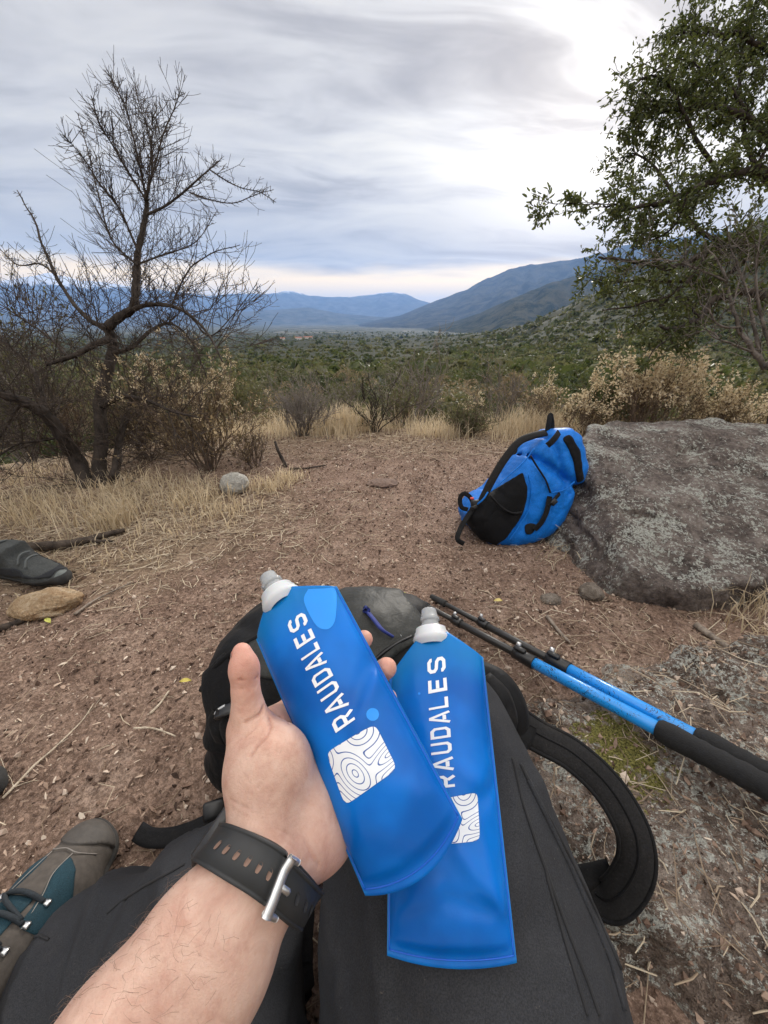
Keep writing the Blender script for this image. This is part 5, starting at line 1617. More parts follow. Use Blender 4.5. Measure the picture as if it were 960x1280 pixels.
pole('walking pole with blue upper shaft lying nearer, its thick grip beside the moss', [(531, 756, .014), (822, 911, .124)], 664, 821, (571, 652))
pole('walking pole with blue upper shaft lying on the far side of the other pole', [(553, 753, .014), (870, 921, .128)], 706, 868, (604, 694))

# ---- black backpack lying in front of the knees
def black_backpack():
    C = np.array((-.055, .462, .15))
    root = thing('backpack', 'black backpack with a charcoal lid lying on the ground behind the hand', 'backpack', (C[0], C[1], 0))
    F = Field((-.36, .28, -.02), (.26, .72, .36), 0.006)
    ax = ((1, .06, .02), (-.06, 1, .1), (0, -.1, 1))
    F.rbox(C + (-.025, 0, -.005), (.180, .120, .130), ax, .085, .02)
    F.ell(C + (-.10, -.03, .04), (.115, .11, .115), None, .03)
    F.ell(C + (.035, .0, .075), (.11, .10, .080), None, .03)          # lid
    F.ell(C + (-.165, -.085, -.06), (.060, .055, .095), None, .02)      # hip fin
    s, p = F.sub(F.lo, F.lo + (F.n - 1) * F.h)
    near = np.abs(F.v) < .03; pp = p[near]
    F.v[near] += (0.014 * fbm(pp * 8, 3, 4) + 0.012 * np.maximum(0, .3 - np.abs(noise3(pp * np.array((14., 10., 12.)), 6)) * 3)).astype(np.float32)
    v, q = F.mesh(); v = relax(v, q, 1, .4)
    obj('pack_body', v, q, None, M_BLACK, root)
    def R(px, py, lift=0.0):
        """point on the pack under a pixel"""
        o = np.array((0, 0, H)); d = W(px, py, 1) - o
        for tt in np.arange(.30, 1.1, .002):
            if F.value((o + d * tt)[None])[0] < 0: return o + d * (tt - lift)
        return o + d * .62
    def pan(name, poly, off, mat):
        def m(c):
            x, y = pix(c); return in_poly(x, y, poly) & (c[:, 2] > .12)
        b = Bag(); b.add(*patch(v, q, m, off)); return b.build(name, mat, root)
    lid = pan('lid', [(300, 822), (340, 776), (440, 735), (500, 740), (530, 780), (524, 800), (505, 812), (470, 834), (400, 850), (330, 850)], .006, M_LID)
    pan('side_pocket', [(240, 900), (250, 850), (285, 815), (300, 850), (300, 940), (262, 935)], .006, M_BLACK2)
    z1 = [R(462, 832, .006), R(480, 815, .006), R(500, 802, .006), R(515, 795, .006)]
    z = rod('lid_zip', z1, .0032, M_BLACK, root)
    rod('zip_teeth', [p_ + (0, -.002, .002) for p_ in z1], .0016, M_PLASTIC, z)
    cord = [R(458, 764, .014), R(466, 774, .020), R(476, 786, .022), R(488, 794, .012)]
    rod('zip_cord', cord, .0022, M_CORD, root)
    rod('zip_cord', [p_ + (.004, 0, -.003) for p_ in cord], .0020, M_CORD, root)
    block('cord_knot', R(458, 763, .016), (1, 0, .4), (0, 1, 0), .012, .010, .012, M_CORD, root, .45)
    block('zip_slider', R(498, 795, .006), (1, 0, -.3), (0, 1, .4), .010, .005, .004, M_METAL, root)
    rod('edge_piping', [R(252, 862, .004), R(268, 836, .004), R(296, 812, .004), R(335, 790, .004)], .0045, M_BLACK2, root)
    # strap ends and loops on the left side
    sweep('webbing_loop', [R(272, 892, .012), R(266, 902, .022), R(270, 918, .020), R(276, 930, .010)], .016, .0025, (-.3, -1, .3), M_WEB, root)
    sweep('webbing_loop', [R(284, 896, .010), R(280, 910, .018), R(284, 926, .014), R(290, 932, .008)], .014, .0025, (-.3, -1, .3), M_WEB, root)
    rod('reflective_trim', [R(268, 893, .016), R(273, 887, .018), R(281, 882, .014)], .0016, M_REFL, root)
    block('buckle', R(281, 889, .014), (1, 0, .5), (0, 1, .2), .028, .016, .008, M_PLASTIC, root)
    # hip belt tail on the ground, left
    g = [G(172, 1039, .012), G(188, 1047, .014), G(215, 1046, .022), G(245, 1036, .035), G(275, 1020, .055), G(300, 1000, .075)]
    sweep('hip_belt_strap', g, [.024] * 1, .004, (0, -.35, 1), M_WEB, root, 8)
    block('belt_buckle', G(268, 1012, .060), (1, .35, 0), (0, 1, .6), .030, .024, .010, M_PLASTIC, root)
    # harness on the right: padded shoulder strap sweeping round on to the ledge
    sp = [W(598, 858, .54), W(628, 888, .515), W(668, 918, .50), W(715, 944, .49), W(758, 984, .475), W(788, 1034, .462), W(795, 1076, .458), W(783, 1108, .46), W(762, 1126, .468), W(738, 1116, .49)]
    nr = np.array([W(480, 700, .1) - W(700, 1000, .5)])
    ss = sweep('shoulder_strap', sp, [.039] * 1, .009, unit(nr[0]) * .8 + np.array((0, 0, .6)), M_STRAP, root, 8, .0035, 9)
    path = catmull(sp, 8)
    tn = np.gradient(path, axis=0); tn /= np.linalg.norm(tn, axis=1)[:, None]
    nn_ = unit(nr[0]) * .8 + np.array((0, 0, .6)); nn_ = nn_ - tn * (tn @ nn_)[:, None]; nn_ /= np.linalg.norm(nn_, axis=1)[:, None]
    sdv = np.cross(tn, nn_)
    rod('strap_seam', [p_ + m_ * .0078 for p_, m_ in zip(path[2:-3:2], nn_[2:-3:2])], .0016, M_BLACK2, ss, 3, 6)
    for sg in (-1, 1): rod('strap_binding', [p_ + m_ * .0030 + k_ * sg * .0190 for p_, m_, k_ in zip(path[::2], nn_[::2], sdv[::2])], .0026, M_WEB, ss, 3, 6)
    sweep('strap_webbing', [W(640, 1078, .50), W(680, 1094, .50), W(720, 1098, .495), W(765, 1090, .485)], .026, .004, (0, -.4, 1), M_WEB, root)
    sweep('strap_anchor', [W(596, 838, .53), W(622, 850, .51), W(640, 872, .50), W(648, 900, .495), W(644, 928, .50)], .030, .006, (.2, -.6, .8), M_BLACK, root, 8, .004)
    sweep('strap_anchor', [W(600, 872, .51), W(618, 905, .50), W(634, 926, .495), W(652, 926, .49), W(660, 905, .50)], .022, .005, (-.1, -.6, .8), M_WEB, root, 8)
    rod('lift_strap_roll', [W(604, 848, .50), W(622, 872, .49), W(632, 902, .485), W(624, 928, .49)], [.012, .017, .015, .009], M_BLACK, root, 6, 10)
black_backpack()

# ---- the hiker sitting on the left: boots and trouser legs reach into the picture
def neighbour():
    M_BOOT = fabric_mat('grey_boot', (0.052, 0.056, 0.056), 0.7, 500, .1, .25)
    M_SOLE = mat_simple('boot_sole', (0.022, 0.022, 0.022), .85, .2, 90, .4, .001, 300)
    M_TOE = mat_simple('toe_rubber', (0.12, 0.135, 0.13), .7, .15, 90, .2, .001, 300)
    M_TR = fabric_mat('dark_trousers', (0.024, 0.026, 0.030), .8)
    root = thing('person', 'person in dark trousers and grey hiking boots sitting off the left edge', 'person', (-1.5, .75, 0))
    # trousers, one continuous garment: hips and both legs
    F = Field((-2.0, .25, -.02), (-.78, 1.35, .62), 0.016)
    hip = np.array((-1.78, .72, .16)); k1 = np.array((-1.50, 1.02, .46)); a1 = np.array((-1.22, .97, .10)); k2 = np.array((-1.42, .55, .44)); a2 = np.array((-1.02, .44, .11))
    F.chain([hip + (0, .1, 0), k1, a1], [.11, .085, .062], .03); F.chain([hip + (0, -.1, 0), k2, a2], [.11, .085, .060], .03)
    F.ell(hip, (.16, .2, .14), None, .05)
    v, q = F.mesh(); nn = vnormals(v, q); v = v + nn * (0.012 * fbm(v * 11, 3, 7))[:, None]
    obj('trousers', v, q, None, M_TR, root)
    def boot(poly, O, n, T_, cut):
        e1 = unit(np.cross((0, 0, 1), n)); e1 = -e1 if e1[0] < 0 else e1
        e2 = np.array((0, 0, 1.0))
        out = np.array(poly)
        F = Field((-.34, -.05, -.08), (.08, .22, .08), .004)
        s, p = F.sub(F.lo, F.lo + (F.n - 1) * F.h)
        d2 = poly_sdf(p[:, :, 0, :2], out)[:, :, None]
        hw = T_ * (0.62 + 0.38 * np.clip(1 - ((p[..., 0] + .07) / .075) ** 2, 0, 1)) * np.where(p[..., 0] < -.07, 1, 1)
        hw = np.where(p[..., 0] < -.07, T_ * .92, hw)
        r = .034; q1 = d2 + r; q2 = np.abs(p[..., 2]) - hw + r
        d = np.sqrt(np.maximum(q1, 0) ** 2 + np.maximum(q2, 0) ** 2) + np.minimum(np.maximum(q1, q2), 0) - r
        F.v = (d + .003 * fbm(p * 30, 2, 3)).astype(np.float32)
        v, q = F.mesh(); v = relax(v, q, 1, .4)
        w = O + v[:, 0, None] * e1 + v[:, 1, None] * e2 + v[:, 2, None] * n
        if np.dot(np.cross(e1, e2), n) < 0: q = q[:, ::-1]
        bt = obj('boot', w, q, None, M_BOOT, root)
        def part(nm, fn, off, m):
            def mk(c):
                l = c - O; return fn(l @ e1, l @ e2)
            b = Bag(); b.add(*patch(w, q, mk, off)); return b.build(nm, m, bt)
        part('sole', lambda a, z: z < .022 + .012 * np.clip((a + .02) / .06, 0, 1), .004, M_SOLE)
        part('toe_cap', lambda a, z: (a > .012) & (z > .022), .003, M_TOE)
        part('overlay', lambda a, z: (z > .030) & (z < .046 + .012 * np.sin(a * 40)) & (a < .005) & (a > -.28), .002, MATS['dark_trousers'])
        lm = mat_simple('boot_lace', (0.10, 0.11, 0.11), .8)
        for k in range(5):
            a0 = -.065 - k * .024; z0 = np.interp(a0, [-.19, -.15, -.05], [.125, .095, .062])
            rod('lace', [O + e1 * a0 + e2 * (z0 - .012) + n * .030, O + e1 * (a0 - .006) + e2 * (z0 + .006) + n * .016, O + e1 * (a0 - .008) + e2 * (z0 + .010), O + e1 * (a0 - .006) + e2 * (z0 + .006) - n * .016], .0028, lm, bt, 4, 6)
        return bt
    K = .72
    prof = [(a * K, b * K) for a, b in [(.045, .03), (.048, .012), (.030, .0), (-.10, -.004), (-.25, -.004), (-.272, .03), (-.262, .09), (-.255, .15), (-.165, .155), (-.155, .115), (-.125, .085), (-.07, .066), (.0, .058), (.03, .048)]]
    t1 = G(86, 722, .02)
    boot(prof, np.array((t1[0] - .03, t1[1], .006)), unit((-.25, -1, 0)), .048, 0)
    t2 = G(9, 985, .02)
    boot(prof, np.array((t2[0] - .045, t2[1], .006)), unit((.25, -1, 0)), .048, 0)
neighbour()

# =================================================================== THE HIKER HOLDING THE FLASKS
def skin(t):
    p = pos(t)
    at = t.n.new('ShaderNodeAttribute'); at.attribute_name = 'crease'
    ar = t.n.new('ShaderNodeAttribute'); ar.attribute_name = 'red'
    n = t.noise(p, 60.0, 5, 0.65, 0.4); m = t.noise(p, 260.0, 3, 0.6); f = t.noise(p, 1100.0, 2, 0.6)
    c = t.ramp(n, [(0.33, (0.50, 0.290, 0.220)), (0.50, (0.59, 0.378, 0.294)), (0.67, (0.67, 0.460, 0.365))])
    c = t.mix(t.math('MULTIPLY', t.smooth(m, 0.52, 0.72), 0.22), c, (0.62, 0.33, 0.25))
    c = t.mix(t.math('MULTIPLY', ar.outputs['Fac'], 0.60), c, (0.66, 0.285, 0.215))
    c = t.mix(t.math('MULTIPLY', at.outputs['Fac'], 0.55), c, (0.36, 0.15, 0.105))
    sp = t.voro(p, 95.0, 'F1', 0)
    c = t.mix(t.math('MULTIPLY', t.math('SUBTRACT', 1.0, t.smooth(sp, 0.05, 0.11)), 0.18), c, (0.30, 0.15, 0.10))
    t.put(t.b.inputs['Base Color'], c)
    t.put(t.b.inputs['Roughness'], 0.52); t.put(t.b.inputs['Specular IOR Level'], 0.35)
    t.put(t.b.inputs['Subsurface Weight'], 0.18); t.put(t.b.inputs['Subsurface Radius'], (1.0, 0.35, 0.2)); t.put(t.b.inputs['Subsurface Scale'], 0.004)
    h = t.math('ADD', t.math('MULTIPLY', m, 0.6), t.math('MULTIPLY', f, 0.4))
    b1 = bump(t, h, 0.55, 0.0012)
    b2 = bump(t, t.math('SUBTRACT', 1.0, at.outputs['Fac']), 0.55, 0.0014, b1)
    t.put(t.b.inputs['Normal'], b2)
M_SKIN = material('skin', skin)
M_NAIL = mat_simple('fingernail', (0.68, 0.42, 0.36), 0.3, 0.06, 60, 0)
M_PANTS = fabric_mat('charcoal_trousers', (0.032, 0.033, 0.037), 0.80, 1500, 0.03, 0.12, 0.5, 9, 0.25)
M_SEAM = mat_simple('trouser_seam', (0.018, 0.018, 0.020), 0.85, 0.1, 200, 0.2, 0.0005, 900)
M_HAIR = mat_simple('arm_hair', (0.22, 0.135, 0.09), 0.6, 0.2, 200, 0)

person = thing('person', 'person in charcoal trousers whose bare forearm and hand hold a blue flask', 'person', (0.0, -0.2, 0))

# ---- hand and forearm, one body
wr = W(318, 1094, .206)
across = unit(W(360, 1130, .210) - W(285, 1068, .204))            # thumb side -> little finger side
f1 = W(258, 1192, .190); f2 = W(176, 1320, .170)
arm_dir = unit(wr - f1)
elbow = f2 + (f2 - f1) / np.linalg.norm(f2 - f1) * .10
mcp = [W(366, 893, .304), W(392, 912, .300), W(412, 941, .290), W(428, 974, .277)]
FH = Field((-.36, -.16, .26), (.06, .34, .64), 0.00135)
F = FH
pn = unit(np.cross(across, mcp[1] - wr))                           # normal of the palm
if pn @ (np.array((0, 0, H)) - wr) < 0: pn = -pn
# forearm: two overlapping tapering cores give the flat oval section
for s, k in ((-1, 1.0), (1, 1.0)):
    F.chain([wr + across * s * .0078, (wr + f1) / 2 + across * s * .0092, f1 + across * s * .0106, f2 + across * s * .0122, elbow + across * s * .016], [.0122, .0155, .0196, .0238, .034], .014)
F.chain([wr + pn * .002, f1 + pn * .003, f2 + pn * .003], [.0132, .0200, .0245], .02)
# palm
wpts = [wr + across * s for s in (-.0085, -.0030, .0035, .0105)]
for a, b, ra, rb in zip(wpts, mcp, (.0128, .0132, .0135, .0132), (.0118, .0122, .0118, .0112)):
    mid = (a + b) / 2 - pn * .002
    F.chain([a, mid, b], [ra, .0145, rb], .012)
tm = W(312, 912, .254); tcmc = wr + across * (-.0055) + (mcp[0] - wr) * .22 + pn * .003
tip_ = W(307, 862, .250); tt = W(302, 815, .250)
F.chain([tcmc, (tcmc + tm) / 2 + across * .001, tm], [.0142, .0165, .0142], .012)
F.chain([tm, tip_], [.0114, .0082], .006)
F.ell((tm + tip_) / 2 + pn * .001, (.0086, .0105, .0105), None, .006)
F.chain([tip_, tip_ + (tt - tip_) * .55, tt], [.0078, .0080, .0060], .005)
F.ell(tip_ + (tt - tip_) * .5 + pn * .0020, (.0074, .0082, .0120), None, .006)        # pad
F.ell(W(346, 962, .242), (.022, .025, .029), None, .016)           # ball of the thumb
F.ell(W(392, 1030, .252), (.020, .026, .030), None, .016)          # heel of the hand
F.chain([tm + across * .006, W(342, 908, .285), mcp[0]], [.010, .0115, .0115], .010)   # web
F.chain([wr + across * .010, W(405, 1040, .250), mcp[3]], [.0135, .0160, .0125], .012)
# fingers, each with its own three bones
fing = [
    [mcp[0], W(410, 838, .323), W(438, 811, .313), W(455, 799, .302)],
    [mcp[1], W(432, 868, .321), W(464, 850, .306), W(483, 835, .287)],
    [mcp[2], W(454, 902, .310), W(478, 886, .297), W(485, 873, .288)],
    [mcp[3], W(464, 942, .299), W(485, 931, .290), W(497, 921, .281)]]
frad = [(.0112, .0092, .0082, .0070), (.0116, .0096, .0090, .0078), (.0112, .0090, .0082, .0070), (.0102, .0078, .0070, .0062)]
for pts, rr in zip(fing, frad):
    F.chain(pts, rr, .0035)
    F.ell(pts[1], (rr[1] * 1.08,) * 3, None, .004)
# wrist creases and the fold under the thumb are pressed in
def dent(pts, r, k):
    F.chain(pts, [r] * len(pts), k, 's')
hv, hq = F.mesh()
hv = relax(hv, hq, 2, .45)
hn = vnormals(hv, hq)
def skin_at(px, py):
    o = np.array((0, 0, H)); d = W(px, py, 1) - o
    t = np.arange(.10, .45, .0008); P_ = o + d * t[:, None]
    v = FH.value(P_); i = np.argmax(v < 0)
    return P_[i] if (v < 0).any() else None
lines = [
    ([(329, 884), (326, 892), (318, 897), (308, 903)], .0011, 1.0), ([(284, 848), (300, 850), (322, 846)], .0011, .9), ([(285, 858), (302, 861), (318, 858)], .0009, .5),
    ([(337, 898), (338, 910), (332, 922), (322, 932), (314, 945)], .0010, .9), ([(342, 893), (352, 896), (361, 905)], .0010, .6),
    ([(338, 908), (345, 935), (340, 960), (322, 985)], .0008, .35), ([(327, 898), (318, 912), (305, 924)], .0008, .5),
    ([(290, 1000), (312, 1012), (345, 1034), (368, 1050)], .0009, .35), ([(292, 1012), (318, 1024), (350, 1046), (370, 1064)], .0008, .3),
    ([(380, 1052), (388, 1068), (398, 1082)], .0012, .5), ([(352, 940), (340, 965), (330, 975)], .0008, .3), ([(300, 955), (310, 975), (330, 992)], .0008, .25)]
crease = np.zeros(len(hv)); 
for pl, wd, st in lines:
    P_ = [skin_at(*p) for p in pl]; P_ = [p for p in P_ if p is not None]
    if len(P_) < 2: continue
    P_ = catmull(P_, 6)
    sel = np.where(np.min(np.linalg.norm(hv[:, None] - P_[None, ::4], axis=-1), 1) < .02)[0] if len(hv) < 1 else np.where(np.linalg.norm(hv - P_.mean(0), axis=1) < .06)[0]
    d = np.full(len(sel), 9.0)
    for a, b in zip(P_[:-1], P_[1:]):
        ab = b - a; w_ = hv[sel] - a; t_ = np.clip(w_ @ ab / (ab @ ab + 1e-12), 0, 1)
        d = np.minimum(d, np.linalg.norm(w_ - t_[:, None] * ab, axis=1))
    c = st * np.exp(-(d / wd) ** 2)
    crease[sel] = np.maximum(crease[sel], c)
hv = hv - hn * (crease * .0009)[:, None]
red = np.zeros(len(hv))
for c_, r_, s_ in [(tt, .030, 1.0), (fing[0][3], .016, .9), (fing[1][3], .020, .9), (fing[2][3], .016, .9), (mcp[0], .024, .55), (W(350, 905, .28), .02, .6), (W(400, 1075, .235), .03, .5), (W(355, 940, .26), .018, .35), (W(372, 1040, .24), .016, .3), (tm, .02, .3)]:
    red = np.maximum(red, s_ * np.exp(-(np.linalg.norm(hv - c_, axis=1) / r_) ** 2))
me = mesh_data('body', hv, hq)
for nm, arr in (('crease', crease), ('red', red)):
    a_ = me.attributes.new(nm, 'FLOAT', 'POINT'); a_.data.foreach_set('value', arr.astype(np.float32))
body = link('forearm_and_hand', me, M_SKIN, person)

def nails():
    # thumb nail edge, seen from the side
    pts = [(tt + unit(tt - tip_) * -.004), ]
    ax = unit(tt - tip_); out = unit(-across + -pn * .9); sd = unit(np.cross(ax, out)); out = np.cross(sd, ax)
    c = tip_ + (tt - tip_) * .78 + out * .0060
    v = []; 
    for i in range(7):
        for j in range(7):
            a = (i / 6 - .5) * .013; b = (j / 6 - .5)
            v.append(c + ax * a + sd * b * .0115 * (1 - .15 * (i / 6 - .5) ** 2) + out * (.0014 - .0050 * b * b * 2 - .0010 * (i / 6 - .5) ** 2 * 4))
    q = [(i * 7 + j, i * 7 + j + 1, (i + 1) * 7 + j + 1, (i + 1) * 7 + j) for i in range(6) for j in range(6)]
    obj('thumbnail', v, q, None, M_NAIL, body)
nails()

def arm_hair():
    rng = np.random.RandomState(8); b = Bag()
    n_ = vnormals(hv, hq)
    ax = unit(f1 - wr)
    s = (hv - wr) @ ax; side = (hv - wr - s[:, None] * ax) @ across
    cand = np.where((s > .012) & (s < .15) & (n_ @ pn > -.3))[0]
    w_ = np.clip((-(side[cand]) + .012) / .03, 0.06, 1) ** 1.6
    pick = rng.choice(cand, 480, replace=False, p=w_ / w_.sum())
    for i in pick:
        d = unit(-ax * .2 + across * -.5 + rng.normal(size=3) * .35 + unit(-arm_dir) * .5); d = unit(d - n_[i] * (d @ n_[i]) * .85)
        L = rng.uniform(.004, .009); p = hv[i]
        path = [p + d * L * t + n_[i] * (.0016 * math.sin(t * 2.6)) + unit(np.cross(d, n_[i])) * (L * .22 * t * t * rng.choice((-1, 1))) for t in (0, .35, .7, 1)]
        v, q, t = tube_geo(path, [.00005, .00005, .00004, .00002], 3, False); b.add(v, q, t)
    o = b.build('arm_hair', M_HAIR, body); o['kind'] = 'stuff'
arm_hair()

# ---- trousers
def trousers():
    hipR = np.array((.10, -.10, .10)); hipL = np.array((-.12, -.12, .10))
    def cam3(x, u, f): return np.array((x, f * CP + u * SP, H - f * SP + u * CP))
    tA = cam3(.062, -.338, .342); kR = cam3(.050, -.232, .395)
    aR = np.array((.12, .36, .05))
    kL = W(276, 1158, .385); aL = W(56, 1264, .450)
    F = Field((-.52, -.22, -.02), (.30, .46, .52), 0.0055)
    F.chain([hipR, tA + (tA - kR) * .35, tA, (tA + kR) / 2, kR], [.125, .114, .104, .088, .069], .03)
    F.chain([kR, (kR + aR) / 2, aR], [.066, .060, .056], .03)
    F.chain([hipL, (hipL + kL) / 2, kL], [.12, .095, .075], .03)
    F.chain([kL, (kL + aL) / 2 + (0, -.01, .01), aL], [.074, .074, .066], .03)
    F.ell((-.01, -.16, .12), (.19, .10, .10), None, .05)
    v, q = F.mesh(); v = relax(v, q, 2, .5); n = vnormals(v, q)
    # cloth folds run across the bends
    d_knee = np.linalg.norm(v - kL, axis=1); 
    fold = 0.010 * fbm(v * np.array((9, 9, 9)), 3, 12)
    left = v[:, 0] < -.08
    ta = unit(kR - tA); st_ = (v - tA) @ ta; ac = (v - tA) @ unit(np.cross(ta, (0, -.6, .8)))
    fold = fold + np.where(left, 0, 0.010 * np.maximum(0, .32 - np.abs(noise3(np.stack([st_ * 5 + ac * 3, ac * 17, v[:, 2] * 3], -1), 33)) * 3.0) + 0.003 * fbm(v * 26, 2, 40))
    axis = unit(aL - kL); s = (v - kL) @ axis
    cr = 0.5 - np.abs(noise3(np.stack([s * 16, (v @ unit((0.3, 1, .4))) * 7, v[:, 2] * 5], -1), 5)) * 2.2
    fold = fold + np.where(left, 0.026 * np.clip(cr, -.2, .5), 0.005 * np.clip(cr, -.2, .5))
    v = v + n * fold[:, None]
    n = vnormals(v, q)
    tr = obj('trousers', v, q, None, M_PANTS, person)
    from mathutils.bvhtree import BVHTree
    tree = BVHTree.FromPolygons([tuple(a) for a in v], [tuple(a) for a in q.tolist()])
    def S(px, py, lift=.0):
        o = Vector((0, 0, H)); d = Vector(W(px, py, 1) - np.array((0, 0, H))).normalized()
        h = tree.ray_cast(o, d)
        return None if h[0] is None else np.array(h[0]) + np.array(h[1]) * lift * (1 if np.array(h[1]) @ np.array(d) < 0 else -1)
    def seam(nm, pts, r=.0011, mat=M_SEAM, lift=.0004):
        P_ = []
        for (x0, y0), (x1, y1) in zip(pts[:-1], pts[1:]):
            for k in range(5):
                p = S(x0 + (x1 - x0) * k / 5, y0 + (y1 - y0) * k / 5, lift)
                if p is not None: P_.append(p)
        if len(P_) > 3: rod(nm, P_, r, mat, tr, 2, 6)
    seam('side_seam', [(640, 948), (652, 1000), (672, 1060), (690, 1110), (712, 1170), (735, 1230), (752, 1279)], .0013)
    seam('pocket_seam', [(681, 1082), (684, 1100), (693, 1130), (707, 1180), (722, 1230), (737, 1279)], .0012)
    seam('back_seam', [(650, 955), (665, 985), (690, 1030), (716, 1080), (745, 1140), (775, 1210), (800, 1279)], .0016)
    seam('welt', [(660, 975), (684, 1025), (708, 1075), (735, 1135), (762, 1200), (784, 1279)], .0022, M_PANTS)
    seam('leg_seam', [(134, 1142), (150, 1128), (180, 1108), (214, 1090), (235, 1078)], .0013)
    seam('hem_seam', [(4, 1182), (25, 1174), (50, 1170), (64, 1176)], .0013)
    return tree
ttree = trousers()

# ---- hiking shoe, left foot
def shoe():
    toe = G(128, 1036, .02); f = unit(np.array((.10, 1.0, 0))); s = np.array((f[1], -f[0], 0)); up = np.array((0, 0, 1.0))
    O = np.array((toe[0], toe[1], 0.004)) - f * .285
    O[2] = tz(O)
    M_SU = mat_simple('suede', (0.075, 0.064, 0.055), .85, .25, 120, .4, .0008, 600)
    M_SU2 = mat_simple('toe_leather', (0.062, 0.055, 0.049), .7, .2, 120, .3, .0008, 500)
    M_TEAL = fabric_mat('teal_mesh', (0.016, 0.044, 0.060), .75, 1500, .1, .15, .6)
    M_LACE = mat_simple('dark_lace', (0.014, 0.020, 0.026), .8, .3, 400, .6, .0008, 900)
    M_SOLE2 = mat_simple('rubber_sole', (0.030, 0.028, 0.026), .85, .2, 100, .3, .001, 300)
    F = Field((-.02, -.07, -.01), (.31, .07, .19), .0028)
    F.chain([(.250, .0, .036), (.205, .004, .044), (.150, .002, .062), (.100, 0, .085), (.060, 0, .105), (.045, 0, .160)], [.033, .041, .043, .043, .043, .045], .02)
    F.chain([(.262, -.006, .030), (.255, .012, .030)], [.026, .024], .015)
    F.chain([(.20, -.012, .032), (.20, .016, .032)], [.036, .034], .02)
    F.chain([(.04, 0, .04), (.10, 0, .04), (.17, 0, .035)], [.036, .036, .036], .02)
    sl, p = F.sub(F.lo, F.lo + (F.n - 1) * F.h)
    F.v = np.maximum(F.v, .012 - p[..., 2]).astype(np.float32)
    F.v = np.maximum(F.v, p[..., 2] - .175).astype(np.float32)
    v, q = F.mesh(); v = relax(v, q, 2, .4)
    w = O + v[:, 0, None] * f + v[:, 1, None] * s + v[:, 2, None] * up
    if np.dot(np.cross(f, s), up) < 0: q = q[:, ::-1]
    sh = obj('shoe', w, q, None, M_SU, person)
    def part(nm, fn, off, m, par=sh):
        def mk(c):
            l = c - O; return fn(l @ f, l @ s, l @ up, *pix(c))
        b = Bag(); b.add(*patch(w, q, mk, off, .003)); return b.build(nm, m, par)
    part('sole', lambda a, b, z, x, y: z < .026 + .012 * np.clip((a - .25) / .03, 0, 1), .0045, M_SOLE2)
    part('toe_cap', lambda a, b, z, x, y: (a > .246 + .012 * np.abs(b / .03) ** 2) & (z > .024), .0022, M_SU2)
    part('mesh_panel', lambda a, b, z, x, y: in_poly(a, b, [(.232, -.012), (.222, -.030), (.196, -.042), (.168, -.046), (.168, -.030), (.192, -.020), (.214, -.012)]) & (z > .03), .0012, M_TEAL)
    part('mesh_panel', lambda a, b, z, x, y: in_poly(a, b, [(.232, .016), (.222, .032), (.196, .046), (.160, .050), (.160, .026), (.192, .020), (.214, .014)]) & (z > .03), .0012, M_TEAL)
    part('tongue', lambda a, b, z, x, y: (np.abs(b - .002) < .016) & (a > .085) & (a < .186) & (z > .05), .0016, M_TEAL)
    rl = mat_simple('shoe_stitch', (0.24, 0.22, 0.20), .8)
    def top(a, b):
        """height of the upper at (a, b)"""
        zz = np.arange(.18, .01, -.001); P_ = np.stack([np.full_like(zz, a), np.full_like(zz, b), zz], -1)
        k = np.argmax(F.value(P_) < 0); return zz[k]
    def on(a, b, lift=.003): return O + f * a + s * b + up * (top(a, b) + lift)
    for k in range(5):
        a0 = .186 - k * .022
        rod('lace', [on(a0, -.024, .002), on(a0 + .002, -.012, .005), on(a0 + .003, .002, .006), on(a0 + .002, .016, .005), on(a0, .028, .002)], .0028, M_LACE, sh, 5, 8)
        if k < 4: rod('lace', [on(a0, -.022, .004), on(a0 - .010, .000, .008), on(a0 - .020, .026, .004)], .0026, M_LACE, sh, 5, 8)
        for b0 in (-.027, .031):
            bg_ = Bag(); c = on(a0, b0, .002); bg_.add(*box_geo(c, f, s, up, .007, .010, .005, .35)); bg_.build('lace_hook', M_METAL, sh)
    rod('stitching', [on(.246, -.030, .003), on(.238, -.012, .003), on(.240, .004, .003), on(.238, .020, .003), on(.246, .034, .003)], .0007, rl, sh, 6, 6)
    rod('stitching', [on(.236, -.014, .002), on(.212, -.016, .002), on(.190, -.022, .002), on(.166, -.033, .002)], .0006, rl, sh, 6, 6)
    rod('stitching', [on(.236, .016, .002), on(.212, .016, .002), on(.190, .023, .002), on(.160, .030, .002)], .0006, rl, sh, 6, 6)
shoe()

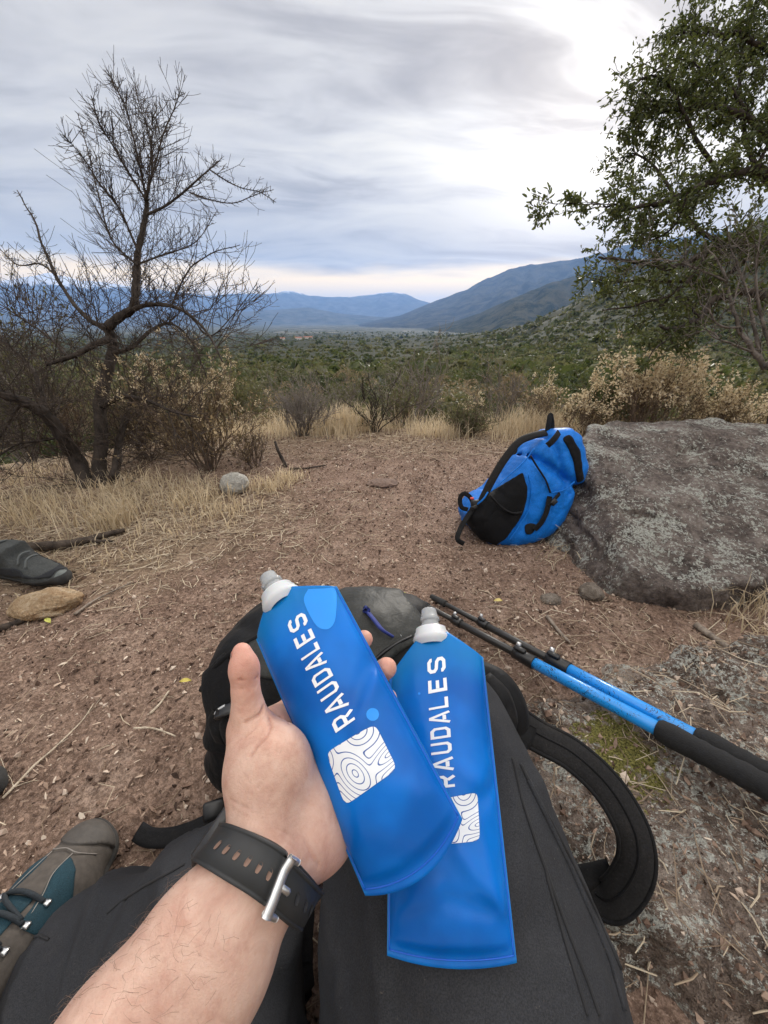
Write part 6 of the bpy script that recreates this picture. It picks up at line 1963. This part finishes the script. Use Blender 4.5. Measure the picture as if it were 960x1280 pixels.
# ---- wristwatch, buckle on the inside of the wrist
def watch():
    M_RUB = mat_simple('strap_rubber', (0.020, 0.021, 0.022), .55, .12, 60, .15, .0004, 700)
    M_STEEL = mat_simple('brushed_steel', (0.74, 0.74, 0.73), .42, .08, 300, .25, .0003, 1200, 1.0)
    M_HOLE = mat_simple('strap_slot', (0.20, 0.125, 0.095), .9, .1, 100, 0)
    C = W(312, 1085, .209); ax = arm_dir                              # towards the hand
    e1 = unit(across - ax * (across @ ax)); e2 = unit(np.cross(ax, e1)); e2 = e2 if e2 @ (np.array((0, 0, H)) - C) > 0 else -e2
    TILT = .0100                                                       # the strap sits askew on the wrist
    NT_ = 120; hw = .0100
    th = np.arange(NT_) / NT_ * 2 * math.pi
    def radius(t, w):
        d = math.cos(t) * e1 + math.sin(t) * e2; rs = np.arange(.012, .062, .0006)
        P_ = C + ax * (w + TILT * math.sin(t)) + d * rs[:, None]; v = FH.value(P_); i = np.argmax(v > 0); return rs[i]
    tab = {}
    wsamp = np.linspace(-hw, hw, 5)
    R_ = np.array([[radius(t, w) for w in wsamp] for t in th])
    # the strap bridges hollows: smooth the girth
    for _ in range(10): R_ = .25 * np.roll(R_, 1, 0) + .5 * R_ + .25 * np.roll(R_, -1, 0)
    R_ = np.maximum(R_, R_.mean(1, keepdims=True) * .97) + .0006
    def S(t, w, off):
        t = t % (2 * math.pi); i = t / (2 * math.pi) * NT_; i0 = int(i) % NT_; fr = i - int(i)
        r = np.interp(w, wsamp, R_[i0]) * (1 - fr) + np.interp(w, wsamp, R_[(i0 + 1) % NT_]) * fr
        return C + ax * (w + TILT * math.sin(t)) + (math.cos(t) * e1 + math.sin(t) * e2) * (r + off)
    root = thing('wristwatch', 'black rubber watch strap with a silver buckle worn on the wrist', 'watch', C)
    def band(nm, t0, t1, w0, w1, o0, o1, mat, par, closed=False, n=90, taper=False):
        """strap running from angle t0 to t1"""
        prof = [(-1, o0), (-1, o1 - .0008), (-.96, o1), (-.84, o1), (-.80, o1 - .0007), (-.76, o1), (0, o1 + .0002), (.76, o1), (.80, o1 - .0007), (.84, o1), (.96, o1), (1, o1 - .0008), (1, o0)]
        v = []
        ts = np.linspace(t0, t1, n)
        for k, t in enumerate(ts):
            sc = 1.0 if not taper else min(1, .55 + .45 * math.sqrt(max(0, 1 - max(0, (k / (n - 1) - .93) / .07) ** 2)))
            for u, o in prof:
                w = ((w0 + w1) / 2) + u * (w1 - w0) / 2 * sc
                v.append(S(t, w, o))
        m = len(prof); q = []
        for k in range(n - 1):
            for j in range(m):
                q.append((k * m + j, k * m + (j + 1) % m, (k + 1) * m + (j + 1) % m, (k + 1) * m + j))
        tr = []
        for base in (0, (n - 1) * m):
            for j in range(1, m - 1): tr.append((base, base + j, base + j + 1))
        b = Bag(); b.add(v, q, tr); return b.build(nm, mat, par)
    def ang(px, py):
        """strap angle under a pixel on the inside of the wrist"""
        p = skin_at(px, py)
        if p is None: p = W(px, py, .19)
        d = p - C; return math.atan2(d @ e2, d @ e1), d @ ax
    tb, wb = ang(352, 1072)
    print('watch buckle angle', tb, wb)
    band('strap', tb - 2 * math.pi + .10, tb - .02, -hw, hw, .0002, .0034, M_RUB, root)
    band('strap_tail', tb + .12, tb - 1.45, -hw * .90, hw * .90, .0036, .0064, M_RUB, root, n=50, taper=True)
    def slot(t, o, par):
        v = []
        for r_ in range(2):
            for k in range(12):
                a = k / 12 * 2 * math.pi
                v.append(S(t + math.cos(a) * .0010 / .022 * (1 - .15 * r_), np.clip(math.sin(a) * 1.25, -1, 1) * .0021 * (1 - .1 * r_), o + .0003 * (1 - r_)))
        v.append(S(t, 0, o))
        q = [(k, (k + 1) % 12, 12 + (k + 1) % 12, 12 + k) for k in range(12)]; t_ = [(12 + k, 12 + (k + 1) % 12, 24) for k in range(12)]
        b = Bag(); b.add(v, q, t_); b.build('strap_slot', M_HOLE if par is root else M_SEAM, par)
    for k in range(6): slot(tb + .28 + k * .23, .0037, root)
    tail = [o for o in person.children if False]
    tailobj = [o for o in root.children if o.name.startswith('strap_tail')][0]
    for k in range(5): slot(tb - .32 - k * .235, .0067, tailobj)
    # steel frame buckle, bar along the arm
    b = Bag(); half = hw + .0012
    ring = []
    for t, w in [(tb + .10, -half), (tb + .13, 0), (tb + .10, half), (tb + .06, half + .0012), (tb - .14, half + .0012), (tb - .19, half - .001), (tb - .20, 0), (tb - .19, -half + .001), (tb - .14, -half - .0012), (tb + .06, -half - .0012)]:
        ring.append(S(t, w, .0062))
    nrm_ = unit(math.cos(tb) * e1 + math.sin(tb) * e2)
    def leg(P_, w_): b.add(*strap_geo(np.array(P_), w_, .0022, nrm_, 5, .0005))
    leg([S(tb + .10 + .02 * math.cos(k * math.pi / 16 - math.pi / 2), -half + 2 * half * k / 16, .0085) for k in range(17)], .0050)
    for sg in (-1, 1):
        leg([S(tb + .15 - .045 * k, sg * (half - .0010), .0084 - .0006 * k) for k in range(7)], .0030)
    bk = b.build('buckle', M_STEEL, root)
    bp = Bag(); c = S(tb + .02, 0, .0082); bp.add(*box_geo(c, S(tb + .1, 0, .0082) - S(tb - .1, 0, .0082), ax, np.cross(unit(S(tb + .1, 0, .0082) - S(tb - .1, 0, .0082)), ax), .0080, .0030, .0024, .3)); bp.build('buckle_pin', M_STEEL, bk)
    # the watch itself sits on the back of the wrist
    d = -(math.cos(tb) * e1 + math.sin(tb) * e2); r0 = radius(tb + math.pi, 0)
    bc = Bag(); sd = np.cross(d, ax); bc.add(*box_geo(C + d * (r0 + .0085), ax, sd, d, .040, .036, .011, .4)); cs = bc.build('case', mat_simple('watch_case', (.03, .03, .032), .35), root)
    bc = Bag(); bc.add(*box_geo(C + d * (r0 + .0145), ax, sd, d, .032, .029, .002, .3)); bc.build('screen', mat_simple('watch_glass', (.004, .004, .005), .08, 0, 60, 0), cs)
watch()

# =================================================================== SOFT FLASKS
def flask_mat(t):
    p = pos(t)
    at = t.n.new('ShaderNodeAttribute'); at.attribute_name = 'fill'
    n = t.noise(p, 16.0, 3, 0.5)
    c = t.mix(t.smooth(n, 0.35, 0.65), (0.0, 0.105, 0.43), (0.001, 0.172, 0.63))
    c = t.mix(t.math('MULTIPLY', at.outputs['Fac'], 0.8), c, (0.004, 0.19, 0.48))
    t.put(t.b.inputs['Base Color'], c)
    t.put(t.b.inputs['Roughness'], 0.30); t.put(t.b.inputs['Specular IOR Level'], 0.24)
    t.put(t.b.inputs['Subsurface Weight'], 0.35); t.put(t.b.inputs['Subsurface Radius'], (0.1, 0.4, 1.0)); t.put(t.b.inputs['Subsurface Scale'], 0.010)
    t.put(t.b.inputs['Normal'], bump(t, t.noise(p, 700.0, 2, 0.5), 0.12, 0.0004, bump(t, t.noise(p, 40.0, 3, 0.5), 0.12, 0.004)))
M_TPU = material('blue_film', flask_mat)
M_TPU_EDGE = mat_simple('blue_seam', (0.003, 0.115, 0.62), .35, .1, 60, .1, .0005, 300, Subsurface_Weight=0.3)
M_AIR = mat_simple('air_pocket', (0.003, 0.27, 0.86), .35, .05, 40, .05, .0005, 200)
M_PRINT = mat_simple('white_print', (0.80, 0.83, 0.86), .5, .02, 60, 0)
def clear(t):
    t.put(t.b.inputs['Base Color'], (0.85, 0.88, 0.90)); t.put(t.b.inputs['Roughness'], 0.16); t.put(t.b.inputs['Transmission Weight'], 0.60); t.put(t.b.inputs['IOR'], 1.35)
M_CLEAR = material('clear_plastic', clear)
def frost(t):
    t.put(t.b.inputs['Base Color'], (0.88, 0.91, 0.94)); t.put(t.b.inputs['Roughness'], 0.28); t.put(t.b.inputs['Transmission Weight'], 0.30); t.put(t.b.inputs['IOR'], 1.4); t.put(t.b.inputs['Subsurface Weight'], 0.2); t.put(t.b.inputs['Subsurface Scale'], 0.004)
M_FROST = material('frosted_cap', frost)
def logo_mat(t):
    at = t.n.new('ShaderNodeAttribute'); at.attribute_name = 'contour'
    fr = t.math('FRACT', at.outputs['Fac'])
    k = t.math('ABSOLUTE', t.math('SUBTRACT', fr, 0.5))
    ln = t.smooth(k, 0.060, 0.095)
    t.put(t.b.inputs['Base Color'], t.mix(ln, (0.008, 0.075, 0.32), (0.80, 0.83, 0.86))); t.put(t.b.inputs['Roughness'], 0.5)
M_LOGO = material('contour_print', logo_mat)

# letters drawn as mitred strokes in a box 1 high: list of (closed, points) and their width
ST = 0.175
LET = {
    'R': ([(True, [(.10, .90), (.58, .90), (.72, .78), (.72, .52), (.58, .40), (.10, .40)]), (False, [(.10, .31), (.10, 0.0)]), (False, [(.50, .31), (.74, 0.0)])], .84),
    'A': ([(False, [(.06, 0), (.42, .93), (.50, .93), (.86, 0)]), (False, [(.28, .26), (.64, .26)])], .92),
    'U': ([(False, [(.10, 1), (.10, .22), (.24, .10), (.60, .10), (.74, .22), (.74, 1)])], .84),
    'D': ([(True, [(.10, .90), (.58, .90), (.74, .76), (.74, .24), (.58, .10), (.10, .10)])], .84),
    'L': ([(False, [(.10, 1), (.10, .10), (.68, .10)])], .72),
    'E': ([(False, [(.68, .90), (.10, .90), (.10, .10), (.68, .10)]), (False, [(.195, .50), (.62, .50)])], .74),
    'S': ([(False, [(.70, .74), (.70, .80), (.58, .90), (.22, .90), (.10, .80), (.10, .62), (.22, .52), (.58, .48), (.70, .38), (.70, .20), (.58, .10), (.22, .10), (.10, .20), (.10, .26)])], .80)}
def stroke(pts, closed, w, sub=0.05):
    """strip of quads along a polyline with mitred corners, cut fine enough to hug a curved surface"""
    P_ = []
    pts = [np.asarray(p, float) for p in pts]
    seq = pts + ([pts[0]] if closed else [])
    n = len(seq)
    nrm = []
    for i in range(n):
        if closed: a = seq[i - 1] if i > 0 else seq[-2]; b = seq[i + 1] if i < n - 1 else seq[1]
        else: a = seq[max(0, i - 1)]; b = seq[min(n - 1, i + 1)]
        d1 = seq[i] - a; d2 = b - seq[i]
        d1 = d1 / (np.linalg.norm(d1) + 1e-9) if np.linalg.norm(d1) > 1e-9 else d2 / np.linalg.norm(d2)
        d2 = d2 / np.linalg.norm(d2) if np.linalg.norm(d2) > 1e-9 else d1
        n1 = np.array((-d1[1], d1[0])); n2 = np.array((-d2[1], d2[0])); m = n1 + n2; m = m / np.linalg.norm(m)
        nrm.append(m / max(.35, m @ n1))
    L, R_ = [], []
    for i in range(n - 1):
        k = max(1, int(np.linalg.norm(seq[i + 1] - seq[i]) / sub))
        for j in range(k):
            t = j / k
            c0 = seq[i] * (1 - t) + seq[i + 1] * t; m = nrm[i] * (1 - t) + nrm[i + 1] * t
            L.append(c0 + m * w / 2); R_.append(c0 - m * w / 2)
    L.append(seq[-1] + nrm[-1] * w / 2); R_.append(seq[-1] - nrm[-1] * w / 2)
    L, R_ = np.array(L), np.array(R_); M_ = (L + R_) / 2
    v = np.concatenate([L, M_, R_]); m = len(L)
    i = np.arange(m - 1)
    q = np.concatenate([np.stack([i, i + 1, i + 1 + m, i + m], 1), np.stack([i + m, i + 1 + m, i + 1 + 2 * m, i + 2 * m], 1)])
    return v, q

class Flask:
    def __init__(self, TL, TR, BL, BR, thick, seed, dents, neck_u=0.0, top_bulge=.012, bot_bulge=.008, waist=0.0):
        self.c = [np.asarray(a, float) for a in (BL, BR, TR, TL)]
        self.t = thick; self.seed = seed; self.dents = dents; self.tb = top_bulge; self.bb = bot_bulge; self.nu = neck_u; self.waist = waist
        BL, BR, TR, TL = self.c
        self.right = unit((BR - BL) + (TR - TL)); self.upv = unit((TL + TR) / 2 - (BL + BR) / 2)
        n = unit(np.cross(self.right, self.upv)); self.n = n if n @ (np.array((0, 0, H)) - (BL + TR) / 2) > 0 else -n
        self.wid = (np.linalg.norm(BR - BL) + np.linalg.norm(TR - TL)) / 2; self.len = np.linalg.norm((TL + TR - BL - BR) / 2)
    def mid(self, u, v):
        u = np.asarray(u, float)[..., None]; v = np.asarray(v, float)[..., None]
        BL, BR, TR, TL = self.c
        s = (u + 1) / 2
        p = (BL * (1 - s) + BR * s) * (1 - v) + (TL * (1 - s) + TR * s) * v
        bul = np.clip((1 - np.abs(u - self.nu) / (1 + np.abs(self.nu) * np.sign(self.nu * (self.nu - u)))) / .68, 0, 1)
        p = p + self.upv * (self.tb * bul * np.clip((v - .80) / .20, 0, 1) ** 1.3) - self.upv * (self.bb * (1 - u ** 2) * np.clip(1 - v / .22, 0, 1) ** 1.5)
        return p - self.right * (u * self.waist * np.sin(np.pi * v))
    def thk(self, u, v):
        e = np.clip(1 - (np.abs(u) / .955) ** 2.4, 0, 1) ** .62
        g = np.clip(v / .30, 0, 1); g = g * (2 - g); g = .10 + .90 * g
        h = np.clip((1.0 - v) / .30, 0, 1); h = .42 + .58 * h * (2 - h)
        bot = np.clip((v - .022) / .03, 0, 1)
        return self.t * e * g * h * bot + .0007
    def front(self, u, v, off=0.0):
        u = np.asarray(u, float); v = np.asarray(v, float)
        p = self.mid(u, v)
        d = self.thk(u, v)
        x = u * self.wid / 2; y = v * self.len
        d = d + np.clip(d / .01, 0, 1) * .0016 * fbm(np.stack([x * 26, y * 17, x * 0 + self.seed], -1), 3, self.seed)
        for (u0, v0, u1, v1, w, a) in self.dents:
            A = np.array((u0 * self.wid / 2, v0 * self.len)); B = np.array((u1 * self.wid / 2, v1 * self.len)); AB = B - A
            P2 = np.stack([x, y], -1); t = np.clip(((P2 - A) @ AB) / (AB @ AB), 0, 1)
            dd = np.linalg.norm(P2 - A - t[..., None] * AB, axis=-1)
            d = d + 1.7 * a * np.exp(-(dd / w) ** 2) * np.clip(d / .006, 0, 1) * np.clip((v - .05) / .08, 0, 1) * (1 - .4 * t)
        return p + self.n * (d + off)[..., None]
    def back(self, u, v):
        return self.mid(u, v) - self.n * (self.thk(u, v) * .9)[..., None]
    def uv(self, px, py):
        """surface coordinates under a pixel"""
        best = np.zeros(2) + (0, .5); step = 1.0
        g = np.linspace(-1, 1, 21)
        c = np.array((0., .5)); sc = np.array((1.15, .62))
        for _ in range(7):
            U, V = np.meshgrid(c[0] + g * sc[0], c[1] + g * sc[1], indexing='ij')
            x, y = pix(self.front(U, V)); k = np.argmin((x - px) ** 2 + (y - py) ** 2)
            c = np.array((U.ravel()[k], V.ravel()[k])); sc *= .22
        return c
    def build(self, name, label, group):
        root = thing(name, label, 'flask', (self.c[0] + self.c[1]) / 2, group)
        nu, nv = 72, 120
        us = np.sin(np.linspace(-1, 1, nu) * math.pi / 2); vs = np.linspace(0, 1, nv)
        U, V = np.meshgrid(us, vs, indexing='xy')
        A = self.front(U, V).reshape(-1, 3); B = self.back(U, V).reshape(-1, 3)
        i, j = np.meshgrid(np.arange(nv - 1), np.arange(nu - 1), indexing='ij')
        qa = np.stack([i * nu + j, i * nu + j + 1, (i + 1) * nu + j + 1, (i + 1) * nu + j], -1).reshape(-1, 4)
        qb = qa[:, ::-1] + nu * nv
        rim = []
        bd = [k for k in range(nu)] + [k * nu + nu - 1 for k in range(1, nv)] + [(nv - 1) * nu + k for k in range(nu - 2, -1, -1)] + [k * nu for k in range(nv - 2, 0, -1)]
        for a, b in zip(bd, bd[1:] + bd[:1]): rim.append((b, a, a + nu * nv, b + nu * nv))
        Bg = Bag()
        top = np.clip((V - .86) / .10, 0, 1).ravel() * .9
        sd = np.clip((np.abs(U) - .93) / .05, 0, 1).ravel() * .25
        Bg.add(np.concatenate([A, B]), np.concatenate([qa, qb, np.array(rim)]), None, np.concatenate([np.maximum(top, sd), np.maximum(top, sd)]))
        body = Bg.build('pouch', M_TPU, root, True, 'fill')
        # welded rim
        for nm, pts in (('bottom_seam', [self.front(u, .018) for u in np.linspace(-.97, .97, 24)]), ('side_seam', [self.front(-.965, v) for v in np.linspace(.02, .98, 30)]), ('side_seam', [self.front(.965, v) for v in np.linspace(.02, .98, 30)])):
            rod(nm, pts, .0005, M_TPU_EDGE, body, 2, 6)
        self.root = root; self.body = body
        return root
    def cap(self, u0, tilt, scale=1.0):
        root = self.root
        base = self.mid(u0, 1.0) - self.upv * .004; ax = unit(self.upv + tilt)
        s = scale
        b = Bag(); b.add(*lathe_geo(base, ax, [(-.004 * s, .0165 * s), (0, .0205 * s), (.003 * s, .0215 * s), (.006 * s, .0205 * s), (.007 * s, .0192 * s), (.010 * s, .0192 * s), (.0105 * s, .0180 * s), (.0155 * s, .0172 * s), (.0165 * s, .0150 * s), (.0170 * s, .0120 * s), (.0170 * s, 0)], 36)); c = b.build('screw_cap', M_FROST, root)
        b = Bag(); b.add(*lathe_geo(base, ax, [(.0165 * s, .0120 * s), (.019 * s, .0112 * s), (.022 * s, .0100 * s), (.024 * s, .0098 * s), (.0245 * s, .0112 * s), (.028 * s, .0114 * s), (.029 * s, .0100 * s), (.034 * s, .0092 * s), (.038 * s, .0088 * s), (.0395 * s, .0070 * s), (.0395 * s, 0)], 30)); b.build('bite_valve', M_CLEAR, root)
        b = Bag(); b.add(*lathe_geo(base, ax, [(.017 * s, 0), (.017 * s, .0065 * s), (.030 * s, .0058 * s), (.031 * s, .0045 * s), (.031 * s, 0)], 20)); b.build('valve_core', mat_simple('valve_grey', (0.30, 0.33, 0.36), .4, .1, 60, 0), c)
    def print_text(self, text, p0, p1, cap_h, h_sign=1):
        """text from uv p0 (start) to p1 (end); letter tops point left"""
        x0 = np.array((p0[0] * self.wid / 2, p0[1] * self.len)); x1 = np.array((p1[0] * self.wid / 2, p1[1] * self.len))
        d = (x1 - x0); L = np.linalg.norm(d); d = d / L; up = np.array((-d[1], d[0]))
        gap = .27; tot = sum(LET[c][1] for c in text) + gap * (len(text) - 1)
        sx = L / tot; x = 0
        for ch in text:
            strokes, w = LET[ch]
            b = Bag()
            for closed, pts in strokes:
                v, q = stroke(pts, closed, ST)
                P2 = x0 + d * ((x + v[:, 0, None]) * sx) + up * ((v[:, 1, None] - .5) * cap_h)
                b.add(self.front(P2[:, 0] / (self.wid / 2), P2[:, 1] / self.len, .00035), q)
            b.build('letter', M_PRINT, self.body)
            x += w + gap
    def logo(self, corners, seed=0, cut=None):
        """rounded white square with contour lines; corners as uv: TL, TR, BR, BL"""
        c = np.array(corners); n = 64
        g = np.linspace(-1, 1, n); A_, B_ = np.meshgrid(g, g, indexing='xy')
        # square -> rounded square
        k = np.maximum(np.abs(A_), np.abs(B_)) + 1e-9; r = (np.abs(A_) ** 9 + np.abs(B_) ** 9) ** (1 / 9) + 1e-9
        a = A_ * k / r; b = B_ * k / r
        s = (a + 1) / 2; t = (b + 1) / 2
        uv = (c[3] * (1 - s)[..., None] + c[2] * s[..., None]) * (1 - t)[..., None] + (c[0] * (1 - s)[..., None] + c[1] * s[..., None]) * t[..., None]
        P_ = self.front(uv[..., 0], uv[..., 1], .00035).reshape(-1, 3)
        def dist(cx, cy, sx, sy, rot):
            x = (a - cx) * math.cos(rot) + (b - cy) * math.sin(rot); y = -(a - cx) * math.sin(rot) + (b - cy) * math.cos(rot); return np.sqrt((x / sx) ** 2 + (y / sy) ** 2)
        f = np.stack([dist(-.25, -.25, .42, .85, .25), dist(.95, -.35, .75, .36, .25) + .15, dist(.35, 1.15, .55, .75, .1) + .2, dist(-1.2, .75, .5, .8, -.3) + .1])
        kk = 5.5; f = -np.log(np.exp(-kk * f).sum(0)) / kk
        f = f * 2.9 + .32 * np.sin(3.1 * a + 2 * b) + .25
        i, j = np.meshgrid(np.arange(n - 1), np.arange(n - 1), indexing='ij')
        q = np.stack([i * n + j, i * n + j + 1, (i + 1) * n + j + 1, (i + 1) * n + j], -1).reshape(-1, 4)
        bg_ = Bag(); bg_.add(P_, q, None, f.ravel()); bg_.build('contour_logo', M_LOGO, self.body, True, 'contour')
    def blob(self, name, poly, mat, off=.00025):
        """a flat patch with a smooth outline, uv polygon"""
        P_ = np.array(poly); P_[:, 1] = np.minimum(P_[:, 1], .985); P_[:, 0] = np.clip(P_[:, 0], -.95, .95); c = P_.mean(0)
        loop = catmull([np.append(p, 0) for p in list(P_) + [P_[0]]], 8)[:-1, :2]
        v = []; m = len(loop)
        rings = 8
        for r_ in range(rings):
            f = 1 - r_ / rings
            v.append(c + (loop - c) * f)
        v = np.concatenate(v + [c[None]])
        i, j = np.meshgrid(np.arange(rings - 1), np.arange(m), indexing='ij')
        q = np.stack([i * m + j, i * m + (j + 1) % m, (i + 1) * m + (j + 1) % m, (i + 1) * m + j], -1).reshape(-1, 4)
        t = [((rings - 1) * m + k, (rings - 1) * m + (k + 1) % m, rings * m) for k in range(m)]
        b = Bag(); b.add(self.front(v[:, 0], v[:, 1], off), q, t); return b.build(name, mat, self.body)

fl1 = Flask(W(321, 800, .318), W(421, 733, .312), W(457, 1119, .224), W(578, 1024, .229), .0185, 3,
            [(.95, .62, .35, .50, .006, -.0022), (.95, .55, .2, .40, .005, .0012), (.9, .10, .2, .25, .010, .0012), (-.3, .05, .1, .45, .02, .001)], -.12, .019, .010)
fl1.build('soft_flask', 'blue soft flask held upright in the hand, its print fully visible', 'pair of blue soft flasks')
fl1.cap(-.14, fl1.right * -.10, .82)
fl1.print_text('RAUDALES', fl1.uv(432, 908), fl1.uv(369, 771), .0155)
fl1.logo([fl1.uv(408, 941), fl1.uv(469, 905), fl1.uv(497, 961), fl1.uv(432, 1007)])
fl1.blob('air_pocket', [fl1.uv(*p) for p in [(383, 731), (402, 729), (419, 733), (421, 752), (419, 775), (411, 786), (398, 784), (388, 770), (380, 750)]], M_AIR)
fl1.blob('air_bubble', [fl1.uv(466 + 8 * math.cos(a), 893 + 8 * math.sin(a)) for a in np.arange(10) / 10 * 6.283], M_AIR)

fl2 = Flask(W(487, 846, .338), W(604, 822, .334), W(484, 1194, .241), W(646, 1203, .233), .0195, 7,
            [(.85, .14, .25, .30, .006, .0020), (.85, .14, .55, .42, .005, .0016), (.8, .13, .0, .17, .005, -.0016), (.95, .50, .5, .42, .006, -.0024), (.95, .46, .35, .56, .006, .0014), (-.9, .12, -.2, .20, .006, .0014), (-.6, .15, .5, .32, .02, -.0015)], -.05, .026, .004)
fl2.build('soft_flask', 'blue soft flask lying on the trouser leg behind the held one', 'pair of blue soft flasks')
fl2.cap(-.06, fl2.right * -.06, .80)
fl2.print_text('RAUDALES', fl2.uv(555, 985), fl2.uv(545, 822), .0155)
fl2.logo([fl2.uv(540, 1001), fl2.uv(597, 990), fl2.uv(600, 1051), fl2.uv(540, 1056)])
fl2.blob('air_bubble', [fl2.uv(524 + 1.6 * math.cos(a), 867 + 1.6 * math.sin(a)) for a in np.arange(8) / 8 * 6.283], M_AIR)
